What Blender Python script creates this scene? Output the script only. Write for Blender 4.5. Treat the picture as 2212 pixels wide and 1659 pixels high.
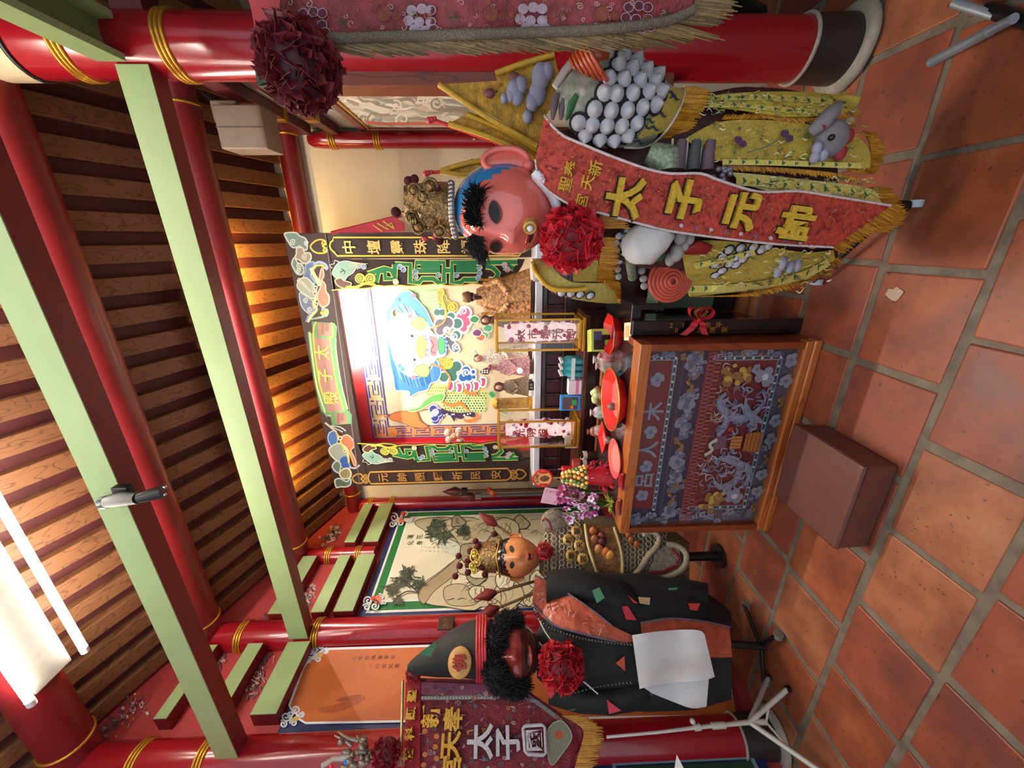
import bpy, bmesh, math, random
import numpy as np
from mathutils import Vector, Matrix
from mathutils.geometry import tessellate_polygon
for o in list(bpy.data.objects): bpy.data.objects.remove(o)
scene = bpy.context.scene
COL = scene.collection
random.seed(7)
PI = math.pi
# ---------------------------------------------------------------- camera (phone ultra-wide, held sideways)
F = 828.1; EYE = 1.5
YAW, PIT, ROLL = (math.radians(a) for a in (20.61, 1.587, 1.092))
_f = np.array([-math.sin(YAW), math.cos(YAW), 0]); _r = np.array([math.cos(YAW), math.sin(YAW), 0]); _d = np.array([0, 0, -1.])
_f2 = math.cos(PIT)*_f + math.sin(PIT)*_d; _d2 = math.cos(PIT)*_d - math.sin(PIT)*_f
_r3 = math.cos(ROLL)*_r + math.sin(ROLL)*_d2; _d3 = math.cos(ROLL)*_d2 - math.sin(ROLL)*_r
CAM = np.array([0, 0, EYE])
cam = bpy.data.cameras.new('camera'); camo = bpy.data.objects.new('camera', cam); COL.objects.link(camo)
cam.sensor_fit = 'HORIZONTAL'; cam.sensor_width = 36; cam.lens = 36*F/2212; cam.clip_start = .02
# picture right = down in the room, picture up = right in the room
mx, my, mz = _d3, _r3, -_f2
camo.matrix_world = Matrix(((mx[0], my[0], mz[0], 0), (mx[1], my[1], mz[1], 0), (mx[2], my[2], mz[2], EYE), (0, 0, 0, 1)))
scene.camera = camo
# ---------------------------------------------------------------- daylight from the open front of the hall, exposure
world = bpy.data.worlds.new('world'); scene.world = world; world.use_nodes = True
world.node_tree.nodes['Background'].inputs[0].default_value = (.80, .88, 1, 1)
world.node_tree.nodes['Background'].inputs[1].default_value = .62
vs = scene.view_settings; vs.view_transform = 'Standard'; vs.look = 'None'; vs.gamma = 1; vs.use_curve_mapping = False; vs.exposure = .9
cy_ = scene.cycles; cy_.max_bounces = 6; cy_.diffuse_bounces = 3; cy_.glossy_bounces = 3; cy_.transmission_bounces = 4; cy_.transparent_max_bounces = 8; cy_.caustics_reflective = False; cy_.caustics_refractive = False; cy_.use_adaptive_sampling = True; cy_.adaptive_threshold = .05; cy_.use_denoising = True; cy_.sample_clamp_indirect = 4

def at(px, py, X=None, Y=None, Z=None):
    """point of the room seen at a picture pixel, on the plane X=, Y= or Z="""
    u = (829.5-py)/F; v = (px-1106)/F
    D = u*_r3 + v*_d3 + _f2
    t = (X-CAM[0])/D[0] if X is not None else (Y-CAM[1])/D[1] if Y is not None else (Z-CAM[2])/D[2]
    p = CAM + t*D
    return Vector((float(p[0]), float(p[1]), float(p[2])))

# ---------------------------------------------------------------- colour and materials
def lin(c):
    c = c/255.
    return c/12.92 if c <= .04045 else ((c+.055)/1.055)**2.4
def C(r, g, b): return (lin(r), lin(g), lin(b), 1)
MATS = {}
def mat(name, col=(255, 255, 255), rough=.5, metal=0, var=.12, scale=14, bump=0, bscale=60, stretch=None, vc=False, emit=0, trans=0, coat=0, spec=.5, ior=None, alpha=1, sss=0):
    if name in MATS: return MATS[name]
    m = bpy.data.materials.new(name); m.use_nodes = True; MATS[name] = m
    nt = m.node_tree; N = nt.nodes; L = nt.links; b = N['Principled BSDF']
    b.inputs['Roughness'].default_value = rough; b.inputs['Metallic'].default_value = metal
    b.inputs['Specular IOR Level'].default_value = spec
    b.inputs['Coat Weight'].default_value = coat; b.inputs['Coat Roughness'].default_value = .12
    b.inputs['Transmission Weight'].default_value = trans; b.inputs['Alpha'].default_value = alpha
    if ior: b.inputs['IOR'].default_value = ior
    tc = N.new('ShaderNodeTexCoord'); mp = N.new('ShaderNodeMapping'); L.new(tc.outputs['Object'], mp.inputs[0])
    if stretch: mp.inputs['Scale'].default_value = stretch
    if vc:
        src = N.new('ShaderNodeAttribute'); src.attribute_name = 'Col'; base = src.outputs['Color']
    else:
        src = N.new('ShaderNodeRGB'); src.outputs[0].default_value = C(*col); base = src.outputs[0]
    if var:
        nz = N.new('ShaderNodeTexNoise'); nz.inputs['Scale'].default_value = scale; nz.inputs['Detail'].default_value = 5; L.new(mp.outputs[0], nz.inputs['Vector'])
        mr = N.new('ShaderNodeMapRange'); L.new(nz.outputs[0], mr.inputs[0])
        mr.inputs[1].default_value = .3; mr.inputs[2].default_value = .7; mr.inputs[3].default_value = 1-var; mr.inputs[4].default_value = 1+var*.6
        mu = N.new('ShaderNodeVectorMath'); mu.operation = 'SCALE'; L.new(base, mu.inputs[0]); L.new(mr.outputs[0], mu.inputs['Scale'])
        base = mu.outputs[0]
    L.new(base, b.inputs['Base Color'])
    if bump:
        bz = N.new('ShaderNodeTexNoise'); bz.inputs['Scale'].default_value = bscale; bz.inputs['Detail'].default_value = 3; L.new(mp.outputs[0], bz.inputs['Vector'])
        bp = N.new('ShaderNodeBump'); bp.inputs['Strength'].default_value = bump; bp.inputs['Distance'].default_value = .01; L.new(bz.outputs[0], bp.inputs['Height']); L.new(bp.outputs[0], b.inputs['Normal'])
    if emit:
        L.new(base, b.inputs['Emission Color']); b.inputs['Emission Strength'].default_value = emit
    if sss:
        b.inputs['Subsurface Weight'].default_value = sss; b.inputs['Subsurface Radius'].default_value = (.01, .004, .002)
    return m
def wood(name, c1, c2, rough=.4, axis=1, scale=3., coat=0, freq=9):
    if name in MATS: return MATS[name]
    m = bpy.data.materials.new(name); m.use_nodes = True; MATS[name] = m
    nt = m.node_tree; N = nt.nodes; L = nt.links; b = N['Principled BSDF']; b.inputs['Roughness'].default_value = rough; b.inputs['Coat Weight'].default_value = coat
    tc = N.new('ShaderNodeTexCoord'); mp = N.new('ShaderNodeMapping'); L.new(tc.outputs['Object'], mp.inputs[0])
    s = [scale]*3; s[axis] = scale*.12; mp.inputs['Scale'].default_value = s
    oi = N.new('ShaderNodeObjectInfo'); ad = N.new('ShaderNodeVectorMath'); ad.operation = 'ADD'
    sc = N.new('ShaderNodeMath'); sc.operation = 'MULTIPLY'; sc.inputs[1].default_value = 30; L.new(oi.outputs['Random'], sc.inputs[0])
    L.new(mp.outputs[0], ad.inputs[0]); L.new(sc.outputs[0], ad.inputs[1])
    nz = N.new('ShaderNodeTexNoise'); nz.inputs['Scale'].default_value = 1.3; nz.inputs['Detail'].default_value = 2; L.new(ad.outputs[0], nz.inputs['Vector'])
    m1 = N.new('ShaderNodeMath'); m1.operation = 'MULTIPLY'; m1.inputs[1].default_value = freq; L.new(nz.outputs[0], m1.inputs[0])
    fr = N.new('ShaderNodeMath'); fr.operation = 'PINGPONG'; fr.inputs[1].default_value = .5; L.new(m1.outputs[0], fr.inputs[0])
    rp = N.new('ShaderNodeValToRGB'); rp.color_ramp.elements[0].color = C(*c2); rp.color_ramp.elements[1].color = C(*c1); rp.color_ramp.elements[0].position = .02; rp.color_ramp.elements[1].position = .22
    m2 = N.new('ShaderNodeMath'); m2.operation = 'MULTIPLY'; m2.inputs[1].default_value = 2; L.new(fr.outputs[0], m2.inputs[0]); L.new(m2.outputs[0], rp.inputs[0])
    L.new(rp.outputs[0], b.inputs['Base Color'])
    return m
def emitter(name, col, strength):
    if name in MATS: return MATS[name]
    m = bpy.data.materials.new(name); m.use_nodes = True; MATS[name] = m
    b = m.node_tree.nodes['Principled BSDF']; b.inputs['Base Color'].default_value = C(*col); b.inputs['Emission Color'].default_value = C(*col); b.inputs['Emission Strength'].default_value = strength
    return m
def VC(kind='matte'):
    return {'matte': lambda: mat('painted', vc=True, rough=.55, var=.06, scale=30),
            'gloss': lambda: mat('painted_gloss', vc=True, rough=.18, var=.05, scale=20, coat=.3),
            'cloth': lambda: mat('embroidered_cloth', vc=True, rough=.75, var=.22, scale=120, bump=.35, bscale=260),
            'satin': lambda: mat('satin_cloth', vc=True, rough=.4, var=.15, scale=40, bump=.2, bscale=90),
            'metal': lambda: mat('painted_metal', vc=True, rough=.3, metal=.85, var=.12, scale=40),
            'sequin': lambda: mat('sequin_cloth', vc=True, rough=.3, metal=.25, var=.35, scale=220, bump=.6, bscale=420),
            }[kind]()

# ---------------------------------------------------------------- mesh builder
ORG = {}
def V(*a): return Vector(a) if len(a) > 1 else Vector(a[0])
def org(o): return ORG.get(o.name, Vector((0, 0, 0))) if o else Vector((0, 0, 0))
class MB:
    def __init__(s): s.v = []; s.f = []; s.c = []; s.sm = []; s.col = (1, 1, 1, 1); s.smooth = False
    def color(s, *rgb): s.col = C(*rgb); return s
    def add(s, vs, fs, smooth=None):
        n = len(s.v); s.v += [tuple(p) for p in vs]; s.f += [tuple(i+n for i in f) for f in fs]
        s.c += [s.col]*len(fs); s.sm += [s.smooth if smooth is None else smooth]*len(fs); return s
    def box(s, lo, hi, M=None):
        x0, y0, z0 = lo; x1, y1, z1 = hi
        p = [V(x, y, z) for x in (x0, x1) for y in (y0, y1) for z in (z0, z1)]
        if M: p = [M @ q for q in p]
        return s.add(p, [(0, 1, 3, 2), (4, 6, 7, 5), (0, 4, 5, 1), (2, 3, 7, 6), (0, 2, 6, 4), (1, 5, 7, 3)], False)
    def hexa(s, p):  # 8 points: bottom 4 then top 4
        return s.add(p, [(3, 2, 1, 0), (4, 5, 6, 7), (0, 1, 5, 4), (1, 2, 6, 5), (2, 3, 7, 6), (3, 0, 4, 7)], False)
    def loft(s, rings, caps=True, closed=True, smooth=True):
        n = len(rings[0]); vs = [p for r in rings for p in r]; fs = []
        for i in range(len(rings)-1):
            for j in range(n if closed else n-1):
                k = (j+1) % n; fs.append((i*n+j, i*n+k, (i+1)*n+k, (i+1)*n+j))
        s.add(vs, fs, smooth)
        if caps and closed:
            s.add(rings[0], [tuple(reversed(range(n)))], False); s.add(rings[-1], [tuple(range(n))], False)
        return s
    def tube(s, pts, r, n=8, caps=True, flat=1):
        pts = [V(p) for p in pts]; rings = []; up = None
        for i, p in enumerate(pts):
            t = (pts[min(i+1, len(pts)-1)]-pts[max(i-1, 0)])
            if t.length < 1e-9: t = V(0, 0, 1)
            t.normalize()
            if up is None:
                up = t.orthogonal().normalized()
            else:
                up = up - t*up.dot(t)
                up = up.normalized() if up.length > 1e-6 else t.orthogonal().normalized()
            b = t.cross(up); rr = r[i] if isinstance(r, (list, tuple)) else r
            rings.append([p+rr*(math.cos(a)*up*flat+math.sin(a)*b) for a in (2*PI*k/n for k in range(n))])
        return s.loft(rings, caps)
    def cyl(s, p0, p1, r0, r1=None, n=16): return s.tube([p0, p1], [r0, r0 if r1 is None else r1], n)
    def ell(s, c, r, nu=14, nv=8, M=None):
        c = V(c); r = r if isinstance(r, (list, tuple)) else (r, r, r); vs = []; fs = []
        for i in range(1, nv):
            a = PI*i/nv
            for j in range(nu):
                b = 2*PI*j/nu; vs.append(V(r[0]*math.sin(a)*math.cos(b), r[1]*math.sin(a)*math.sin(b), r[2]*math.cos(a)))
        vs += [V(0, 0, r[2]), V(0, 0, -r[2])]; t = len(vs)-2
        for i in range(nv-2):
            for j in range(nu):
                k = (j+1) % nu; fs.append((i*nu+j, (i+1)*nu+j, (i+1)*nu+k, i*nu+k))
        for j in range(nu):
            k = (j+1) % nu; fs.append((t, j, k)); fs.append((t+1, (nv-2)*nu+k, (nv-2)*nu+j))
        return s.add([(M @ p if M else p)+c for p in vs], fs, True)
    def torus(s, c, ax, R, r, n=24, m=8):
        c = V(c); ax = V(ax).normalized(); u = ax.orthogonal().normalized(); w = ax.cross(u); rings = []
        for i in range(n+1):
            a = 2*PI*i/n; d = math.cos(a)*u+math.sin(a)*w
            rings.append([c+d*(R+r*math.cos(b))+ax*r*math.sin(b) for b in (2*PI*k/m for k in range(m))])
        return s.loft(rings, False)
    def lathe(s, prof, c=(0, 0, 0), n=20, ax=None, caps=True):
        c = V(c); rings = []
        for r, z in prof: rings.append([c+V(r*math.cos(2*PI*k/n), r*math.sin(2*PI*k/n), z) for k in range(n)])
        return s.loft(rings, caps)
    def poly(s, pts, nrm=None, th=0, smooth=False):
        pts = [V(p) for p in pts]
        tr = tessellate_polygon([pts]); s.add(pts, tr, False)
        if th and nrm is not None:
            b = [p-V(nrm)*th for p in pts]; n = len(pts)
            s.add(pts+b, [(i, n+i, n+(i+1) % n, (i+1) % n) for i in range(n)], smooth); s.add(b, [tuple(reversed(t)) for t in tr], False)
        return s
    def grid(s, P, smooth=True, th=0, nrm=None):  # P[i][j] points
        a, b = len(P), len(P[0]); vs = [p for r in P for p in r]
        fs = [(i*b+j, i*b+j+1, (i+1)*b+j+1, (i+1)*b+j) for i in range(a-1) for j in range(b-1)]
        s.add(vs, fs, smooth)
        if th:
            nn = V(nrm) if nrm is not None else None
            bk = [V(p)-(nn*th) for p in vs]; s.add(bk, [tuple(reversed(f)) for f in fs], smooth)
            edge = [j for j in range(b)]+[i*b+b-1 for i in range(1, a)]+[(a-1)*b+j for j in range(b-2, -1, -1)]+[i*b for i in range(a-2, 0, -1)]
            m = len(edge); s.add([vs[e] for e in edge]+[bk[e] for e in edge], [(i, (i+1) % m, m+(i+1) % m, m+i) for i in range(m)], False)
        return s
    def text(s, body, size, M, ext=.0, off=0, cell=True):
        vs, fs = glyph(body, ext/size if size else 0, off)
        return s.add([M @ (V(p)*size) for p in vs], fs, False)
    def build(s, name, m, parent=None, bevel=0, sub=0):
        me = bpy.data.meshes.new(name); o3 = org(parent)
        me.from_pydata([(p[0]-o3[0], p[1]-o3[1], p[2]-o3[2]) for p in s.v], [], s.f)
        me.polygons.foreach_set('use_smooth', s.sm)
        at_ = me.color_attributes.new('Col', 'FLOAT_COLOR', 'CORNER')
        buf = np.empty((len(me.loops), 4), np.float32); k = 0
        tot = np.array([len(f) for f in s.f]); buf[:] = np.repeat(np.array(s.c, np.float32), tot, axis=0)
        at_.data.foreach_set('color', buf.ravel())
        me.materials.append(m); me.update()
        o = bpy.data.objects.new(name, me); COL.objects.link(o)
        if parent: o.parent = parent
        ORG[o.name] = o3
        if bevel:
            b = o.modifiers.new('bevel', 'BEVEL'); b.width = bevel; b.segments = 2; b.limit_method = 'ANGLE'
        if sub:
            b = o.modifiers.new('sub', 'SUBSURF'); b.levels = b.render_levels = sub
        return o
GLY = {}
def glyph(body, ext, off):
    k = (body, round(ext, 4), round(off, 4))
    if k in GLY: return GLY[k]
    c = bpy.data.curves.new('t', 'FONT'); c.body = body; c.size = 1; c.extrude = ext; c.offset = off; c.align_x = 'CENTER'; c.resolution_u = 3
    o = bpy.data.objects.new('t', c); COL.objects.link(o)
    me = o.evaluated_get(bpy.context.evaluated_depsgraph_get()).to_mesh()
    vs = [v.co.copy() for v in me.vertices]; fs = [tuple(p.vertices) for p in me.polygons]
    if vs:  # centre vertically
        cy = (max(v.y for v in vs)+min(v.y for v in vs))/2
        vs = [v-Vector((0, cy, 0)) for v in vs]
    bpy.data.objects.remove(o); bpy.data.curves.remove(c)
    GLY[k] = (vs, fs); return GLY[k]
def frame(o, right, up):
    r = V(right).normalized(); u = V(up); n = r.cross(u).normalized(); u = n.cross(r)
    return Matrix(((r.x, u.x, n.x, o[0]), (r.y, u.y, n.y, o[1]), (r.z, u.z, n.z, o[2]), (0, 0, 0, 1)))
FRONT = lambda p: frame(p, (1, 0, 0), (0, 0, 1))     # faces the viewer (-Y)
LEFTW = lambda p: frame(p, (0, 1, 0), (0, 0, 1))     # on the left wall, faces +X

# ---------------------------------------------------------------- scene tree
def tag(o, label=None, cat=None, group=None, kind=None):
    if label: o['label'] = label
    if cat: o['category'] = cat
    if group: o['group'] = group
    if kind: o['kind'] = kind
    return o
def thing(name, label, cat, loc=(0, 0, 0), group=None, kind=None):
    o = bpy.data.objects.new(name, None); COL.objects.link(o); o.location = loc; o.empty_display_size = .05
    ORG[o.name] = V(loc); return tag(o, label, cat, group, kind)
def inst(name, src, M, parent):
    """another piece with the same mesh; M places it in the room"""
    o = src.copy() if src.users_collection else src
    o = bpy.data.objects.new(name, src.data); COL.objects.link(o); o.parent = parent
    for md in src.modifiers:
        n = o.modifiers.new(md.name, md.type)
        if md.type == 'BEVEL': n.width = md.width; n.segments = md.segments; n.limit_method = md.limit_method
        if md.type == 'SUBSURF': n.levels = md.levels; n.render_levels = md.render_levels
    o.matrix_local = Matrix.Translation(-org(parent)) @ M; ORG[o.name] = V(0, 0, 0)
    return o
def proto(mb, name, m, parent=None, **k):
    return mb.build(name, m, None, **k)
def scat(name, mb, mats, M_list, parent, **k):
    """first piece from the builder at M_list[0], the others share its mesh"""
    o = mb.build(name, mats, None, **k); o.parent = parent; o.matrix_local = Matrix.Translation(-org(parent)) @ M_list[0]
    for M in M_list[1:]: inst(name, o, M, parent)
    return o
def T(*p): return Matrix.Translation(p if len(p) == 3 else p[0])
def RZ(a): return Matrix.Rotation(a, 4, 'Z')
def RX(a): return Matrix.Rotation(a, 4, 'X')
def RY(a): return Matrix.Rotation(a, 4, 'Y')
def S(x, y=None, z=None):
    return Matrix.Diagonal((x, x if y is None else y, x if z is None else z, 1))
def crom(pts, n=6, closed=False):
    """smooth curve through points (2-D or 3-D)"""
    P = [np.array(p, float) for p in pts]; out = []; m = len(P)
    if m < 3 and not closed: return [tuple(p) for p in P]
    for i in range(m if closed else m-1):
        if closed: a, b, c, d = P[i-1], P[i], P[(i+1) % m], P[(i+2) % m]
        else: a, b, c, d = P[max(i-1, 0)], P[i], P[i+1], P[min(i+2, m-1)]
        for k in range(n):
            t = k/n; out.append(tuple(.5*((2*b)+(-a+c)*t+(2*a-5*b+4*c-d)*t*t+(-a+3*b-3*c+d)*t**3)))
    if not closed: out.append(tuple(P[-1]))
    return out
class Art:
    """flat paint or appliqué on a surface: fn(a, b) -> point, nrm = surface normal, every layer a hair thicker"""
    def __init__(s, fn, nrm, step=.0007): s.fn = fn; s.n = V(nrm); s.step = step; s.mb = MB(); s.k = 1
    def pt(s, p, lift=0): return s.fn(p[0], p[1]) + s.n*(s.step*s.k+lift)
    def fill(s, pts, rgb, smooth=0, lift=0):
        if smooth: pts = crom(pts, smooth, True)
        s.mb.color(*rgb); q = [s.pt(p, lift) for p in pts]
        tr = tessellate_polygon([[Vector((p[0], p[1], 0)) for p in pts]])
        s.mb.add(q, tr, False); s.k += .02; return s
    def line(s, pts, w, rgb, smooth=0, closed=False, lift=0, taper=False):
        if smooth: pts = crom(pts, smooth, closed)
        P = [np.array(p[:2], float) for p in pts]; m = len(P); L = []; R = []
        for i in range(m):
            a = P[i-1] if (i or closed) else P[i]; b = P[(i+1) % m] if (i < m-1 or closed) else P[i]
            t = b-a; l = np.hypot(*t); t = t/l if l > 1e-9 else np.array([1., 0]); nn = np.array([-t[1], t[0]])
            ww = w/2*(1 if not taper else max(.12, math.sin(PI*(.12+.88*i/(m-1))) if taper == 1 else 1-i/(m-1)*.9))
            L.append(P[i]+nn*ww); R.append(P[i]-nn*ww)
        s.mb.color(*rgb); q = [s.pt(p, lift) for p in L+R]
        s.mb.add(q, [(i, (i+1) % m, m+(i+1) % m, m+i) for i in range(m if closed else m-1)], False); s.k += .02; return s
    def disc(s, c, r, rgb, n=18, lift=0, ry=None):
        ry = ry or r
        return s.fill([(c[0]+r*math.cos(2*PI*i/n), c[1]+ry*math.sin(2*PI*i/n)) for i in range(n)], rgb, lift=lift)
    def outl(s, pts, rgb, edge, w, smooth=5):
        s.fill(pts, rgb, smooth); return s.line(pts, w, edge, smooth, True)
    def curl(s, c, r, turns, w, rgb, a0=0, d=1):
        n = int(14*turns); s.line([(c[0]+r*(1-i/n*.85)*math.cos(a0+d*2*PI*turns*i/n), c[1]+r*(1-i/n*.85)*math.sin(a0+d*2*PI*turns*i/n)) for i in range(n+1)], w, rgb); return s
    def up(s): s.k = math.floor(s.k)+1; return s
    def build(s, name, m, parent):
        if not s.mb.f: return None
        o = s.mb.build(name, m, parent)
        if 'embroid' in name or 'swirl' in name or 'pattern' in name: o['kind'] = 'stuff'
        return o
# ================================================================ ROOM SHELL
RED = mat('red_lacquer', (150, 18, 30), .24, var=.1, scale=5, coat=.4)
REDD = mat('dark_red_paint', (92, 24, 24), .45, var=.2, scale=9)
REDB = mat('beam_red_paint', (118, 26, 26), .5, var=.15, scale=8)
GREEN = mat('green_beam_paint', (152, 174, 118), .5, var=.06, scale=5)
GOLD = mat('gold_paint', (214, 160, 58), .3, .7, var=.15)
CREAM = mat('cream_plaster', (226, 208, 172), .8, var=.07, scale=3, bump=.05)
STONE = mat('grey_stone', (150, 142, 128), .7, var=.25, scale=20, bump=.3)
BLACK = mat('black_paint', (22, 21, 21), .35, var=.2)
# floor: mortar bed with clay tiles
fl = MB().box((-4.2, -1.2, -.12), (2.8, 4.2, -.006)).build('floor', mat('mortar', (112, 102, 86), .7, var=.35, scale=14, bump=.5, bscale=40))
tag(fl, 'terracotta tiled temple floor with wide grey mortar joints', 'floor', kind='structure')
TILE = []
for i, (c, c2) in enumerate((((152, 80, 48), (116, 60, 42)), ((138, 68, 46), (106, 56, 42)), ((162, 100, 66), (128, 74, 52)), ((146, 74, 50), (114, 62, 50)))):
    m = bpy.data.materials.new('clay_tile_%d' % i); m.use_nodes = True; nt = m.node_tree; N = nt.nodes; L = nt.links; b = N['Principled BSDF']; b.inputs['Roughness'].default_value = .42
    tc = N.new('ShaderNodeTexCoord'); oi = N.new('ShaderNodeObjectInfo'); ad = N.new('ShaderNodeVectorMath'); ad.operation = 'ADD'; L.new(tc.outputs['Object'], ad.inputs[0])
    sc = N.new('ShaderNodeMath'); sc.operation = 'MULTIPLY'; sc.inputs[1].default_value = 40; L.new(oi.outputs['Random'], sc.inputs[0]); L.new(sc.outputs[0], ad.inputs[1])
    n1 = N.new('ShaderNodeTexNoise'); n1.inputs['Scale'].default_value = 5; n1.inputs['Detail'].default_value = 6; n1.inputs['Roughness'].default_value = .62; L.new(ad.outputs[0], n1.inputs['Vector'])
    rp = N.new('ShaderNodeValToRGB'); e = rp.color_ramp.elements; e[0].color = C(*c2); e[1].color = C(*c); e[0].position = .36; e[1].position = .6
    x = rp.color_ramp.elements.new(.78); x.color = C(min(255, c[0]+8), c[1]+22, c[2]+22)
    L.new(n1.outputs[0], rp.inputs[0])
    n2 = N.new('ShaderNodeTexNoise'); n2.inputs['Scale'].default_value = 60; L.new(ad.outputs[0], n2.inputs['Vector']); mr = N.new('ShaderNodeMapRange'); mr.inputs[1].default_value = .66; mr.inputs[2].default_value = .74; L.new(n2.outputs[0], mr.inputs[0])
    mx_ = N.new('ShaderNodeMix'); mx_.data_type = 'RGBA'; mx_.inputs['B'].default_value = C(84, 50, 36); L.new(mr.outputs[0], mx_.inputs['Factor']); L.new(rp.outputs[0], mx_.inputs['A']); L.new(mx_.outputs['Result'], b.inputs['Base Color'])
    r2 = N.new('ShaderNodeMapRange'); r2.inputs[3].default_value = .3; r2.inputs[4].default_value = .6; L.new(n1.outputs[0], r2.inputs[0]); L.new(r2.outputs[0], b.inputs['Roughness'])
    bp = N.new('ShaderNodeBump'); bp.inputs['Strength'].default_value = .25; bp.inputs['Distance'].default_value = .006; L.new(n1.outputs[0], bp.inputs['Height']); L.new(bp.outputs[0], b.inputs['Normal'])
    TILE.append(m)
rows = [-.52, -.18, .16, .49, .835, 1.165, 1.52, 1.86, 2.2, 2.54, 2.88, 3.22, 3.5]
xoff = {3: -.26, 4: -.30, 5: -.105, 6: -.083, 7: -.27, 8: -.11}
rt = random.Random(3)
for ri in range(len(rows)-1):
    y0, y1 = rows[ri], rows[ri+1]; x0 = xoff.get(ri, rt.uniform(-.35, 0))
    for k in range(-8, 7):
        a = x0+k*.378+rt.uniform(-.008, .008); b_ = a+.378-.03
        if b_ < -2.75 or a > 2.2: continue
        if ri < 3 and (a > 1.2 or b_ < -1.6): continue
        g = .015
        def j(): return rt.uniform(-.004, .004)
        z = rt.uniform(-.0015, .0015)
        top = [V(a+j(), y0+g+j(), z), V(b_+j(), y0+g+j(), z), V(b_+j(), y1-g+j(), z), V(a+j(), y1-g+j(), z)]
        mb = MB(); mb.hexa([p-V(0, 0, .02) for p in top]+top)
        mb.build('tile', TILE[rt.randrange(4)], fl, bevel=.006)
# back wall, right wall, left wall
wb = MB().box((-3.0, 3.46, -.02), (1.2, 3.56, 3.3)).build('wall_back', CREAM); tag(wb, 'cream plastered back wall behind the altar', 'wall', kind='structure')
wl = MB().box((-2.80, -.6, -.02), (-2.66, 3.5, 4.3)).build('wall_left', mat('rose_red_wall', (176, 62, 62), .6, var=.12, scale=6)); tag(wl, 'red side wall with painted panels and green tie beams', 'wall', kind='structure')
wr = MB().box((.80, 2.08, -.02), (.90, 3.5, 3.06)).build('wall_right', mat('grey_plaster', (160, 158, 146), .8, var=.08, scale=4)); tag(wr, 'grey plastered side wall behind the right pillar', 'wall', kind='structure')
# roof
SL = .365
def zr(Y): return 3.725+(1.99-Y)*SL
rd = V(0, 1, -SL).normalized(); rn = V(0, SL, 1).normalized()
ceil = MB(); ceil.hexa([V(-2.9, 3.6, zr(3.6)+.055), V(-2.9, -.4, zr(-.4)+.055), V(2.4, -.4, zr(-.4)+.055), V(2.4, 3.6, zr(3.6)+.055),
                        V(-2.9, 3.6, zr(3.6)+.12), V(-2.9, -.4, zr(-.4)+.12), V(2.4, -.4, zr(-.4)+.12), V(2.4, 3.6, zr(3.6)+.12)])
co = ceil.build('ceiling', mat('roof_board', (92, 42, 40), .6, var=.25, scale=7)); tag(co, 'sloping roof of dark red boards under wood-grained rafters', 'ceiling', kind='structure')
RAF = wood('rafter_wood', (130, 88, 56), (92, 58, 38), .5, axis=1, scale=9)
mb = MB(); w = .048
mb.hexa([V(-w, 3.5, zr(3.5)), V(w, 3.5, zr(3.5)), V(w, -.4, zr(-.4)), V(-w, -.4, zr(-.4)), V(-w, 3.5, zr(3.5)+.06), V(w, 3.5, zr(3.5)+.06), V(w, -.4, zr(-.4)+.06), V(-w, -.4, zr(-.4)+.06)])
scat('rafter', mb, RAF, [T(-2.585+.1685*k, 0, 0) for k in range(0, 29)], co, bevel=.004)
# purlins and beams
def log(name, label, Y, z, r, x0=-2.7, x1=1.6, m=None, seg=1):
    t = thing(name, label, 'roof beam', (x0, Y, z))
    MB().cyl((x0, Y, z), (x1, Y, z), r, n=28).build('log', m or RED, t)
    mb = MB(); [mb.torus((x, Y, z), (1, 0, 0), r+.001, .008, 28) for x in (x0+.25, x1-.15)]; mb.build('gold_band', GOLD, t)
    return t
LOGD = mat('purlin_red', (122, 24, 28), .4, var=.12, scale=6, coat=.2)
log('round_purlin', 'glossy red round purlin above the black spotlight', 1.99, 3.62, .105, m=LOGD, x1=1.2)
log('round_purlin', 'round red purlin with warm strip light glowing behind it', 2.71, 3.335, .098, m=LOGD, x1=.9)
log('round_purlin', 'red purlin along the top of the cream back wall', 3.40, 3.075, .075, m=LOGD, x1=.9)
log('round_purlin', 'red purlin carrying the bright fluorescent tubes', 1.31, 3.83, .105, m=LOGD, x1=1.2)
def sqbeam(name, label, x0, x1, y0, y1, z0, z1, under=REDB):
    t = thing(name, label, 'beam', ((x0+x1)/2, y0, z0))
    MB().box((x0, y0+.004, z0+.0), (x1, y1, z1)).build('timber', under, t)
    MB().box((x0+.001, y0, z0+.001), (x1-.001, y0+.006, z1)).build('green_face', GREEN, t)
    return t
sqbeam('cross_beam', 'pale green cross beam running straight into the big right pillar', -2.56, .66, 1.90, 1.985, 2.865, 2.993)
sqbeam('cross_beam', 'pale green cross beam nearest the camera, with the black spotlight', -2.56, .9, 1.245, 1.33, 2.925, 3.04)
# pillars on the left wall
def pillar(label, x, y, r, z0, z1, bands, m=RED, base=False, n=32):
    t = thing('pillar', label, 'pillar', (x, y, z0))
    MB().tube([(x, y, z0), (x, y, z1-.12), (x, y, z1-.03), (x, y, z1)], [r, r, r*.9, r*.55], n).build('shaft', m, t)
    for zb in bands:
        mb = MB()
        for k in (-1, 0, 1): mb.torus((x, y, zb+k*.018), (0, 0, 1), r+.001, .008, n)
        mb.build('gold_band', GOLD, t)
    if base:
        MB().cyl((x, y, z0), (x, y, z0+.21), r+.012, r+.004, n).build('black_foot', mat('black_stone', (44, 40, 36), .4, var=.3), t)
        MB().lathe([(r+.04, 0), (r+.055, .012), (r+.035, .03), (r+.01, .034)], (x, y, z0), n).build('stone_plinth', STONE, t)
        MB().torus((x, y, z0+.215), (0, 0, 1), r+.006, .008, n).build('rim', STONE, t)
    return t
pillar('red wall pillar between the orange panel and the banner with silver characters', -2.64, 1.285, .102, 0, 3.83, (3.13, 3.48), base=True)
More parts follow.
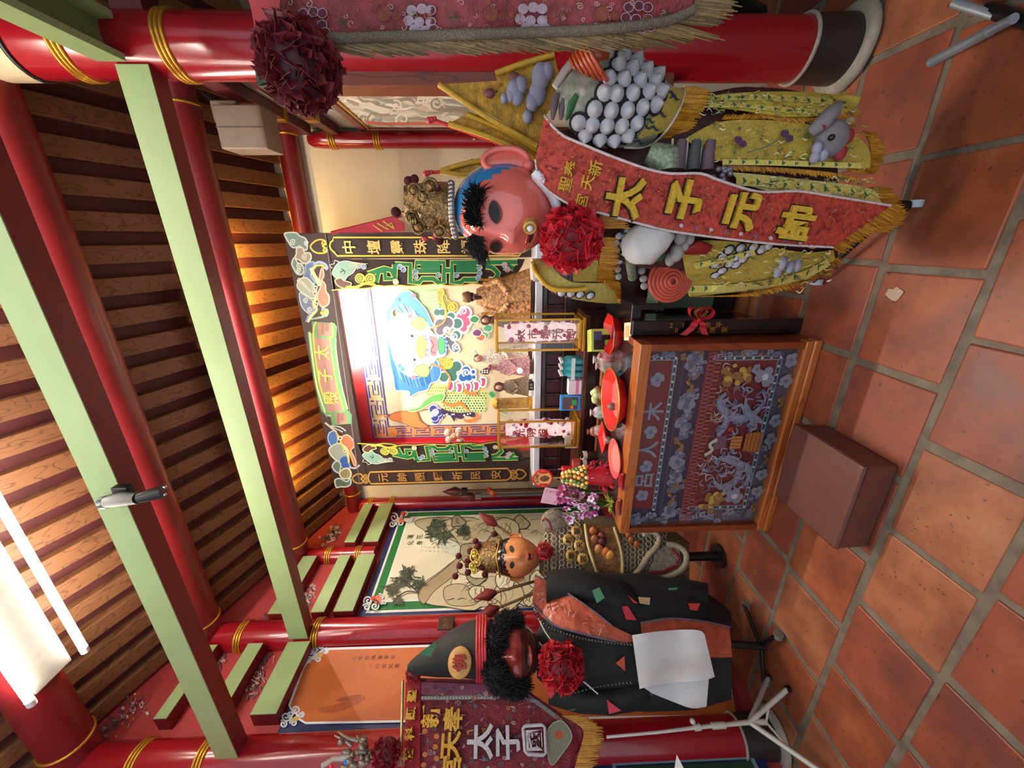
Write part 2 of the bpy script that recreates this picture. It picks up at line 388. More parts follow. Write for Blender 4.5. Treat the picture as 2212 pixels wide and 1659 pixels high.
pillar('red wall pillar between orange panel and landscape panel', -2.64, 1.99, .101, 0, 3.63, (2.838, 3.361))
pillar('short red strut above the landscape panel', -2.64, 2.725, .075, 2.655, 3.30, (2.80, 3.06))
pillar('slim red corner pillar left of the altar', -2.62, 3.41, .066, 0, 3.06, (2.678, 2.90))
pillar('slim red corner pillar right of the altar, beside the dragon painting', .72, 3.41, .058, 0, 2.92, (2.40, 2.735))
pr = pillar('thick red pillar on the right behind the tasselled banner', .745, 1.985, .112, .0, 3.50, (2.78, 3.18), base=True)
MB().cyl((.745, 1.985, 3.38), (.745, 1.985, 3.53), .118, n=32).build('pale_capital', mat('pale_capital', (196, 176, 140), .5), pr)
MB().torus((.745, 1.985, 3.37), (0, 0, 1), .114, .008, 32).build('dark_ring', BLACK, pr)
# tie beams of the left wall
def tie(label, y0, y1, z0, z1):
    t = thing('tie_beam', label, 'beam', (-2.62, (y0+y1)/2, z0))
    MB().box((-2.66, y0, z0), (-2.562, y1, z1)).build('timber', REDB, t)
    MB().box((-2.566, y0+.001, z0+.001), (-2.556, y1-.001, z1-.001)).build('green_face', GREEN, t)
for lab, y0, y1, z0, z1 in (
    ('upper green tie beam left of the corner pillar', 2.80, 3.34, 2.858, 2.955), ('lower green tie beam directly above the landscape, by the corner pillar', 2.80, 3.34, 2.65, 2.785),
    ('green tie beam over the landscape, upper, next to the strut', 2.10, 2.65, 2.84, 2.938), ('wide green tie beam right above the landscape panel', 2.10, 2.65, 2.63, 2.775),
    ('topmost green tie beam between strut and red pillar', 2.10, 2.65, 3.13, 3.25),
    ('wide green tie beam right above the orange panel', 1.45, 1.88, 2.84, 2.99), ('green tie beam over the orange panel, middle', 1.45, 1.88, 3.155, 3.255), ('small topmost green tie beam near the fluorescent tubes', 1.45, 1.88, 3.46, 3.535)):
    tie(lab, y0, y1, z0, z1)
# floral painting on the red infill, painted panels
def wallmap(px, py): return at(px, py, X=-2.655)
A = Art(wallmap, (1, 0, 0))
rf = random.Random(5)
def flowers(cx, cy, dx, dy, n, spread):
    for i in range(n):
        t = rf.uniform(-1, 1); x = cx+dx*t+rf.gauss(0, spread); y = cy+dy*t+rf.gauss(0, spread)
        g = rf.choice(((190, 150, 148), (210, 186, 176), (120, 74, 76), (96, 60, 66), (84, 78, 78), (150, 100, 104), (70, 84, 92)))
        if rf.random() < .5: A.disc((x, y), rf.uniform(1.5, 4.5), g, 8)
        else: A.line([(x, y), (x+rf.uniform(-9, 9), y+rf.uniform(-9, 9)), (x+rf.uniform(-14, 14), y+rf.uniform(-14, 14))], rf.uniform(1.2, 3), g, 3)
flowers(715, 1155, 14, -18, 60, 7); flowers(665, 1290, 10, -30, 60, 6); flowers(560, 1360, 22, -22, 50, 7)
flowers(470, 1440, 12, -22, 55, 6); flowers(555, 1465, 22, -45, 80, 7); flowers(250, 1560, 60, -50, 110, 12); flowers(455, 1510, 12, -14, 40, 6)
A.build('painted_flowers', VC(), wl)
def panel(name, rects, label, z):
    pass
# landscape panel (left wall, between the second pillar and the corner)
def rectp(y0, y1, z0, z1, x, m, name, par): return MB().box((x-.01, y0, z0), (x, y1, z1)).build(name, m, par)
lp = thing('landscape_panel', 'large ink landscape panel with green and blue borders on the left wall', 'wall painting', (-2.65, 2.7, .3))
y0, y1, z1_, z0_ = 2.09, 3.345, 2.61, .5
NAVY = mat('navy_paint', (24, 42, 92), .5, var=.1); WHITE = mat('white_paint', (226, 226, 218), .5, var=.06); EMER = mat('emerald_paint', (24, 112, 52), .5, var=.12); IVORY = mat('ivory_paint', (226, 220, 188), .6, var=.06, scale=3)
rectp(y0, y1, z0_, z1_, -2.640, NAVY, 'navy_border', lp)
def ringrect(y0, y1, z0, z1, w, x, m, name, par):
    mb = MB()
    mb.box((x-.012, y0, z0), (x, y0+w, z1)); mb.box((x-.012, y1-w, z0), (x, y1, z1)); mb.box((x-.0122, y0, z1-w), (x-.0002, y1, z1)); mb.box((x-.0122, y0, z0), (x-.0002, y1, z0+w))
    return mb.build(name, m, par)
ringrect(y0+.05, y1-.05, z0_+.05, z1_-.05, .03, -2.634, WHITE, 'white_line', lp)
ringrect(y0+.07, y1-.07, z0_+.07, z1_-.07, .075, -2.630, EMER, 'green_border', lp)
ringrect(y0+.135, y1-.135, z0_+.135, z1_-.135, .016, -2.628, WHITE, 'inner_white_line', lp)
rectp(y0+.15, y1-.15, z0_+.15, z1_-.15, -2.627, IVORY, 'picture_ground', lp)
def lm(px, py): return at(px, py, X=-2.6255)
A = Art(lm, (1, 0, 0)); rf = random.Random(11)
INK = (66, 62, 50); ROCK = (172, 152, 116); ROCK2 = (206, 192, 156); MIST = (206, 210, 190)
A.fill([(900, 1120), (1040, 1120), (1040, 1140), (980, 1200), (930, 1160)], (208, 212, 186), 4)
# rocks: right cliff
for q, c in (([(895, 1128), (935, 1118), (985, 1122), (1020, 1160), (1000, 1175), (960, 1160), (925, 1150)], (178, 168, 132)), ([(960, 1125), (1040, 1125), (1040, 1210), (1010, 1200), (985, 1165)], (196, 182, 144)),
             ([(1040, 1190), (1040, 1310), (960, 1310), (915, 1300), (905, 1270), (950, 1235), (985, 1208), (1015, 1190)], ROCK2), ([(905, 1275), (960, 1230), (1000, 1195), (1010, 1200), (985, 1240), (940, 1275), (915, 1305)], ROCK),
             ([(985, 1240), (1040, 1215), (1040, 1275), (1005, 1290), (975, 1275)], (222, 212, 178)), ([(960, 1270), (1000, 1262), (1035, 1290), (1020, 1308), (968, 1305)], (188, 174, 138))):
    A.fill(q, c, 4); A.line(q, 1.6, INK, 4, True)
A.fill([(1035, 1110), (1200, 1110), (1200, 1310), (1035, 1310)], (196, 184, 150))
for i in range(260):
    x = rf.uniform(915, 1190); y = rf.uniform(1190, 1305) if rf.random() < .7 else rf.uniform(1122, 1190)
    if x < 1120-(y-1100)*.9+20 and y > 1190: continue
    A.line([(x, y), (x+rf.uniform(5, 14), y-rf.uniform(0, 12)), (x+rf.uniform(14, 28), y+rf.uniform(-12, 5))], rf.uniform(.8, 2), rf.choice((INK, (122, 104, 70), (96, 88, 66))), 3, taper=1)
rk = random.Random(23)
for i in range(26):
    x, y, r = rk.uniform(940, 1160), rk.uniform(1125, 1300), rk.uniform(12, 30)
    if x < 1010 and 1150 < y < 1225: continue
    q = [(x+r*rk.uniform(.7, 1.3)*math.cos(a), y+r*rk.uniform(.6, 1.2)*math.sin(a)) for a in (2*PI*k/8 for k in range(8))]
    A.fill(q, rk.choice(((212, 202, 168), (196, 182, 144), (178, 164, 126), (222, 214, 184), (160, 150, 120))), 3); A.line(q, 2.0, (58, 52, 40), 3, True)
    for k in range(4): A.line([(x+rk.uniform(-.6, .6)*r, y-r*.6), (x+rk.uniform(-.5, .5)*r, y), (x+rk.uniform(-.7, .7)*r, y+r*.6)], rk.uniform(1, 2.4), rk.choice(((96, 84, 60), (130, 116, 84), (70, 64, 50))), 3, taper=1)
# pines
for cx, cy, s in ((868, 1258, 1.), (850, 1275, .8), (905, 1262, .7), (880, 1240, .9), (858, 1300, .6), (935, 1150, .8), (960, 1160, .9), (945, 1135, .7), (1000, 1148, .7)):
    for i in range(60):
        A.line([(cx+rf.gauss(0, 10*s), cy+rf.gauss(0, 9*s)) for _ in range(2)], rf.uniform(1, 2.4), rf.choice(((44, 58, 44), (66, 76, 58), (86, 92, 72))), 0)
A.line([(905, 1283), (890, 1270), (880, 1262), (866, 1255)], 3, (52, 44, 34), 4); A.line([(905, 1283), (880, 1280), (858, 1292)], 2.4, (52, 44, 34), 4)
# inscription and corner scrolls
for i, ch in enumerate('蓮花化身'): A.mb.color(40, 38, 34); A.mb.text(ch, .06, LEFTW(lm(886+20*(i % 2), 1160+13*(i//2)))@T(0, 0, .002))
for i in range(14): A.mb.color(90, 84, 70); A.mb.text('一二三天地山水人心中大小上下'[i], .022, LEFTW(lm(911+(i % 7)*9, 1182+8*(i//7)+(i % 7)*.4))@T(0, 0, .002))
for (cx, cy) in ((865, 1120), (810, 1300)):
    for dx, dy, r in ((-14, 0, 10), (0, 12, 9), (-18, 14, 8), (12, -8, 7), (20, 4, 6)): A.curl((cx+dx, cy+dy), r, 1.4, 3, (220, 224, 224), rf.uniform(0, 6))
    for i in range(6): A.disc((cx+6+rf.gauss(0, 4), cy+rf.gauss(0, 4)), 6, rf.choice(((214, 72, 48), (226, 120, 92), (236, 204, 190))), 9)
    for i in range(4): A.line([(cx+6, cy), (cx+6+rf.uniform(-16, 18), cy+rf.uniform(-14, 14))], 3, (38, 66, 62))
A.build('ink_painting', VC(), lp)
# orange panel
op = thing('orange_panel', 'orange painted panel with blue border and white scroll corners', 'wall painting', (-2.65, 1.67, .3))
rectp(1.34, 1.885, .25, 2.825, -2.640, NAVY, 'navy_border', op)
def om(px, py): return at(px, py, X=-2.634)
A = Art(om, (1, 0, 0))
inner = [(700, 1402), (1560, 1376), (1590, 1545), (660, 1562), (644, 1552), (640, 1541), (629, 1532), (625, 1524), (655, 1442), (662, 1432), (682, 1416)]
A.fill(inner, (186, 98, 44)); A.line(inner, 5, (222, 228, 236), 0, True)
for (cx, cy, s) in ((684, 1408, 1), (632, 1546, 1)):
    for dx, dy, r, a in ((-14, 2, 11, 0), (8, -12, 10, 2), (-20, 18, 9, 4), (-4, -2, 8, 1), (2, 16, 8, 3), (18, -2, 7, 5)): A.curl((cx+dx, cy+dy), r, 1.5, 3.6, (214, 224, 236), a)
    A.fill([(cx+4, cy+2), (cx+14, cy+4), (cx+10, cy+12), (cx, cy+12)], (214, 176, 84), 3)
for q, c in (([(690, 1530), (725, 1522), (760, 1510), (790, 1505), (778, 1518), (740, 1535), (700, 1540)], (160, 78, 34)), ([(730, 1515), (735, 1508), (780, 1500), (770, 1512)], (144, 70, 34)), ([(790, 1535), (850, 1500), (885, 1490), (885, 1545), (820, 1548)], (184, 92, 38))): A.fill(q, c, 4)
for i in range(7): A.mb.color(92, 50, 26); A.mb.text('心中有佛事事安'[i], .034, LEFTW(om(765+i*14, 1422-i*.4))@T(0, 0, .002))
for i in range(5): A.mb.color(110, 58, 28); A.mb.text('一切皆如意'[i], .034, LEFTW(om(802+i*14, 1440-i*.4))@T(0, 0, .002))
A.build('orange_ground', VC(), op)
# low blue and green wainscot seen at the far left
wn = thing('painted_dado', 'navy painted dado with green border and white scroll, low on the left wall', 'wall painting', (-2.65, 1.2, .2))
MB().box((-2.66, -.4, .12), (-2.63, 1.28, 1.3)).build('navy_ground', NAVY, wn)
MB().box((-2.63, -.3, .2), (-2.622, 1.17, .9)).build('green_field', mat('deep_green', (34, 66, 46), .5), wn)
ringrect(-.35, 1.2, .18, .95, .02, -2.620, mat('grey_blue_line', (120, 150, 160), .5), 'pale_line', wn)
# framed dragon painting on the right wall
dp = thing('framed_painting', 'framed cloud and dragon painting on the right wall', 'framed painting', (.79, 2.8, 1.2))
mb = MB(); zt = 2.44
def rm(px, py): return at(px, py, X=.772)
MB().box((.772, 2.14, .95), (.80, 3.285, zt)).build('canvas', mat('aged_canvas', (206, 196, 172), .7, var=.2, scale=6), dp)
for n_, (a, b_) in enumerate((((.755, 2.12, zt), (.80, 3.32, zt+.05)), ((.755, 3.285, .93), (.80, 3.33, zt+.05)), ((.755, 2.12, .90), (.80, 3.33, .95)))):
    MB().box(a, b_).build('frame_rail', mat('mahogany_frame', (96, 34, 26), .35, coat=.3), dp, bevel=.004)
MB().box((.762, 2.14, zt-.02), (.776, 3.29, zt)).build('gold_slip', GOLD, dp)
A = Art(rm, (-1, 0, 0)); rf = random.Random(21)
for i in range(90):
    x = rf.uniform(735, 1010); y = rf.uniform(178, 270)
    c = rf.choice(((150, 146, 132), (216, 208, 186), (232, 224, 204), (176, 170, 150), (146, 160, 168), (216, 210, 192), (206, 192, 170), (150, 140, 126)))
    q = [(x, y), (x+rf.uniform(10, 26), y+rf.uniform(-5, 6)), (x+rf.uniform(24, 56), y+rf.uniform(-2, 10)), (x+rf.uniform(50, 80), y+rf.uniform(2, 14))]
    A.line(q, rf.uniform(4, 12), c, 4, taper=1)
for i in range(16): A.curl((rf.uniform(740, 950), rf.uniform(180, 262)), rf.uniform(9, 22), 1.3, 4, rf.choice(((150, 142, 122), (226, 218, 198))), rf.uniform(0, 6))
A.line([(790, 262), (830, 267), (900, 266), (980, 268)], 6, (206, 110, 86), 4)
A.build('cloud_painting', VC(), dp)
# wooden signboard on the right pillar's left side, tie rails above the painting
sb = thing('hanging_board', 'tall dark wooden couplet board beside the right pillar', 'sign board', (.63, 1.95, .9))
MB().box((.600, 1.93, .75), (.655, 2.06, 2.37)).build('board', wood('board_wood', (112, 48, 20), (76, 30, 14), .4, axis=2, scale=8), sb, bevel=.004)
MB().box((.597, 1.925, 2.37), (.66, 2.065, 2.47)).build('green_cap', mat('jade_paint', (52, 96, 70), .4, var=.5, scale=60), sb)
for lab, zz, h in (('upper maroon rail on the grey right wall', 2.86, .11), ('lower maroon rail on the grey right wall', 2.66, .07)):
    t = thing('wall_rail', lab, 'beam', (.76, 2.7, zz)); MB().box((.735, 2.12, zz), (.80, 3.34, zz+h)).build('rail', REDD, t, bevel=.01)
    mb = MB(); [mb.box((.73, 2.95+k*.02, zz-.003), (.8, 2.96+k*.02, zz+h+.003)) for k in range(3)]; mb.build('gold_band', GOLD, t)
# beam from the right pillar towards the viewer, dark lintel of the next bay
sb = thing('cross_beam', 'green channel-shaped beam running from the right pillar towards the viewer', 'beam', (.72, 1.4, 2.92))
MB().box((.66, .3, 2.93), (.685, 1.88, 3.04)).build('near_flange', GREEN, sb); MB().box((.79, .3, 2.93), (.815, 1.88, 3.04)).build('far_flange', GREEN, sb)
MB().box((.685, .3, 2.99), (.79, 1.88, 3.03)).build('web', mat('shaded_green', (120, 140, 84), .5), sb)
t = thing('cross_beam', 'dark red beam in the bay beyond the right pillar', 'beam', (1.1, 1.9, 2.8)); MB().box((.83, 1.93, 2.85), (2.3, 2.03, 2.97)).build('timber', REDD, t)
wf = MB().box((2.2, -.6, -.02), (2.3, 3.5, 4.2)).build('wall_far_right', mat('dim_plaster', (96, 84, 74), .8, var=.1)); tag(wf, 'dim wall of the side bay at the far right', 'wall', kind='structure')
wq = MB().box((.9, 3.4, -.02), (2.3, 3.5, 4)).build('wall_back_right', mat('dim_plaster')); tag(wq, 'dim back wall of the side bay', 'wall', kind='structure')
# ---------------------------------------------------------------- lamps of the room, plus assumed unseen tubes and an added one over the altar
def tubelamp(label, p0, p1, strength, r=.016, base=True, group=None):
    t = thing('fluorescent_lamp', label, 'lamp', p0)
    MB().cyl(p0, p1, r, n=14).build('tube', emitter('fluorescent_glow_%g' % strength, (255, 246, 232), strength), t)
    d = (V(p1)-V(p0)).normalized()
    for q, s in ((p0, -1), (p1, 1)): MB().cyl(V(q), V(q)+d*s*.03, r*1.1, n=14).build('end_cap', WHITE, t)
    if base: MB().box((min(p0[0], p1[0])-.03, p0[1]-.025, p0[2]+.03), (max(p0[0], p1[0])+.03, p0[1]+.025, p0[2]+.075)).build('batten', WHITE, t)
    return t
tubelamp('bright fluorescent tube on the lower side of the purlin', (-1.93, 1.43, 3.66), (-.75, 1.43, 3.66), 44, base=False)
tubelamp('bright fluorescent tube on the upper side of the purlin, at the corner', (-1.93, 1.19, 3.66), (-.75, 1.19, 3.66), 44, base=False)
fx = thing('lamp_housing', 'white lamp housing between the two bright fluorescent tubes', 'lamp housing', (-1.3, 1.31, 3.69)); MB().box((-1.96, 1.23, 3.685), (-.7, 1.39, 3.718)).build('housing', mat('grey_housing', (120, 114, 106), .6), fx, bevel=.004); MB().box((-1.2, 1.29, 3.718), (-1.1, 1.33, 3.73)).build('mount', WHITE, fx)
tubelamp('assumed unseen fluorescent tube on the purlin, further right', (-.5, 1.43, 3.66), (.7, 1.43, 3.66), 40)  # assumed lamp out of view, put in to brighten the far cross beam
tubelamp('assumed unseen fluorescent tube added over the viewer', (-1.1, .35, 3.78), (.5, .35, 3.78), 60)  # assumed lamp out of view, added to light the near beam and figures
assumed_vl = bpy.data.objects['fluorescent_lamp.003']; MB().box((-1.15, .25, 3.86), (.55, .45, 3.875)).build('reflector', WHITE, assumed_vl)  # unseen reflector added to keep this tube's light off the rafters
al = tubelamp('added unseen tube lamp with a white reflector brightening the altar', (-1.6, 2.55, 3.40), (-.3, 2.55, 3.40), 210, base=False)  # added lamp, out of view behind the cross beam, to brighten altar and table
MB().hexa([V(-1.65, 2.48, 3.43), V(-.25, 2.48, 3.43), V(-.25, 2.60, 3.43), V(-1.65, 2.60, 3.43), V(-1.65, 2.50, 3.455), V(-.25, 2.50, 3.455), V(-.25, 2.58, 3.455), V(-1.65, 2.58, 3.455)]).build('reflector', WHITE, al)
for ys in (2.49, 2.595): MB().box((-1.65, ys, 3.345), (-.25, ys+.008, 3.44)).build('reflector_side', WHITE, al)  # reflector and skirts added to keep this light off roof and back wall
ls = thing('strip_light', 'warm strip light hidden behind the round purlin', 'lamp', (-.9, 2.83, 3.35))
for x0, x1 in ((-2.0, -1.15), (-.75, .0)):
    MB().box((x0, 2.815, 3.345), (x1, 2.835, 3.36)).build('warm_strip', emitter('warm_strip_glow', (255, 210, 112), 220), ls)
    MB().box((x0, 2.80, 3.335), (x1, 2.84, 3.344)).build('tray', WHITE, ls)
# ================================================================ ALTARPIECE
YA = 2.95
def fa(px, py): return at(px, py, Y=YA)
BROWN = mat('dark_brown_lacquer', (56, 40, 36), .6, var=.12, scale=8, spec=.3)
ap = thing('altar_screen', 'dark brown painted altar frame with couplet boards around the niche', 'altar screen', (-1.0, YA, 1.25))
xl, xr = fa(723.4, 1051.6).x, fa(613.7, 503.9).x; ztop = 3.013; zbot = 1.262; zb = 2.715
xi_r, xi_l = fa(800, 559).x, fa(900, 1000).x
MB().box((xl, YA, zb), (xr, YA+.05, ztop)).build('head_board', BROWN, ap, bevel=.003)
MB().box((xi_r, YA+.002, zbot), (xr, YA+.05, zb-.001)).build('couplet_board', BROWN, ap, bevel=.003)
MB().box((xl, YA+.002, zbot), (xi_l, YA+.05, zb-.001)).build('couplet_board', BROWN, ap, bevel=.003)
def z3(*p): return [(600+x*.13863, 490+y*.13863) for x, y in p]
def z5(*p): return [(660+x*.22293, 690+y*.22293) for x, y in p]
YEL = (236, 196, 62); PY = (244, 232, 150); LG = (196, 206, 190)
A = Art(fa, (0, -1, 0))
# clouds, beasts and banner scroll on the head board
def cloud(A, z, pts, c, e, w): q = z(*pts); A.outl(q, c, e, w, 4)
cloud(A, z3, [(110, 100), (280, 90), (340, 140), (430, 180), (460, 260), (450, 360), (390, 340), (340, 300), (290, 320), (230, 320), (180, 260), (130, 170)], (112, 134, 122), LG, 3)
cloud(A, z3, [(300, 330), (390, 330), (420, 400), (500, 410), (520, 490), (470, 560), (400, 570), (340, 520), (270, 480), (290, 420)], (158, 140, 116), (216, 206, 180), 3)
cloud(A, z3, [(260, 480), (310, 560), (380, 590), (410, 680), (370, 740), (300, 730), (250, 650), (220, 570)], (104, 128, 116), LG, 3)
cloud(A, z3, [(430, 600), (540, 540), (580, 590), (540, 650), (520, 760), (590, 880), (480, 860), (400, 780), (440, 680)], (84, 112, 152), (170, 190, 210), 2)
A.line(z3((560, 590), (640, 550), (730, 580), (770, 640), (740, 660)), 6, (150, 160, 190), 5); A.line(z3((520, 640), (560, 740), (620, 840), (650, 920)), 8, PY, 5); A.line(z3((560, 660), (600, 610), (680, 600), (740, 650)), 4, YEL, 5)
cloud(A, z3, [(690, 640), (720, 760), (690, 830), (740, 900), (750, 1000), (800, 1080), (790, 1200), (700, 1250), (640, 1180), (620, 1060), (660, 960), (680, 880), (650, 800)], (214, 110, 84), (238, 170, 140), 3)
cloud(A, z3, [(300, 920), (340, 820), (440, 790), (540, 880), (600, 960), (600, 1080), (540, 1120), (440, 1060), (350, 1000)], (170, 176, 150), (224, 224, 196), 2)
for i in range(9): A.line(z3((360+i*22, 830+i*22), (330+i*20, 800+i*26), (300+i*24, 850+i*20)), 2, (216, 216, 190), 4)
for c in ((590, 950), (580, 1040), (600, 1210)): A.disc(z3(c)[0], 4.6, (240, 232, 190), 12); A.disc(z3(c)[0], 2.6, (130, 40, 70), 10)
cloud(A, z3, [(340, 1030), (440, 1080), (540, 1150), (560, 1260), (500, 1350), (420, 1300), (360, 1200)], (104, 122, 142), (190, 200, 200), 2.4)
A.line(z3((600, 1100), (560, 1200), (600, 1290), (520, 1390), (460, 1480)), 7, PY, 5); A.line(z3((590, 1280), (500, 1360), (440, 1480)), 4, (140, 150, 190), 5)
A.line(z3((680, 1280), (770, 1300), (760, 1380), (690, 1370)), 6, (130, 160, 140), 5); A.disc(z3((750, 1330))[0], 5, YEL); A.disc(z3((690, 1340))[0], 4, YEL)
A.line(z3((520, 1440), (620, 1420), (720, 1400)), 4, (150, 170, 150), 4)
for c, r in (((450, 250), 6), ((340, 600), 7), ((330, 680), 6), ((440, 1140), 6), ((500, 1290), 6), ((240, 230), 7), ((420, 460), 7)): A.curl(z3(c)[0], r, 1.6, 1.7, (226, 226, 208), 1)
# scroll banner
A.fill(z5((60, 20), (280, 35), (305, 70), (300, 170), (290, 180), (300, 300), (350, 640), (410, 880), (450, 920), (450, 1010), (260, 1025), (240, 930), (205, 945), (150, 880), (90, 620), (40, 300), (22, 120), (75, 140)), (92, 150, 92))
for a, b, w, c in ((((105, 20), (75, 160), (140, 640), (240, 900)), 0, 3.4, YEL), (((250, 30), (265, 160), (235, 190), (255, 380), (300, 640), (370, 880)), 0, 4, YEL), (((40, 120), (60, 300), (110, 640), (190, 900)), 0, 3, PY), (((295, 180), (300, 330), (350, 640), (410, 870)), 0, 2.4, PY)): A.line(z5(*a), w, c, 4)
A.fill(z5((85, 170), (240, 190), (255, 380), (295, 640), (360, 885), (215, 895), (150, 640), (100, 360)), (178, 128, 112)); A.fill(z5((120, 30), (250, 40), (262, 165), (110, 160)), (168, 122, 104)); A.fill(z5((280, 905), (385, 900), (410, 1005), (300, 1015)), (168, 120, 102))
A.fill(z5((205, 930), (250, 920), (240, 945)), (210, 160, 140))
for ch, p in zip('太子殿', ((160, 320), (195, 545), (250, 760))):
    A.mb.color(246, 226, 96); A.mb.text(ch, .125, FRONT(fa(*z5(p)[0]))@RZ(-.1)@T(0, 0, .004), .001, .012)
for i in range(7): A.mb.color(110, 74, 66); A.mb.text('國泰民安風調雨'[i], .026, FRONT(fa(*z5((170+(i % 2)*40, 45+(i//2)*28))[0]))@T(0, 0, .003))
for i in range(7): A.mb.color(110, 74, 66); A.mb.text('順合境平安吉祥'[i], .026, FRONT(fa(*z5((320+(i % 2)*40, 920+(i//2)*25))[0]))@T(0, 0, .003))
# right-hand beast (near the left wall)
cloud(A, z5, [(230, 1100), (290, 1080), (310, 1140), (300, 1220), (260, 1240), (220, 1170)], (64, 112, 176), (180, 196, 204), 2.4)
cloud(A, z5, [(350, 1140), (410, 1120), (460, 1170), (470, 1230), (440, 1270), (470, 1330), (490, 1400), (470, 1410), (430, 1300), (390, 1240), (340, 1200)], (222, 104, 70), (240, 176, 144), 2.4)
cloud(A, z5, [(230, 1250), (320, 1200), (400, 1250), (400, 1330), (320, 1370), (250, 1320)], (160, 170, 150), (220, 222, 204), 2.4)
cloud(A, z5, [(340, 1340), (400, 1320), (420, 1390), (440, 1440), (380, 1450), (330, 1400)], (50, 94, 168), (160, 184, 212), 2)
A.line(z5((300, 1100), (330, 1150), (360, 1230), (410, 1290), (420, 1390)), 4, YEL, 5); A.line(z5((420, 1430), (480, 1440), (525, 1410)), 4, (180, 170, 180), 4)
for c, r in (((335, 1150), 5), ((380, 1270), 3.4)): A.disc(z5(c)[0], r, (236, 226, 180), 12); A.disc(z5(c)[0], r*.5, (110, 40, 60), 10)
A.line(z5((190, 1000), (240, 1040), (300, 1090)), 4, (200, 190, 150), 4); A.line(z5((240, 1030), (330, 1040), (390, 1080)), 2.5, (180, 190, 180), 4); A.line(z5((210, 1020), (300, 1060), (360, 1090)), 2.5, (180, 190, 180), 4)
cloud(A, z5, [(260, 1420), (300, 1370), (340, 1400), (330, 1480), (290, 1470)], (96, 118, 98), LG, 3); cloud(A, z5, [(330, 1480), (400, 1440), (440, 1480), (430, 1530), (360, 1540)], (150, 140, 92), (222, 216, 188), 3)
cloud(A, z5, [(285, 1560), (330, 1540), (400, 1570), (430, 1540), (440, 1590), (400, 1620), (340, 1620), (300, 1625)], (88, 104, 88), LG, 3)
# couplets
def cartouche(pts, mir, chars, cpos, c1, c2, size):
    A.line(pts, 3.4, c1, 0, True)
    for ch, p in zip(chars, cpos): A.mb.color(*c2); A.mb.text(ch, size, FRONT(fa(*p))@T(0, 0, .003), .001, .014)
cr = z3((870, 165), (3960, 165), (4000, 200), (4010, 310), (3990, 420), (3950, 452), (925, 452), (880, 395), (830, 350), (810, 300), (825, 240), (860, 215))
cr = [(x if x < 900 else 1122+(x-1149)*.6, y) for x, y in cr]
cartouche(cr, 0, '中壇靈珠降福祉', [(754, 534), (807, 534), (858, 533.5), (908, 533), (958, 533), (1010, 533), (1062, 533)], YEL, (236, 200, 110), .10)
def z6(*p): return [(760+x*.18083, 940+y*.18083) for x, y in p]
cl = z6((220, 440), (1860, 395), (1890, 430), (1905, 470), (1890, 510), (1850, 535), (230, 580), (205, 545), (195, 510), (205, 470))
cartouche(cl, 1, '元帥顯耀祈民安', z6((380, 505), (600, 500), (815, 497), (1035, 490), (1260, 483), (1480, 478), (1720, 470)), (196, 146, 62), (186, 132, 66), .095)
for z, pts, c in ((z3, [(510, 310), (560, 240), (640, 200), (720, 210), (760, 260), (700, 300), (760, 340), (740, 400), (640, 410), (560, 380)], YEL), (z6, [(5, 515), (50, 470), (110, 465), (130, 500), (110, 520), (140, 550), (100, 575), (40, 560)], (190, 142, 62)), (z6, [(2080, 460), (2040, 420), (1980, 410), (1960, 450), (1980, 470), (1960, 500), (2010, 520), (2050, 500)], (190, 142, 62))):
    A.line(z(*pts), 3.2, c, 4, True)
for c, z, col in (((720, 250), z3, YEL), ((740, 360), z3, YEL), ((165, 490), z6, (190, 142, 62)), ((165, 545), z6, (190, 142, 62)), ((1930, 435), z6, (190, 142, 62)), ((1930, 500), z6, (190, 142, 62))): A.curl(z(c)[0], 6, 1.6, 2.2, col)
A.line([(703, 505), (777, 1046)], 1.6, (120, 108, 100))
A.build('painted_ornament', VC(), ap)
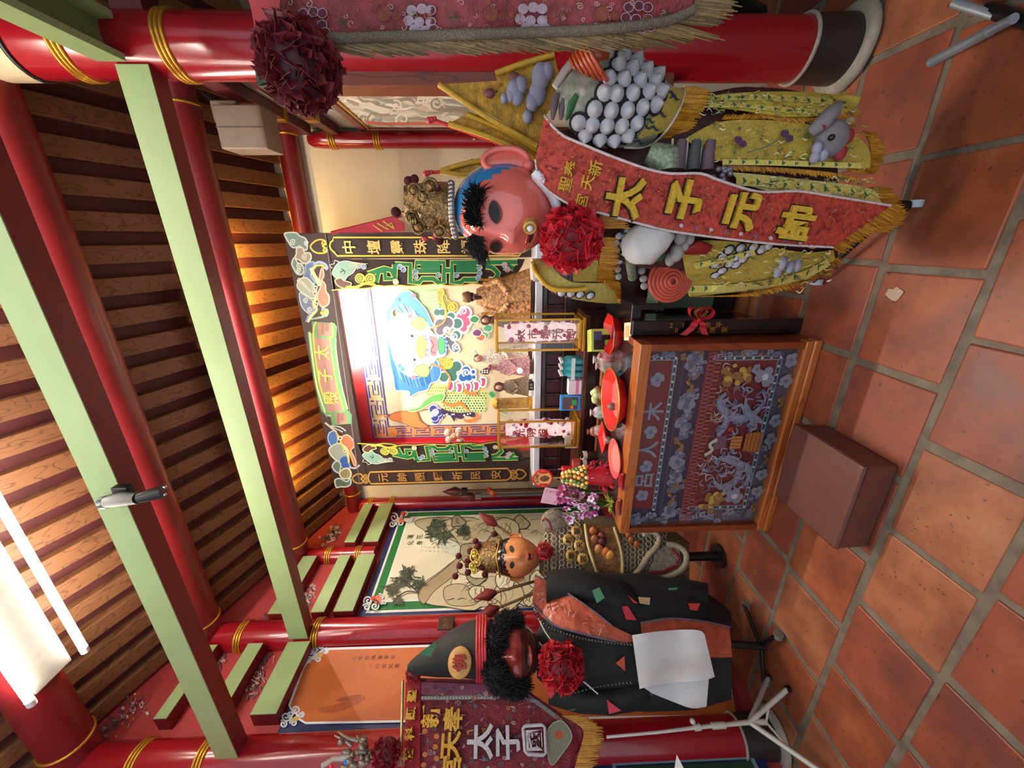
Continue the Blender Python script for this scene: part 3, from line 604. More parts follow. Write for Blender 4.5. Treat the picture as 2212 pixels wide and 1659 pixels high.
# carved green lattice brackets (the left one mirrored)
xc = (fa(900, 559).x+fa(900, 1001).x)/2
def lattice(mirror):
    def fn(px, py):
        p = at(px, py, Y=YA-.004)
        if mirror: p.x = 2*xc-p.x
        return p
    A = Art(fn, (0, -1, 0), .0012)
    body = [(716, 560), (1134, 560), (1128, 575), (1118, 590), (1100, 600), (1080, 606), (1062, 618), (1020, 612), (1000, 616), (965, 617), (945, 613), (905, 617), (885, 618), (860, 616), (830, 618), (815, 616), (800, 622), (780, 624), (760, 622), (716, 627)]
    mb = MB(); mb.poly([fn(*p)+V(0, .004, 0) for p in body], (0, -1, 0), .022); mb.build('bracket_board', BROWN, ap)
    mb.v = []; 
    A.line(body[4:], 2.4, YEL)
    G1 = (24, 122, 66); E1 = (222, 226, 112)
    bars = [[(853, 571), (886, 571), (886, 610), (906, 610), (912, 602), (936, 602), (946, 610), (959, 610), (959, 567), (899, 567), (899, 588)], [(899, 585), (951, 585)], [(909, 575.5), (951, 575.5)], [(961, 584), (974, 584)],
            [(1033, 567), (976, 567), (976, 610), (996, 610), (1002, 604), (1033, 604)], [(985, 584), (1033, 584)], [(985, 575.5), (1028, 575.5)], [(853, 571), (853, 602), (832, 602), (832, 587), (818, 587), (812, 610)], [(795, 592), (815, 585), (830, 580), (846, 584), (852, 596)], [(1050, 567), (1118, 566)], [(1050, 575), (1064, 578), (1076, 590), (1070, 602)], [(1085, 578), (1098, 574), (1110, 580)]]
    for b in bars: A.line(b, 13.5, E1)
    A.up()
    for b in bars: A.line(b, 9, G1)
    A.up()
    for x, y, c in ((864, 576, (34, 92, 160)), (872, 582, (34, 92, 160)), (898, 588, (30, 96, 110)), (898, 598, (30, 96, 110)), (947, 594, (40, 120, 116)), (986, 594, (30, 90, 150)), (1036, 578, (60, 130, 120)), (1036, 590, (34, 104, 180)), (1033, 600, (34, 104, 180)), (786, 576, (60, 92, 130)), (775, 574, (60, 92, 130)), (1090, 572, (206, 96, 140)), (1096, 582, (206, 96, 140)), (1060, 603, (226, 190, 90))):
        A.disc((x, y), 6.2, (210, 222, 200), 12); A.disc((x, y), 4.8, c, 12); A.curl((x+.6, y), 3.6, 1.3, 1.1, (210, 226, 224), x)
    A.up()
    A.outl([(718, 590), (726, 574), (736, 566), (752, 564), (770, 572), (764, 588), (752, 596), (744, 606), (732, 604), (724, 598)], (126, 158, 138), (206, 212, 186), 1.8)
    A.outl([(724, 606), (736, 600), (744, 606), (760, 612), (748, 622), (732, 618)], (86, 44, 40), (200, 206, 120), 2)
    for c, r in (((778, 601), 11), ((800, 602), 12)): A.disc(c, r, (226, 196, 70), 18); A.curl(c, r*.8, 1.8, 1.8, (40, 96, 60), 1); 
    A.line([(748, 620), (770, 620), (790, 612), (812, 616)], 6, (216, 190, 70), 4); A.line([(738, 580), (746, 586), (744, 592)], 2, (24, 40, 40)); A.line([(718, 580), (712, 572), (722, 570), (724, 562), (734, 566)], 2, (190, 200, 180)); A.line([(735, 588), (744, 584)], 2, (24, 40, 40))
    for i in range(5): A.line([(752+i*5, 574+i*2), (762+i*5, 566+i), (775+i*5, 570)], 1.4, (196, 192, 150), 3)
    A.outl([(848, 604), (858, 602), (862, 612), (852, 616)], (214, 206, 170), (90, 60, 50), 1)
    return A.build('green_fretwork', VC(), ap)
lattice(False); lattice(True)
# niche behind the frame
YP = 3.15
np_ = thing('altar_niche', 'bright red lined niche behind the altar frame', 'niche', (-1.0, 3.05, 1.2))
PINKRED = mat('niche_red', (206, 52, 58), .4, var=.1, scale=6)
nx0 = -1.735; nx1 = -.05
MB().box((nx0-.03, YA+.051, 1.20), (nx0, YP+.03, 2.80)).build('left_cheek', PINKRED, np_)
MB().box((nx1, YA+.051, 1.20), (nx1+.03, YP+.03, 2.80)).build('right_cheek', PINKRED, np_)
MB().box((nx0, YA+.051, 2.79), (nx1, YP+.03, 2.82)).build('soffit', PINKRED, np_)
for i in range(9): MB().box((nx0, 2.99+i*.017, 2.784), (nx1, 2.992+i*.017, 2.79)).build('soffit_groove', REDD, np_) if i % 4 == 0 else None
bp_ = thing('beast_mural', 'mural of a white-faced blue-maned guardian beast among clouds in the niche', 'wall painting', (-1.0, YP, 1.2))
MB().box((nx0, YP, 1.20), (nx1, YP+.02, 2.79)).build('panel', mat('mural_ground', (240, 222, 180), .55, var=.05, scale=4), bp_)
def pm(px, py): return at(px, py, Y=YP)
A = Art(pm, (0, -1, 0), .0008)
def z1(*p): return [(730+x*.22295, 600+y*.22295) for x, y in p]
def z2(*p): return [(930+x*.19281, 600+y*.19281) for x, y in p]
WH = (250, 250, 248)
# key-fret border in the mural's own plane
def bm(a, b): return V(a, YP, b)
B = Art(bm, (0, -1, 0), .0008)
zt0, zt1 = 2.53, 2.675; xs = nx0+.045
B.fill([(nx0, 2.79), (nx1, 2.79), (nx1, zt1), (nx0, zt1)], (206, 60, 60)); B.fill([(nx0, 2.79), (xs, 2.79), (xs, 1.26), (nx0, 1.26)], (200, 40, 52)); B.up()
B.fill([(xs, zt1), (nx1, zt1), (nx1, zt0), (xs, zt0)], (238, 208, 150)); B.fill([(xs, zt1), (xs+.115, zt1), (xs+.115, 1.26), (xs, 1.26)], (222, 150, 84)); B.up()
BL = (70, 72, 146)
for k in range(9):
    a = xs+.02+k*.19
    for q in ([(a, zt0+.02), (a+.16, zt0+.02), (a+.16, zt0+.07), (a+.07, zt0+.07)], [(a, zt1-.02), (a+.12, zt1-.02), (a+.12, zt1-.055), (a+.03, zt1-.055), (a+.03, zt0+.045), (a+.12, zt0+.045)], [(a+.16, zt1-.02), (a+.16, zt0+.095)]): B.line(q, .012, BL)
for k in range(8):
    a = zt0-.06-k*.17
    for q in ([(xs+.02, a), (xs+.02, a-.14), (xs+.05, a-.14), (xs+.05, a-.05)], [(xs+.095, a), (xs+.095, a-.10), (xs+.072, a-.10), (xs+.072, a-.02), (xs+.04, a-.02)], [(xs+.095, a-.14), (xs+.06, a-.14)]): B.line(q, .011, BL)
for q, w in (([(xs, zt1), (nx1, zt1)], .012), ([(xs+.11, zt0), (nx1, zt0)], .012), ([(xs+.118, zt0), (xs+.118, 1.26)], .009), ([(xs, zt1), (xs, 1.26)], .01)): B.line(q, w, BL)
B.build('key_fret_border', VC(), bp_)
def blob(z, discs, c, e, w):
    for x, y, r in discs: A.disc(z((x, y))[0], (r+w)*.2, e, 18)
    for x, y, r in discs: A.disc(z((x, y))[0], r*.2, c, 18)
# scaly body
A.fill(z2((130, 1230), (300, 1270), (620, 1260), (650, 1400), (600, 1490), (230, 1500), (120, 1430)), (236, 226, 140), 4)
A.fill(z1((560, 60), (800, 60), (990, 130), (990, 300), (820, 290), (700, 180)), (176, 214, 150), 4)
A.fill(z1((860, 1060), (1040, 1040), (1050, 1130), (900, 1160)), (226, 226, 130), 4)
rf = random.Random(31)
for j in range(9):
    for i in range(16):
        x = 150+i*32+(j % 2)*16; y = 1265+j*28
        if not (1240+.0*x < y < 1490 and 140 < x < 630 and y > 1240+(x > 560)*30): continue
        p = z2((x, y))[0]; A.disc(p, 3.4, (250, 246, 190), 9); A.disc((p[0]+.5, p[1]), 2.3, rf.choice(((70, 140, 60), (104, 160, 70), (150, 190, 80), (120, 150, 60))), 8)
for j in range(5):
    for i in range(9):
        p = z1((810+i*20+(j % 2)*10, 140+j*30))[0]; A.disc(p, 3.2, (240, 244, 190), 9); A.disc(p, 2.2, (150, 200, 130), 8)
for j in range(3):
    for i in range(8): p = z1((870+i*22+(j % 2)*10, 1065+j*30))[0]; A.disc(p, 3.2, (246, 240, 170), 9); A.disc(p, 2.2, (140, 180, 80), 8)
A.up()
# clouds
blob(z2, [(130, 230, 48), (185, 300, 45), (255, 325, 45), (110, 170, 30)], (178, 168, 108), (238, 216, 80), 10)
blob(z2, [(390, 390, 50), (350, 450, 55), (395, 490, 50), (370, 560, 40)], (206, 104, 136), WH, 26)
blob(z2, [(75, 385, 35), (135, 385, 35), (230, 430, 40), (300, 510, 52), (290, 640, 45)], (84, 128, 116), WH, 16)
blob(z2, [(110, 520, 55), (190, 505, 60), (110, 590, 45)], (122, 116, 122), WH, 18)
A.outl(z2((170, 650), (240, 680), (300, 750), (330, 800), (280, 840), (220, 800), (190, 730)), (106, 114, 128), WH, 3.2)
blob(z2, [(290, 990, 55), (230, 1055, 60), (150, 1110, 50), (250, 1105, 48)], (66, 120, 104), WH, 18)
blob(z2, [(130, 960, 50), (195, 960, 45)], (176, 166, 104), (240, 214, 70), 12)
blob(z2, [(400, 1035, 42), (365, 1110, 45), (430, 1115, 35), (480, 1050, 20), (485, 1110, 20)], (40, 106, 178), WH, 16)
blob(z2, [(40, 1470, 50), (90, 1540, 45), (60, 1590, 40)], (58, 66, 140), (210, 206, 226), 8)
blob(z1, [(925, 1270, 40), (975, 1300, 40), (940, 1350, 38)], (58, 66, 140), (210, 206, 226), 8)
A.up()
for c, r, z, col in (((190, 585), 9, z2, WH), ((270, 660), 9, z2, WH), ((290, 770), 9, z2, WH), ((370, 375), 9, z2, WH), ((240, 330), 9, z2, (240, 214, 70)), ((195, 970), 10, z2, (240, 214, 70)), ((400, 1060), 9, z2, WH), ((45, 1520), 8, z2, WH), ((950, 1300), 8, z1, WH)): A.curl(z(c)[0], r, 1.5, 3.2, col, 2)
for x, y in ((225, 1215), (325, 1235), (420, 1232), (512, 1215), (590, 1170)):
    A.outl(z2((x-35, y-50), (x+20, y-55), (x+35, y-10), (x+15, y+45), (x-30, y+40), (x-20, y-5)), (206, 84, 126), WH, 3.4)
A.line(z2((190, 1270), (330, 1290), (480, 1270), (610, 1230)), 2, YEL, 4)
# dotted spines, orange flames
A.fill(z2((120, 1460), (200, 1490), (330, 1510), (480, 1500), (490, 1560), (400, 1540), (340, 1580), (280, 1560), (270, 1610), (220, 1540), (160, 1530), (150, 1580)), (66, 48, 76), 3)
for i in range(14): A.disc(z2((rf.uniform(140, 480), rf.uniform(1500, 1560)))[0], 1.8, (240, 236, 236), 8)
A.fill(z2((560, 1040), (640, 1000), (660, 1040), (640, 1080), (570, 1070)), (60, 46, 60), 3)
for i in range(6): A.disc(z2((580+i % 3*28, 1035+i//3*22))[0], 2, (240, 236, 226), 8)
for q in (((110, 1380), (240, 1430), (320, 1400), (380, 1440), (440, 1490)), ((370, 1240), (430, 1290), (500, 1290), (540, 1330)), ((370, 1590), (450, 1600), (530, 1550), (510, 1490))): A.line(z2(*q), 8, (238, 144, 70), 5, taper=1)
A.outl(z1((500, 1340), (560, 1300), (700, 1285), (770, 1300), (800, 1380), (870, 1430), (840, 1452), (720, 1440), (620, 1400), (520, 1370)), (236, 138, 76), (150, 84, 60), 1.4)
A.line(z1((380, 1335), (500, 1330)), 3, (226, 170, 90)); A.disc(z1((495, 1328))[0], 3, (150, 60, 70))
A.outl(z1((690, 1270), (780, 1250), (850, 1180), (930, 1130), (1030, 1120), (1010, 1190), (930, 1200), (860, 1240), (790, 1280), (700, 1290)), (112, 186, 96), (226, 236, 170), 2)
A.line(z1((780, 1290), (880, 1270)), 1.5, (120, 60, 40))
# blue mane and beast face
A.outl(z1((470, 330), (520, 250), (600, 150), (700, 130), (770, 210), (850, 300), (900, 400), (930, 480), (860, 460), (800, 400), (740, 380), (690, 330), (640, 350), (560, 300), (530, 340), (560, 430), (490, 440)), (104, 166, 222), (230, 242, 252), 2)
A.outl(z1((480, 560), (520, 700), (560, 840), (620, 900), (700, 960), (800, 960), (900, 880), (950, 790), (1000, 900), (970, 990), (900, 1020), (870, 1080), (770, 1110), (700, 1150), (690, 1100), (620, 1090), (560, 1080), (540, 960), (500, 780)), (70, 138, 210), (220, 238, 250), 2)
for i in range(30):
    t = i/29; A.line(z1((520+t*330, 250+t*170-60*math.sin(PI*t)), (560+t*300, 300+t*140-50*math.sin(PI*t)), (600+t*300, 330+t*110)), 1.3, rf.choice(((60, 120, 190), (170, 210, 240), (130, 180, 230))), 3)
    A.line(z1((540+t*380, 800+t*60+120*math.sin(PI*t)), (560+t*370, 860+t*60+120*math.sin(PI*t)), (590+t*350, 960+t*20+90*math.sin(PI*t))), 1.3, rf.choice(((50, 110, 180), (120, 180, 230), (40, 90, 160))), 3)
A.fill(z1((480, 440), (600, 350), (700, 340), (860, 430), (900, 500), (960, 560), (1040, 580), (1050, 740), (960, 780), (900, 840), (820, 930), (700, 950), (600, 890), (540, 760), (500, 600)), (248, 248, 244), 4)
for cx, cy in ((800, 440), (830, 895)):
    A.outl(z1((cx-90, cy), (cx-50, cy-50), (cx+20, cy-60), (cx+60, cy), (cx+30, cy+60), (cx-40, cy+50)), (188, 220, 130), (110, 170, 90), 1.6)
    for k in range(4): A.line(z1((cx-50+k*24, cy-30), (cx-40+k*24, cy+30)), 2, (238, 170, 130))
A.outl(z1((775, 590), (810, 560), (850, 590), (862, 650), (860, 700), (845, 760), (800, 770), (775, 730), (765, 660)), (246, 188, 118), (230, 150, 90), 1.4)
A.outl(z1((880, 560), (960, 570), (980, 620), (975, 700), (950, 760), (890, 740), (900, 650)), (236, 140, 146), (250, 240, 240), 2.6); A.line(z1((900, 600), (930, 650), (900, 700), (950, 730)), 1.6, (176, 50, 70), 4)
A.outl(z1((985, 580), (1030, 590), (1040, 660), (1030, 720), (990, 730), (975, 660)), (96, 196, 110), (60, 150, 190), 2)
for c in ((845, 560), (860, 590), (870, 700), (860, 740), (1050, 590), (1055, 630), (1055, 670), (1050, 715)): A.curl(z1(c)[0], 3.4, 1.3, 1.3, (40, 96, 180), c[0])
for q in (((700, 510), (740, 560), (700, 600), (750, 590)), ((720, 740), (750, 790), (730, 840), (770, 800)), ((680, 560), (720, 570)), ((700, 790), (740, 770))): A.line(z1(*q), 1.2, (120, 120, 130), 3)
for c in ((720, 560), (745, 790)): A.disc(z1(c)[0], 3, (70, 60, 70), 12)
for c in ((600, 850), (630, 880), (735, 960), (700, 370), (740, 170), (580, 210)): A.disc(z1(c)[0], 5, (226, 130, 150) if c[0] > 650 else (90, 140, 190), 10)
# ribbons of the whiskers
A.line(z2((0, 560), (120, 520), (170, 450), (165, 330), (130, 230), (150, 150), (100, 130)), 4, (238, 168, 120), 5); A.line(z2((170, 450), (165, 330), (130, 230), (150, 150), (95, 130)), 4, (240, 206, 70), 5)
A.line(z2((0, 960), (120, 1000), (200, 1080), (220, 1150), (190, 1250)), 4.4, (240, 150, 90), 5)
A.outl(z2((840, 1190), (900, 1200), (920, 1240), (880, 1260), (835, 1250)), (30, 84, 160), (200, 220, 240), 2); A.outl(z2((650, 1290), (690, 1265), (730, 1310), (690, 1340)), (80, 170, 90), (180, 220, 170), 1.6)
for cx, cy, c in ((640, 560, (90, 180, 130)), (600, 640, (110, 190, 140)), (560, 660, (240, 130, 90)), (520, 610, (130, 70, 120)), (490, 460, (70, 150, 90)), (830, 1480, (120, 180, 120))): A.outl(z2((cx-50, cy), (cx, cy-40), (cx+55, cy-10), (cx+30, cy+40), (cx-30, cy+35)), c, (240, 240, 220), 2)
A.build('painting', VC(), bp_)
# lamp tucked behind the head board, lighting the mural
nl = thing('niche_lamp', 'white lamp tucked behind the head board of the altar', 'lamp', (-.6, 3.03, 2.76))
MB().cyl((-1.0, 3.03, 2.768), (-.2, 3.03, 2.768), .012, n=12).build('tube', emitter('niche_glow', (255, 250, 240), 190), nl)
MB().box((-1.03, 3.012, 2.778), (-.17, 3.05, 2.789)).build('batten', WHITE, nl)
# ================================================================ ALTAR CABINET AND LEDGE
cab = thing('altar_cabinet', 'dark wooden altar cabinet with spindle front below the niche', 'cabinet', (-1.0, 2.7, 0))
DW = mat('dark_plum_wood', (52, 26, 30), .3, var=.2, scale=10, coat=.4)
MB().box((-1.86, 2.72, 0), (-.02, 2.90, 1.20)).build('body', DW, cab, bevel=.004)
MB().box((-1.90, 2.66, 1.205), (.06, YP, 1.255)).build('marble_ledge', mat('pale_marble', (214, 214, 222), .25, var=.1, scale=8, coat=.3), cab, bevel=.006)
MB().box((-1.88, 2.68, 1.165), (.03, 2.75, 1.205)).build('cornice', DW, cab, bevel=.008)
MB().box((-1.88, 2.69, 1.03), (.03, 2.73, 1.05)).build('lower_rail', DW, cab, bevel=.006)
mb = MB(); mb.lathe([(.012, 0), (.017, .02), (.009, .04), (.013, .07), (.009, .1), (.016, .115), (.01, .118)], (0, 0, 0), 10)
scat('spindle', mb, DW, [T(-1.78+i*.112, 2.705, 1.048) for i in range(16)], cab)
MB().box((-1.74, 2.712, 1.052), (-.1, 2.719, 1.16)).build('maroon_panel', mat('maroon_panel', (70, 18, 28), .4, var=.3, scale=20), cab)
# second tier that carries lamps and cups
tier = thing('offering_tier', 'dark wooden step behind the front table carrying the lantern columns', 'shelf', (-1.0, 2.5, 0))
MB().box((-1.8, 2.42, .0), (-.46, 2.66, .93)).build('step_body', DW, tier)
MB().box((-1.83, 2.38, .93), (-.445, 2.66, .96)).build('step_top', mat('step_top_wood', (84, 44, 30), .3, coat=.4), tier, bevel=.004)
# ================================================================ OFFERING TABLE
def pane(name, tint=(255, 255, 255), refl=.08, rough=.02):
    if name in MATS: return MATS[name]
    m = bpy.data.materials.new(name); m.use_nodes = True; MATS[name] = m; nt = m.node_tree; N = nt.nodes; L = nt.links
    N.remove(N['Principled BSDF']); out = N['Material Output']
    tr = N.new('ShaderNodeBsdfTransparent'); tr.inputs[0].default_value = C(*tint); gl = N.new('ShaderNodeBsdfGlossy'); gl.inputs['Roughness'].default_value = rough
    lw = N.new('ShaderNodeLayerWeight'); lw.inputs[0].default_value = .15; mr = N.new('ShaderNodeMapRange'); mr.inputs[3].default_value = refl*.5; mr.inputs[4].default_value = min(1, refl*5); L.new(lw.outputs['Fresnel'], mr.inputs[0])
    mx_ = N.new('ShaderNodeMixShader'); L.new(mr.outputs[0], mx_.inputs[0]); L.new(tr.outputs[0], mx_.inputs[1]); L.new(gl.outputs[0], mx_.inputs[2]); L.new(mx_.outputs[0], out.inputs[0])
    return m
GLASS = pane('glass_pane')
TW = wood('table_wood', (176, 100, 44), (146, 74, 28), .3, axis=0, scale=7, coat=.3)
TWV = wood('table_wood_upright', (132, 60, 24), (104, 42, 16), .3, axis=2, scale=7, coat=.3)
TX0, TX1, TY0, TY1, TZ = -1.548, -.457, 1.697, 2.36, .852
tb = thing('offering_table', 'wooden offering table with embroidered cloth behind its glass front', 'table', (-1, 2.0, 0))
MB().box((TX0, TY0, TZ-.052), (TX1, TY0+.10, TZ)).build('front_rail', TW, tb, bevel=.003)
for x in (TX0, TX1-.035): MB().box((x, TY0+.10, TZ-.05), (x+.035, TY1, TZ)).build('side_rail', TWV, tb, bevel=.003)
MB().box((TX0, TY1-.04, TZ-.05), (TX1, TY1, TZ)).build('back_rail', TW, tb, bevel=.003)
MB().box((TX0+.035, TY0+.10, TZ-.012), (TX1-.035, TY1-.04, TZ-.004)).build('glass_top', mat('smoked_glass_top', (60, 46, 46), .08, coat=.5), tb)
for x in (TX0, TX1-.034): MB().box((x, TY0, .072), (x+.034, TY0+.045, TZ-.052)).build('post', TWV, tb, bevel=.003)
MB().box((TX0-.004, TY0-.004, .036), (TX1+.004, TY0+.045, .072)).build('plinth_moulding', TW, tb, bevel=.006)
MB().box((TX0-.008, TY0-.010, 0), (TX1+.008, TY0+.045, .036)).build('plinth', TW, tb, bevel=.006)
for x in (TX0, TX1-.02): MB().box((x, TY0+.045, 0), (x+.02, TY1, TZ-.05)).build('side_panel', TWV, tb)
MB().box((TX0+.02, TY0+.042, .04), (TX1-.02, TY0+.05, TZ-.05)).build('backing_board', mat('navy_cloth', (54, 50, 78), .8, var=.35, scale=60), tb)
YC = TY0+.0405
def tm(px, py): return at(px, py, Y=YC)
def zt(*p): return [(1340+x*.18987, 680+y*.18987) for x, y in p]
def tq(u, v):  # u: 0 left..1 right, v: 0 top..1 bottom of the cloth
    return V(TX0+.034+u*(TX1-TX0-.068), YC, TZ-.052-v*(TZ-.052-.072))
cloth = Art(tq, (0, -1, 0), .0008); rc = random.Random(17)
SILV = (140, 144, 160); SIL2 = (106, 110, 128); GLD = (150, 110, 50); NVY = (46, 40, 66); CRM = (120, 32, 36); TEAL = (40, 76, 80)
cloth.fill([(0, 0), (1, 0), (1, 1), (0, 1)], (72, 70, 86))
cloth.fill([(.035, .0), (.985, .0), (.985, .245), (.035, .245)], NVY); cloth.fill([(.10, .0), (.95, 0), (.95, .175), (.10, .175)], CRM)
cloth.fill([(.02, .255), (.985, .255), (.985, .40), (.02, .40)], NVY); cloth.fill([(.0, .40), (1, .40), (1, .46), (0, .46)], (132, 34, 42))
cloth.fill([(.1, .46), (.945, .46), (.945, .905), (.1, .905)], CRM); cloth.fill([(.0, .46), (.1, .46), (.1, 1), (0, 1)], (86, 84, 100)); cloth.fill([(.0, .91), (1, .91), (1, 1), (0, 1)], (80, 78, 96)); cloth.fill([(.945, .46), (1, .46), (1, 1), (.945, 1)], (78, 72, 92))
cloth.up()
def dashes(q, n, w):
    cloth.line(q, w*1.7, (150, 166, 176)); cloth.line(q, w*1.1, TEAL)
    P = [np.array(p) for p in q]
    for i in range(n+1):
        t = i/n*(len(P)-1); k = min(int(t), len(P)-2); p = P[k]*(1-(t-k))+P[k+1]*(t-k); cloth.disc(p, .0065, (204, 208, 214), 8, ry=.009)
dashes([(.09, .19), (.955, .19)], 22, .016); dashes([(.955, .0), (.955, .19)], 4, .012); dashes([(.09, .895), (.95, .895)], 20, .018); dashes([(.95, .46), (.95, .895)], 7, .013); dashes([(.095, .46), (.095, .895)], 7, .013)
cloth.up()
def flower(A, c, r, c1, c2, n=5, k=1.3):
    for i in range(n):
        a = 2*PI*i/n+rc.random(); A.disc((c[0]+r*.6*math.cos(a), c[1]+r*.6*k*math.sin(a)), r*.5, c1, 8, ry=r*.5*k)
    A.disc(c, r*.35, c2, 8, ry=r*.35*k)
def dragonet(A, c, s, col, k=1.3):
    for i in range(7):
        t = i/6; A.disc((c[0]+s*(t-.5)*1.6, c[1]+k*s*.35*math.sin(t*7)), s*.24*(1.1-t*.5), col, 8, ry=s*.24*k*(1.1-t*.5))
    A.disc((c[0]+s*.1, c[1]-s*.3*k), s*.12, (222, 190, 90), 7)
for i in range(9):
    u = .07+i*.108; (dragonet if i % 3 == 1 else flower)(cloth, (u, .31), .045, GLD if i % 3 == 1 else SILV, *(() if i % 3 == 1 else (SIL2,)))
    flower(cloth, (u+.05, .325), .03, SIL2, (160, 150, 160))
for i in range(70): flower(cloth, (rc.uniform(.03, .97), rc.choice((rc.uniform(.27, .385), rc.uniform(.92, .99), rc.uniform(.27, .385)))), rc.uniform(.008, .02), rc.choice((SILV, SIL2, (96, 100, 130), (120, 124, 150), GLD)), (90, 90, 120), 4)
for i in range(50): flower(cloth, (rc.uniform(.01, .085), rc.uniform(.0, .98)), rc.uniform(.012, .024), rc.choice((SILV, SIL2, (110, 116, 140))), (90, 90, 120), 4)
for i in range(24): flower(cloth, (rc.uniform(.958, .99), rc.uniform(.0, .98)), rc.uniform(.008, .018), rc.choice((SILV, SIL2, GLD)), (90, 90, 120), 4)
for i in range(9): (dragonet if i % 3 == 0 else flower)(cloth, (.1+i*.105, .955), .034, GLD if i % 3 == 0 else SILV, *(() if i % 3 == 0 else (SIL2,)))
# tassel loops of the upper valance
for i in range(46):
    u = .012+i*.0214; cloth.line([(u-.008, .405), (u, .395), (u+.008, .405), (u+.006, .44), (u, .455), (u-.006, .44)], .0045, (160, 84, 92), 2, True)
    cloth.line([(u, .45), (u, .485)], .006, (206, 120, 60) if i % 2 else (160, 60, 66))
cloth.up()
# centre: silver beasts, throne and flanking lions
def squiggle(A, n, box, cols, w=(.006, .016), k=1.3):
    for i in range(n):
        x = rc.uniform(box[0], box[2]); y = rc.uniform(box[1], box[3]); a = rc.uniform(0, 6.28); l = rc.uniform(.02, .05)
        A.line([(x, y), (x+l*math.cos(a), y+l*k*math.sin(a)), (x+l*1.4*math.cos(a+.9), y+l*1.4*k*math.sin(a+.9))], rc.uniform(*w), rc.choice(cols), 3, taper=1)
for q in ([(.78, .56), (.74, .52), (.70, .55), (.66, .62), (.64, .72), (.68, .80), (.74, .84), (.79, .80)], [(.70, .58), (.62, .60), (.56, .57), (.52, .60)], [(.62, .86), (.66, .76), (.70, .72), (.76, .70)], [(.28, .60), (.24, .66), (.26, .74), (.32, .78), (.40, .74), (.42, .64), (.40, .56)], [(.42, .6), (.36, .82), (.28, .86), (.22, .80)]):
    cloth.line(q, .05, (122, 124, 150), 5, taper=1); cloth.line(q, .03, SILV, 5, taper=1)
squiggle(cloth, 60, (.58, .52, .80, .86), (SILV, SIL2, (150, 150, 174), (112, 114, 140))); squiggle(cloth, 60, (.20, .52, .46, .86), (SILV, SIL2, (150, 150, 174), (112, 114, 140)))
squiggle(cloth, 36, (.12, .48, .93, .56), ((200, 190, 190), (176, 84, 90), GLD), (.004, .009))
for c in ((.87, .60), (.17, .60)):
    for i in range(26): cloth.disc((c[0]+rc.gauss(0, .028), c[1]+rc.gauss(0, .05)), rc.uniform(.01, .022), rc.choice((GLD, (150, 112, 48), (206, 164, 72))), 8, ry=rc.uniform(.014, .03))
for c in ((.86, .80), (.18, .78)): flower(cloth, c, .05, SILV, (206, 210, 224), 5); flower(cloth, (c[0]+.04, c[1]-.07), .024, SILV, SIL2, 5)
cloth.fill([(.475, .66), (.545, .66), (.545, .74), (.475, .74)], (176, 104, 44)); cloth.fill([(.46, .76), (.56, .76), (.57, .88), (.45, .88)], (186, 108, 40))
for k in range(4): cloth.line([(.455, .78+k*.028), (.565, .78+k*.028)], .005, (110, 56, 34)); cloth.line([(.48+k*.02, .66), (.48+k*.02, .74)], .006, (214, 150, 70))
cloth.fill([(.47, .54), (.54, .54), (.55, .62), (.48, .63)], (120, 80, 96)); cloth.disc((.585, .64), .012, (206, 60, 30), 9, ry=.02); cloth.line([(.44, .49), (.47, .54), (.50, .51), (.53, .56)], .02, (206, 200, 190), 3)
cloth.build('embroidered_cloth', VC('cloth'), tb)
mbc = MB(); mbc.color(*SILV)
for ch, u in (('木', .685), ('人', .47), ('呂', .285)): mbc.text(ch, .105, FRONT(tq(u, .085))@T(0, 0, .003), .004, .02)
mbc.build('raised_characters', VC('cloth'), tb)
md = Art(tq, (0, -1, 0), .004); [flower(md, (u, .085), .035, SILV, SIL2, 6, 1.3) for u in (.85, .57, .37, .19)]; md.build('flower_applique', VC('cloth'), tb)
MB().box((TX0+.034, TY0+.012, .073), (TX1-.034, TY0+.015, TZ-.053)).build('glass_front', pane('table_front_glass', refl=.10, rough=.22), tb)
# ---------------------------------------------------------------- stool
st = thing('kneeling_stool', 'low brown vinyl kneeling stool in front of the offering table', 'stool', (-1, 1.37, 0))
VIN = mat('brown_vinyl', (98, 56, 46), .45, var=.1, scale=6, bump=.08, bscale=90)
o = MB().hexa([V(-1.20, 1.195, .0), V(-.812, 1.195, .0), V(-.812, 1.555, .0), V(-1.20, 1.555, .0), V(-1.205, 1.19, .15), V(-.806, 1.19, .15), V(-.806, 1.56, .15), V(-1.205, 1.56, .15)]).build('padded_body', VIN, st, bevel=.014)
mb = MB(); mb.tube([V(-1.2, 1.192, .133), V(-.81, 1.192, .133), V(-.808, 1.556, .133), V(-1.2, 1.556, .133), V(-1.2, 1.192, .133)], .0035, 6); mb.build('piping', mat('dark_vinyl', (64, 34, 30), .5), st)
# ---------------------------------------------------------------- black plaque stand with bow, crate
bk = thing('plaque_stand', 'narrow black lacquer stand with gold lettering and a red bow beside the table', 'plaque', (-.41, 1.9, 0))
BL_ = mat('black_lacquer', (18, 15, 18), .2, var=.1, coat=.5)
MB().box((-.45, 1.84, .0), (-.375, 1.875, .85)).build('front_board', BL_, bk, bevel=.004)
MB().box((-.45, 1.88, .80), (-.30, 2.36, .848)).build('top_board', BL_, bk, bevel=.004)
MB().box((-.45, 1.88, .0), (-.437, 2.36, .80)).build('side_board', BL_, bk)
MB().box((-.335, 1.90, .70), (-.30, 2.36, .80)).build('apron', BL_, bk, bevel=.004)
mb = MB().color(178, 152, 84)
for i, ch in enumerate('2018敬贈合境平安'): mb.text(ch, .032, FRONT((-.425 if i % 2 else -.40, 1.839, .66-i*.03))@RZ(-PI/2 if i < 4 else 0), .0006, .006)
mb.build('gold_lettering', GOLD, bk)
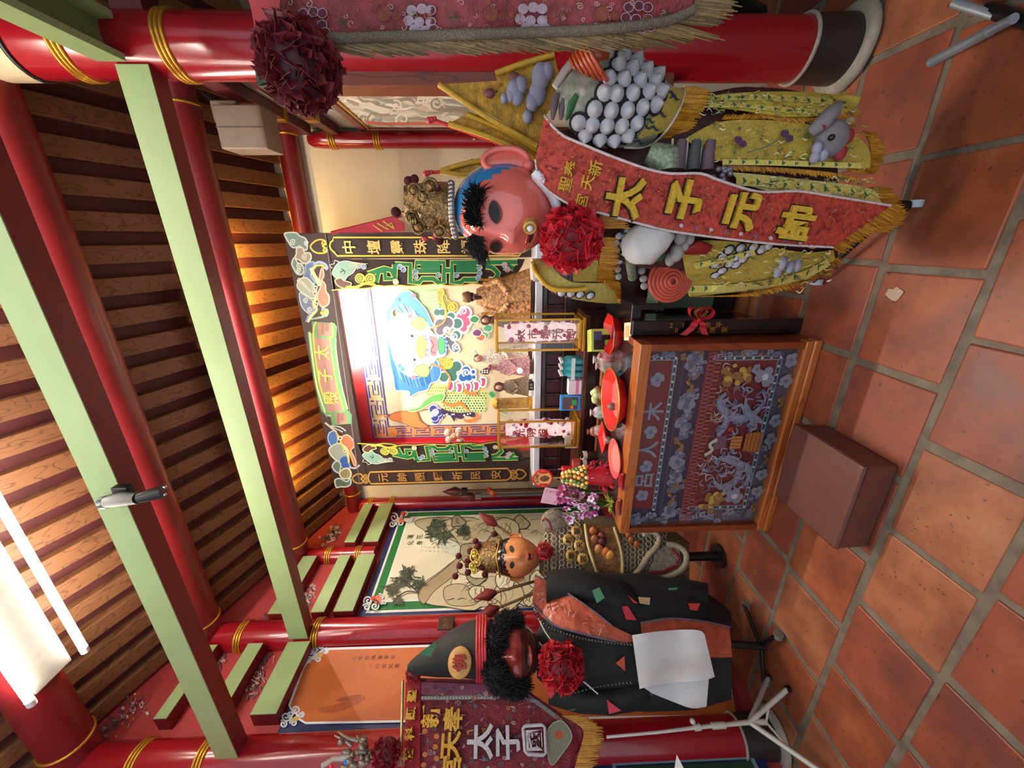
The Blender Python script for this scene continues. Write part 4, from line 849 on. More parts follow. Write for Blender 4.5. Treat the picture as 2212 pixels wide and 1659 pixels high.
bw = thing('ribbon_bow', 'red ribbon bow tied around the black plaque stand', 'ribbon', (-.40, 1.82, .55))
REDR = mat('red_ribbon', (206, 40, 52), .4, var=.15, scale=30)
def ribbon(name, pts, w, m, par, side, th=.0015):
    P = crom(pts, 6); s = V(side).normalized()*w/2
    mb = MB(); mb.grid([[V(p)-s, V(p), V(p)+s] for p in P], True, th, V(side).cross(V(P[-1])-V(P[0])).normalized() if (V(side).cross(V(P[-1])-V(P[0]))).length > 1e-6 else V(0, -1, 0)); return mb.build(name, m, par)
bc = at(1508, 690, Y=1.815)
for a in (-1, 1):
    ribbon('bow_loop', [bc, bc+V(.02, -.02, a*.05), bc+V(.055, -.015, a*.055), bc+V(.05, 0, a*.012), bc+V(.01, .0, 0)], .03, REDR, bw, (.3, 1, 0))
    ribbon('bow_tail', [bc, bc+V(-.02, -.012, a*.02), bc+V(-.045, -.004, a*.03), bc+V(-.075, -.006, a*.055+.01)], .032, REDR, bw, (.1, .2, 1))
ribbon('bow_loop', [bc, bc+V(.04, -.02, .03), bc+V(.06, -.02, .0), bc+V(.04, -.01, -.03), bc], .03, mat('gold_ribbon', (220, 160, 90), .4), bw, (0, 1, 0))
MB().ell(bc+V(0, -.008, 0), (.014, .012, .014), 10, 6).build('bow_knot', REDR, bw)
cr_ = thing('plastic_crate', 'pale green ribbed plastic crate behind the black plaque stand', 'crate', (-.3, 2.55, .2))
CG = mat('pale_green_plastic', (112, 146, 126), .4, var=.08)
cy0, cy1 = 2.42, 2.58; MB().box((-.42, cy0, .14), (-.20, cy1, .5)).build('bin', CG, cr_, bevel=.008)
for k in range(6): MB().box((-.41+k*.038, cy0-.008, .16), (-.395+k*.038, cy0, .46)).build('rib', CG, cr_)
MB().box((-.43, cy0-.014, .46), (-.19, cy1+.01, .51)).build('rim', CG, cr_, bevel=.004); MB().box((-.43, cy0-.01, .02), (-.19, cy1, .14)).build('black_base', BLACK, cr_)
MB().box((-.40, cy0+.02, 0), (-.22, cy1-.02, .02)).build('foot', BLACK, cr_)
# ================================================================ THINGS ON THE TABLE
TT = TZ-.004
def on(px, py, z=TT): return at(px, py, Z=z)
REDP = mat('red_plastic', (214, 36, 34), .3, var=.06, coat=.3); PINKP = mat('pink_plastic', (232, 96, 92), .3, var=.08, coat=.3)
def tray(label, c, r, n, h, m, m2, rot=0, fill=None, sx=1.):
    t = thing('tray', label, 'tray', c)
    def ring(rr, z): return [V(c)+V(sx*rr*math.cos(rot+2*PI*i/n), rr*math.sin(rot+2*PI*i/n), z) for i in range(n)]
    MB().loft([ring(r*.72, 0), ring(r*.76, .004), ring(r, h), ring(r*1.04, h+.003), ring(r*1.0, h+.006), ring(r*.72, .012)], True, True, n > 12).build('dish', m, t)
    MB().loft([ring(r*.72, .0122), ring(r*.70, .0135)], True, True, False).build('lining', m2, t)
    return t
tray('red octagonal tray at the right end of the table', on(1335, 722), .115, 8, .05, REDP, mat('dark_lining', (80, 30, 30), .4), PI/8)
t = tray('large red octagonal tray with gold rim in the middle of the table', on(1340, 862), .17, 8, .055, REDP, PINKP, PI/8)
MB().torus(V(on(1340, 862))+V(0, 0, .058), (0, 0, 1), .172, .004, 32).build('gold_rim', GOLD, t)
tray('pink round plate on the left part of the table', on(1335, 990), .11, 28, .02, PINKP, mat('pink_lining', (244, 140, 130), .3, var=.2, scale=40))
tray('red plate behind the pink plate', on(1312, 945), .10, 4, .03, REDP, PINKP, .3)
for i, (px, py, lab) in enumerate(((1331, 878, 'right'), (1327, 916, 'middle'), (1324, 951, 'left'))):
    c = on(px, py-0, TT); t = thing('incense_cup', '%s of three small grey cups on the table glass' % lab, 'cup', c, group='small grey cups')
    MB().lathe([(.012, 0), (.02, .006), (.024, .022), (.02, .038), (.012, .046), (.001, .048)], c, 14).build('cup', mat('grey_ceramic', (108, 98, 84), .3, var=.2), t); MB().torus(c+V(0, 0, .004), (0, 0, 1), .014, .003, 14, 6).build('foot_ring', BLACK, t)
for i, (px, py, lab, c) in enumerate(((1350, 1042, 'glossy red moon block nearer the middle of the table edge', (170, 30, 34)), (1343, 1097, 'brownish moon block at the left end of the table edge', (150, 70, 46)))):
    p = at(px, py, Z=TZ); t = thing('moon_block', lab, 'moon block', p)
    mb = MB(); ring = []
    for k in range(13):
        a = PI*k/12; ring.append((p+V(.05*math.cos(a)-.0, .028*math.sin(a)-.004, .012), .003+.013*math.sin(a)))
    mb.tube([q for q, r in ring], [r for q, r in ring], 10); mb.build('crescent', mat('moon_red_%d' % i, c, .25, coat=.4), t)
    MB().box(p+V(-.045, -.006, .0), p+V(.045, .0, .004)).build('flat_side', mat('moon_dark', (110, 30, 30), .4), t)
t = thing('framed_card', 'small cream framed card at the right corner of the table', 'card', on(1362, 715))
c = on(1358, 716); M = T(c)@RZ(.25)@RX(.25)
MB().box((-.045, -.03, 0), (.045, .03, .008), M).build('mount', mat('cream_card', (240, 224, 176), .5), t, bevel=.002); MB().box((-.03, -.018, .008), (.03, .018, .0095), M).build('print', mat('peach_print', (226, 160, 110), .5), t)
# lantern columns
def lantern(label, x, y, z0, seed, vertical):
    t = thing('lantern_column', label, 'lantern', (x, y, z0)); w = .098; h = .575
    for s, zz in ((1.12, 0), (1.0, .022), (1.12, h-.02)): MB().box((x-w*s, y-w*s, z0+zz), (x+w*s, y+w*s, z0+zz+.02)).build('gold_plate', GOLD, t, bevel=.004)
    for sx in (-1, 1):
        for sy in (-1, 1): MB().box((x+sx*w-.006, y+sy*w-.006, z0+.04), (x+sx*w+.006, y+sy*w+.006, z0+h-.02)).build('gold_post', GOLD, t)
    for a, b in (((-w, -w-.001), (w, -w+.001)), ((-w-.001, -w), (-w+.001, w)), ((w-.001, -w), (w+.001, w))):
        MB().box((x+a[0], y+a[1], z0+.042), (x+b[0], y+b[1], z0+h-.02)).build('glass', GLASS, t)
    r = random.Random(seed); 
    core = MB(); core.tube([(x, y, z0+.05), (x, y, z0+.12), (x, y, z0+.3), (x, y, z0+h-.06)], [.05, .06, .062, .05], 18); core.build('inner_lamp', mat('lamp_core', (238, 206, 202), .5, emit=.45, var=.2, scale=40), t)
    mb = MB()
    for i in range(90):
        a = r.uniform(0, 6.28); zz = z0+.06+r.random()*(h-.14); rr = .063; mb.color(*r.choice(((222, 60, 70), (250, 240, 240), (250, 250, 250), (210, 120, 130), (240, 214, 214), (180, 40, 60))))
        mb.ell((x+rr*math.cos(a), y+rr*math.sin(a), zz), (r.uniform(.006, .018),)*3, 7, 5)
    o = mb.build('paper_flowers', VC(), t); o['kind'] = 'stuff'
    mb = MB().color(170, 40, 60)
    for i, ch in enumerate(vertical): mb.text(ch, .07, FRONT((x, y-.075, z0+h-.16-i*.08)), .001, .012)
    mb.build('lettering', VC(), t)
    return t
lantern('glass lantern column right of the offerings, red characters facing front', -.565, 2.47, .96, 1, '太市壇元帥')
lantern('glass lantern column left of the offerings, beside the gold tablet', -1.27, 2.47, .96, 2, '光明燈')
# offerings between and around the lanterns
def boxthing(name, label, cat, c, s, m, rot=0, parts=(), bevel=.003):
    t = thing(name, label, cat, c); M = T(c)@RZ(rot)
    MB().box((-s[0]/2, -s[1]/2, 0), (s[0]/2, s[1]/2, s[2]), M).build('carton', m, t, bevel=bevel)
    for nm, lo, hi, mm in parts: MB().box(lo, hi, M).build(nm, mm, t)
    return t
cg = V(-.56, 2.19, TT)
boxthing('gift_box', 'yellow-green gift carton with dark window on the right of the table', 'box', cg, (.13, .10, .13), mat('lime_carton', (196, 210, 92), .4), .3, (('dark_window', (-.055, -.052, .02), (.03, -.0505, .115), BLACK), ('green_label', (-.05, -.0535, .03), (.0, -.052, .05), mat('bright_green', (126, 200, 60), .4)), ('blue_seal', (.0, -.0535, .07), (.05, -.052, .115), mat('navy_seal', (60, 70, 116), .4))))
c = V(-.80, 2.44, .96); t = thing('bottle_pack', 'teal wrapped bundle of small bottles between the lanterns', 'bottles', c)
r = random.Random(4)
for i in range(3):
    for j in range(3):
        q = c+V(-.05+.045*i, -.02+.04*j, 0); MB().lathe([(.018, 0), (.02, .01), (.02, .09), (.009, .105), (.009, .125), (.011, .127), (.011, .14), (.002, .142)], q, 12).build('bottle', mat('teal_glass', (60, 160, 168), .15, var=.3, scale=30, coat=.5), t)
        MB().cyl(q+V(0, 0, .128), q+V(0, 0, .145), .0115, n=10).build('cap', WHITE, t)
mb = MB(); mb.box(c+V(-.08, -.045, .05), c+V(.07, -.043, .075)); mb.build('wrap_label', mat('pale_label', (220, 236, 236), .4), t)
boxthing('carton', 'white and pink carton right of the blue frame', 'box', V(-.935, 2.42, .96), (.10, .06, .09), mat('white_pink_carton', (244, 226, 232), .4), 0, (('pink_band', (-.0505, -.0305, .02), (.0505, .0305, .04), mat('pink_band', (226, 130, 170), .4)),))
boxthing('toy_frame', 'blue rimmed toy frame beside the white carton', 'box', V(-1.05, 2.41, .96), (.11, .03, .14), mat('sky_blue_plastic', (60, 150, 226), .3), 0, (('dark_window', (-.045, -.016, .02), (.045, -.0155, .125), mat('brownish_window', (90, 70, 70), .3)), ('green_block', (-.01, -.03, .03), (.03, -.016, .06), mat('leaf_green', (50, 170, 80), .4)), ('orange_bar', (-.04, -.02, .05), (-.015, -.0155, .07), mat('orange_bar', (230, 130, 50), .4))))
c = V(-.90, 2.16, TT); t = thing('incense_burner', 'brown bowl holding pale green fruit in the middle of the table', 'bowl', c)
MB().lathe([(.03, 0), (.05, .02), (.062, .05), (.06, .07), (.05, .062), (.02, .03)], c, 20).build('bowl', mat('amber_brown', (112, 52, 18), .2, coat=.5, var=.3), t)
for k in range(5): MB().ell(c+V(.03*math.cos(k*1.3), .03*math.sin(k*1.3), .075+.006*(k % 2)), .022, 12, 8).build('pale_fruit', mat('pale_green_fruit', (196, 206, 150), .35, var=.2), t)
def bag(label, c, s, col, seed):
    t = thing('snack_bag', label, 'snack bag', c); r = random.Random(seed); mb = MB(); rings = []
    for i in range(7):
        f = i/6; rr = [1, 1.05, 1, .9, .7, .3, .55][i]; rings.append([c+V(s*rr*math.cos(a)*(1+r.uniform(-.12, .12)), s*.6*rr*math.sin(a)*(1+r.uniform(-.12, .12)), f*s*1.9) for a in (2*PI*k/12 for k in range(12))])
    mb.loft(rings); mb.build('bag', mat('bag_%d' % seed, col, .2, var=.5, scale=40, coat=.4), t); MB().torus(c+V(0, 0, s*1.58), (0, 0, 1), s*.3, s*.05, 12, 6).build('tie', REDR, t)
bag('clear snack bag tied in front of the teal bottles', on(1318, 790), .045, (206, 186, 176), 5); bag('pinkish snack bag next to the right red tray', on(1322, 768), .04, (214, 130, 136), 6); bag('silvery snack bag right of the big red tray', V(-.68, 2.2, TT), .05, (216, 214, 206), 7); bag('white snack bag left of the brown bowl', V(-1.04, 2.22, TT), .045, (220, 218, 214), 8)
bag('small translucent bag behind the pink plate', V(-1.16, 2.2, TT), .04, (190, 180, 172), 9); bag('colourful snack bag at the foot of the left lantern', V(-1.22, 2.3, TT), .04, (200, 120, 80), 12)
t = None
for i, (x, lab) in enumerate(((-1.39, 'black lidded tin behind the pink plate, right one'), (-1.45, 'black lidded tin behind the pink plate, left one'))):
    c = V(x, 2.28, TT); t = thing('lidded_tin', lab, 'tin', c); MB().cyl(c, c+V(0, 0, .075), .027, n=20).build('tin', mat('brown_tin', (60, 36, 30), .3), t); MB().cyl(c+V(0, 0, .075), c+V(0, 0, .1), .0285, n=20).build('lid', mat('pale_lid', (226, 206, 200), .3), t); MB().cyl(c+V(0, 0, .1), c+V(0, 0, .115), .02, n=16).build('knob', BLACK, t)
boxthing('wooden_box', 'pale wooden box with red label left of the left lantern', 'box', V(-1.36, 2.43, .96), (.09, .06, .09), mat('pale_box', (226, 212, 176), .5), 0, (('red_label', (-.03, -.032, .0), (.03, -.0305, .05), REDP), ('orange_seal', (-.015, -.034, .01), (.015, -.032, .04), mat('orange_seal', (240, 150, 50), .5))))
boxthing('candle_shelf', 'small white shelf rack with red candle behind the fruit cone', 'rack', V(-1.52, 2.33, TT), (.12, .05, .16), mat('red_white_rack', (222, 90, 84), .4), 0, (('white_post', (-.062, -.03, 0), (-.045, .03, .19), WHITE), ('cream_shelf', (-.07, -.03, .09), (.07, .03, .1), mat('cream_shelf', (224, 206, 176), .5))))
t = thing('red_candle', 'red ridged candle on top of the white rack', 'candle', V(-1.53, 2.33, TT+.16)); MB().lathe([(.022, 0), (.026, .02), (.022, .04), (.026, .06), (.02, .075), (.002, .08)], V(-1.53, 2.33, TT+.16), 14).build('wax', REDP, t); MB().cyl(V(-1.53, 2.33, TT+.23), V(-1.53, 2.33, TT+.26), .003, n=6).build('wick', WHITE, t)
# round fan, fruit cone, streamers, card, orchids, bromeliad
c = at(1172, 1033, Y=2.05); t = thing('round_fan', 'round paper fan with red rim standing behind the fruit cone', 'fan', c)
MB().cyl(c+V(0, .004, 0), c+V(0, -.004, 0), .062, n=40).build('disc', mat('orange_paper', (244, 176, 104), .5), t); MB().torus(c, (0, 1, 0), .06, .007, 40, 8).build('rim', REDP, t)
mb = MB().color(120, 60, 40); [mb.text(ch, .026, FRONT(c+V(-.022+k*.022, -.0055, .036)), .0005, .008) for k, ch in enumerate('太子爺')]; mb.build('lettering', VC(), t)
for s in (-1, 1): MB().box(c+V(s*.044-.006, -.006, -.03), c+V(s*.044+.006, -.0045, .02)).build('red_bar', REDP, t)
MB().ell(c+V(0, -.0045, -.012), (.022, .002, .03), 16, 10).build('brown_motif', mat('brown_motif', (120, 84, 60), .5, var=.5, scale=80), t); MB().cyl(c+V(0, 0, -.06), V(c.x, c.y, TT), .005, n=8).build('stick', mat('bamboo', (190, 150, 90), .5), t)
c = V(-1.36, 1.98, TT); t = thing('fruit_cone', 'cone of little yellow wrapped balls on a red paper stand', 'offering cone', c)
MB().tube([c, c+V(0, 0, .12), c+V(0, 0, .14), c+V(0, 0, .30)], [.07, .05, .055, .012], 18).build('stand', mat('red_paper', (200, 36, 50), .5, var=.3, scale=60), t)
r = random.Random(8); balls = []
for i in range(7):
    n = 12-i
    for k in range(n): a = 2*PI*k/n+i*.4; rr = .062-.0062*i; balls.append(T(c+V(rr*math.cos(a), rr*math.sin(a), .155+i*.022)))
for k, (cc, nm) in enumerate((((236, 190, 70), 'gold'), ((244, 220, 150), 'cream'), ((96, 140, 60), 'green'))):
    scat('wrapped_ball', MB().ell((0, 0, 0), .0125, 10, 7), mat('ball_'+nm, cc, .3, coat=.3), balls[k::3], t)
for i in range(34):
    a = r.uniform(0, 6.28); zz = r.uniform(.0, .15); p = c+V(.06*math.cos(a), .06*math.sin(a), zz); q = c+V(.10*math.cos(a), .10*math.sin(a), zz-.03+r.uniform(-.01, .02))
    MB().tube([p, (p+q)/2+V(0, 0, .012), q], [.006, .012, .003], 6, flat=.35).build('paper_petal', mat('crimson_paper_%d' % (i % 3), ((190, 26, 60), (214, 40, 50), (150, 20, 56))[i % 3], .45), t)
t = thing('pink_card', 'pink prayer card standing among the flowers', 'card', at(1190, 1072, Y=1.98)); c = at(1190, 1072, Y=1.98); M = FRONT(c)@RZ(-.22)
MB().box((-.058, -.052, -.001), (.058, .052, .001), M).build('card', mat('pale_pink_paper', (244, 190, 208), .6), t); mb = MB().color(206, 130, 160); [mb.text(ch, .018, M@T(.035, .036-k*.024, .002)) for k, ch in enumerate('祈願平安')]; mb.text('敬獻', .014, M@T(-.04, -.035, .002)); mb.build('lettering', VC(), t)
MB().cyl(c+V(0, .004, -.05), V(c.x+.01, c.y+.01, TT), .003, n=6).build('stick', mat('bamboo'), t)
def orchid(label, c, n, seed, cols, spread=(.09, .05, .09)):
    t = thing('flower_bunch', label, 'flowers', V(c.x, c.y, TT)); r = random.Random(seed)
    for i in range(n):
        p = c+V(r.uniform(-1, 1)*spread[0], r.uniform(-1, 1)*spread[1], r.uniform(-1, 1)*spread[2]); f = thing_part = None
        mb = MB(); ax = V(r.uniform(-.5, .5), -1, r.uniform(-.3, .6)).normalized(); u = ax.orthogonal().normalized(); w = ax.cross(u); a0 = r.uniform(0, 6)
        for k in range(5):
            a = a0+2*PI*k/5; d = (u*math.cos(a)+w*math.sin(a)); s = r.uniform(.022, .032)
            side = d.cross(ax)*s*.38
            mb.color(*r.choice(cols)); mb.add([p, p+d*s*.55+side+ax*.004, p+d*s+ax*.009, p+d*s*.55-side+ax*.004], [(0, 1, 2, 3)], True)
        mb.color(150, 30, 110); mb.ell(p+ax*.005, .006, 8, 6); mb.build('blossom', VC('satin'), t)
        MB().tube([p, (p+V(c.x, c.y+.03, TT))/2+V(0, .02, -.01), V(c.x, c.y+.03, TT+.01)], .0022, 5).build('stem', mat('stem_green', (86, 110, 50), .5), t)
    return t
orchid('purple and white orchids at the left end of the table', at(1255, 1098, Y=1.88), 34, 3, ((232, 206, 224), (206, 140, 190), (180, 70, 140), (246, 236, 240)), (.085, .05, .10))
orchid('small pink and purple flowers between fan and orchids', at(1225, 1062, Y=1.95), 16, 5, ((214, 110, 160), (190, 60, 110), (236, 190, 206)), (.06, .04, .05))
c = V(-1.45, 1.84, TT); t = thing('bromeliad', 'small yellow-green leafy plant at the left end of the table', 'plant', c); r = random.Random(9)
for i in range(26):
    a = r.uniform(0, 6.28); e = r.uniform(.2, 1.2); d = V(math.cos(a)*math.cos(e), math.sin(a)*math.cos(e), math.sin(e)); p0 = c+V(0, 0, .015); s = r.uniform(.05, .085)
    MB().tube([p0, p0+d*s*.6, p0+d*s-V(0, 0, s*.15)], [.006, .008, .001], 5, flat=.3).build('leaf', mat('lime_leaf_%d' % (i % 2), ((170, 176, 70), (126, 140, 60))[i % 2], .5), t)
MB().cyl(c, c+V(0, 0, .02), .02, n=12).build('pot', mat('dark_pot', (50, 40, 36), .5), t)
# ================================================================ STATUES ON THE MARBLE LEDGE
LZ = 1.256
FACE = mat('statue_face', (222, 160, 130), .4, var=.1); GOLDS = mat('statue_gold', (206, 150, 50), .35, .5, var=.5, scale=60, bump=.8, bscale=90)
def robe(t, c, h, w, m, name='robe', flare=1.25, seed=0):
    r = random.Random(seed); rings = []
    for i in range(9):
        f = i/8; ww = w*(flare*(1-f)**1.2+.55*(1-abs(f-.65))*.9+.12); rings.append([c+V(ww*math.cos(a)*(1+.06*math.sin(a*6+seed)), ww*.6*math.sin(a), f*h) for a in (2*PI*k/20 for k in range(20))])
    return MB().loft(rings).build(name, m, t)
def statue(label, px, py, ptop, y, w, robe_m, head_r, hat=None, extras=None, seed=0):
    b = at(1138, py, Y=y); c = V(b.x, y, LZ); top = at(ptop, py, Y=y).z; h = top-LZ
    t = thing('deity_statue', label, 'statue', c)
    MB().box(c+V(-w*.9, -w*.6, 0), c+V(w*.9, w*.6, .03)).build('pedestal', mat('pedestal_wood', (90, 50, 26), .4, var=.3), t, bevel=.004)
    robe(t, c+V(0, 0, .03), h*.62, w, robe_m, seed=seed)
    hc = c+V(0, -.004, .03+h*.62+head_r*.8)
    hd_ = MB().ell(hc, (head_r*.82, head_r*.9, head_r*1.1), 18, 14).build('head', FACE, t)
    for s in (-1, 1): MB().ell(hc+V(s*head_r*.3, -head_r*.85, head_r*.12), (head_r*.12, head_r*.06, head_r*.06), 8, 6).build('eye', BLACK, hd_)
    MB().ell(hc+V(0, -head_r*.95, -head_r*.15), (head_r*.12, head_r*.12, head_r*.2), 8, 6).build('nose', FACE, hd_); MB().ell(hc+V(0, -head_r*.85, -head_r*.5), (head_r*.22, head_r*.06, head_r*.06), 8, 6).build('mouth', mat('lip_red', (180, 40, 40), .4), hd_)
    for s in (-1, 1):
        sh = c+V(s*w*.62, 0, .03+h*.52); MB().tube([sh, sh+V(s*w*.35, -w*.25, -h*.16), sh+V(-s*w*.25, -w*.75, -h*.26)], [w*.26, w*.24, w*.2], 10).build('sleeve', robe_m, t); MB().ell(sh+V(-s*w*.32, -w*.82, -h*.26), w*.12, 8, 6).build('hand', FACE, t)
    if hat: hat(t, hc, head_r, c, h, w)
    return t
def gold_crown(t, hc, r, c, h, w):
    MB().lathe([(r*.95, r*.5), (r*1.1, r*.75), (r*.9, r*1.3), (r*.95, r*1.9), (r*.4, r*2.4)], hc, 18).build('crown', GOLDS, t)
    for k in range(10): a = PI+PI*k/9; MB().cyl(hc+V(r*1.05*math.cos(a), r*1.05*math.sin(a), r*.9), hc+V(r*1.05*math.cos(a), r*1.05*math.sin(a), r*2.1), r*.05, n=6).build('crown_rod', GOLD, t)
def black_beard(t, hc, r, c, h, w):
    MB().lathe([(r*.95, r*.45), (r*1.2, r*.7), (r*1.3, r*1.2), (r*1.0, r*2.3), (r*.9, r*2.35)], hc, 18).build('tall_hat', wood('hat_strips', (150, 104, 70), (90, 50, 30), .5, axis=2, scale=60), t)
    MB().tube([hc+V(0, -r*.75, -r*.5), hc+V(0, -r*1.0, -r*1.4), hc+V(0, -r*.9, -r*3.2)], [r*.5, r*.4, r*.05], 10).build('beard', mat('beard_brown', (70, 40, 26), .7), t)
    MB().lathe([(r*.95, -r*.1), (r*1.02, r*.3), (r*.96, r*.5)], hc, 18).build('black_band', BLACK, t)
    for s in (-1, 1): MB().box(c+V(s*w*.95, -w*.2, h*.2), c+V(s*w*1.05, w*.2, h*.62)).build('gold_flap', GOLDS, t)
def hair_knot(t, hc, r, c, h, w):
    MB().ell(hc+V(0, r*.15, r*.35), (r*.9, r*.9, r*.85), 14, 10).build('hair', mat('hair_dark', (60, 54, 46), .5), t); MB().tube([hc+V(r*.8, .02, r*.3), hc+V(r*1.5, .03, r*.9), hc+V(r*1.2, .03, r*1.6)], [r*.2, r*.25, r*.1], 8).build('white_scarf', WHITE, t)
def round_pearl(t, hc, r, c, h, w):
    MB().lathe([(r*.9, r*.4), (r*1.0, r*.8), (r*.5, r*1.4)], hc, 14).build('cap', mat('cap_purple', (140, 60, 90), .4), t); MB().ell(c+V(-.01, -w*1.1, h*.25), w*.42, 16, 12).build('white_pearl', mat('pearl', (250, 246, 240), .3, emit=.3), t)  # pearl is no lamp, a faint glow is put into its white
def hood(t, hc, r, c, h, w):
    MB().torus(hc+V(0, -.003, 0), (0, 1, 0), r*1.15, r*.38, 20, 8).build('hood', mat('hood_brown', (96, 66, 50), .6), t)
ROB = lambda n, c: mat('robe_'+n, c, .5, var=.6, scale=70, bump=.6, bscale=120)
statue('tall bearded deity statue with brown hat and gold embroidered robe, right end of ledge', 1138, 640, 968, 2.80, .12, mat('gold_brocade', (206, 150, 96), .45, .2, var=.8, scale=55, bump=.8, bscale=120), .032, black_beard, seed=1)
statue('small dark brown deity statue beside the tall bearded one', 1138, 690, 1010, 2.98, .05, ROB('umber', (110, 76, 50)), .027, hood, seed=2)
statue('white-robed young deity statue at the centre of the ledge', 1138, 772, 990, 2.95, .075, ROB('ivory', (230, 216, 196)), .036, hair_knot, seed=3)
statue('little deity statue holding a white ball, before the white-robed one', 1138, 792, 1032, 2.76, .055, ROB('rose', (206, 150, 150)), .024, round_pearl, seed=4)
statue('brown hooded deity statue left of centre on the ledge', 1138, 834, 1056, 2.86, .055, ROB('moss', (130, 110, 84)), .028, hood, seed=5)
c = V(at(1138, 870, Y=2.84).x, 2.84, LZ); t = thing('gold_tablet', 'golden memorial tablet on the ledge left of the statues', 'tablet', c)
MB().box(c+V(-.055, -.02, 0), c+V(.055, .02, .03)).build('foot', GOLDS, t, bevel=.004); MB().box(c+V(-.045, -.012, .03), c+V(.045, .012, .28)).build('tablet', mat('pale_gold', (206, 162, 84), .4, .3, var=.3, scale=40), t, bevel=.006)
MB().lathe([(.05, 0), (.045, .02), (.02, .04), (.002, .05)], c+V(0, 0, .28), 16).build('finial', GOLDS, t); mb = MB().color(160, 110, 50); [mb.text(ch, .03, FRONT(c+V(0, -.0125, .24-k*.04)), .0006) for k, ch in enumerate('中壇元帥')]; mb.build('lettering', VC(), t)
for i, (px, lab) in enumerate(((852, 'white offering cup on the ledge right of the gold tablet'), (846, 'white offering cup closest to the hooded statue'))):
    c = V(at(1138, px, Y=2.70+i*.05).x, 2.70+i*.05, LZ); t = thing('offering_cup', lab, 'cup', c); MB().lathe([(.008, 0), (.009, .006), (.016, .02), (.017, .03), (.013, .03), (.006, .012)], c, 14).build('cup', WHITE, t); MB().torus(c+V(0, 0, .004), (0, 0, 1), .009, .002, 12, 6).build('foot_ring', GOLD, t)
c = V(at(1130, 834, Y=2.69).x, 2.69, LZ); t = thing('name_plate', 'small dark name plate on the ledge', 'plate', c); MB().box(c+V(-.035, -.006, 0), c+V(.035, .006, .04)).build('plate', BLACK, t, bevel=.002); mb = MB().color(220, 200, 160); mb.text('太子', .024, FRONT(c+V(0, -.0065, .02))); mb.build('lettering', VC(), t)
# paper ornament hanging at the left cheek of the niche
c = at(982, 940, Y=2.99); t = thing('paper_ornament', 'pinkish folded-paper bow ornament hanging at the left of the niche', 'ornament', c)
for s, (dx, dz) in enumerate(((-.045, .05), (.03, .055), (-.05, -.05), (.045, -.045), (0, 0), (0, .02), (.0, -.03))):
    M = T(c+V(dx, -.01*(s > 3), dz)); MB().ell((0, 0, 0), ((.042, .02, .036) if s < 4 else (.03, .024, .026)), 6, 4, M@RZ(s)@RY(s*.7)).build('fold', mat('pink_banknote_paper', (214, 170, 150), .6, var=.5, scale=60), t)
MB().ell(c+V(0, -.03, .0), .014, 10, 8).build('gold_centre', GOLD, t); MB().box(c+V(-.1, -.004, .09), c+V(-.03, .004, .1)).build('tie', REDP, t)
# ================================================================ COSTUMED DEITY FIGURES
class Fig:
    """a figure standing at B, its flat working plane turned square to the viewer"""
    def __init__(s, B, depth=.16):
        l = math.hypot(*B); s.B = np.array(B); s.n = np.array(B)/l; s.r = V(s.n[1], -s.n[0], 0); s.nv = V(s.n[0], s.n[1], 0); s.depth = depth; s.tab = None; s.dep = None
    def P(s, px, py, d=0):
        u = (829.5-py)/F; v = (px-1106)/F; D = u*_r3+v*_d3+_f2
        t = (s.B@s.n-d)/(D[0]*s.n[0]+D[1]*s.n[1]); p = CAM+t*D
        return V(float(p[0]), float(p[1]), float(p[2]))
    def body(s, px, py, lift=0):
        """point on the rounded front of the body"""
        xs, cs, hs = s.tab; c = np.interp(px, xs, cs); h = np.interp(px, xs, hs); k = (py-c)/h
        d = np.interp(px, xs, s.dep) if s.dep else s.depth
        return s.P(px, py, d*math.sqrt(max(0, 1-k*k*.98))+lift)
    def frame(s, p, up=(0, 0, 1)): return frame(p, s.r, up)
def resample(pts, n, smooth=5):
    P = np.array(crom(pts, smooth) if len(pts) > 2 else pts, float); L = np.r_[0, np.cumsum(np.hypot(*(P[1:]-P[:-1]).T))]
    t = np.linspace(0, L[-1], n); return [(float(np.interp(q, L, P[:, 0])), float(np.interp(q, L, P[:, 1]))) for q in t]
def sheet(fn, eA, eB, n, m):
    A_ = resample(eA, n); B_ = resample(eB, n)
    return [[fn(a[0]+(b[0]-a[0])*j/(m-1), a[1]+(b[1]-a[1])*j/(m-1)) for j in range(m)] for a, b in zip(A_, B_)]
def cloth_sheet(name, fn, eA, eB, m_, par, rgb=None, n=24, m=8, th=.004, nrm=(0, 1, 0), var=None):
    mb = MB(); mb.color(*(rgb or (255, 255, 255)))
    G = sheet(fn, eA, eB, n, m); mb.grid(G, True, th, -V(nrm)); return mb.build(name, m_, par)
def fringe(name, par, edge, vec, fn, rgbs, n=90, jit=.12, r=.0022, seed=1, kind='stuff'):
    rr = random.Random(seed); E_ = resample(edge, n, 4); mb = MB()
    for i, (x, y) in enumerate(E_):
        l = 1+rr.uniform(-jit, jit); a = fn(x, y); b = fn(x+vec[0]*l*.5+rr.gauss(0, .6), y+vec[1]*l*.5+rr.gauss(0, .8)); c = fn(x+vec[0]*l+rr.gauss(0, 1), y+vec[1]*l+rr.gauss(0, 1.4))
        mb.color(*rr.choice(rgbs)); mb.tube([a, b, c], [r, r*1.3, r*.5], 4)
    o = mb.build(name, VC('satin'), par); o['kind'] = kind; return o
GOLDF = ((190, 132, 34), (206, 150, 46), (160, 106, 24), (176, 120, 30))
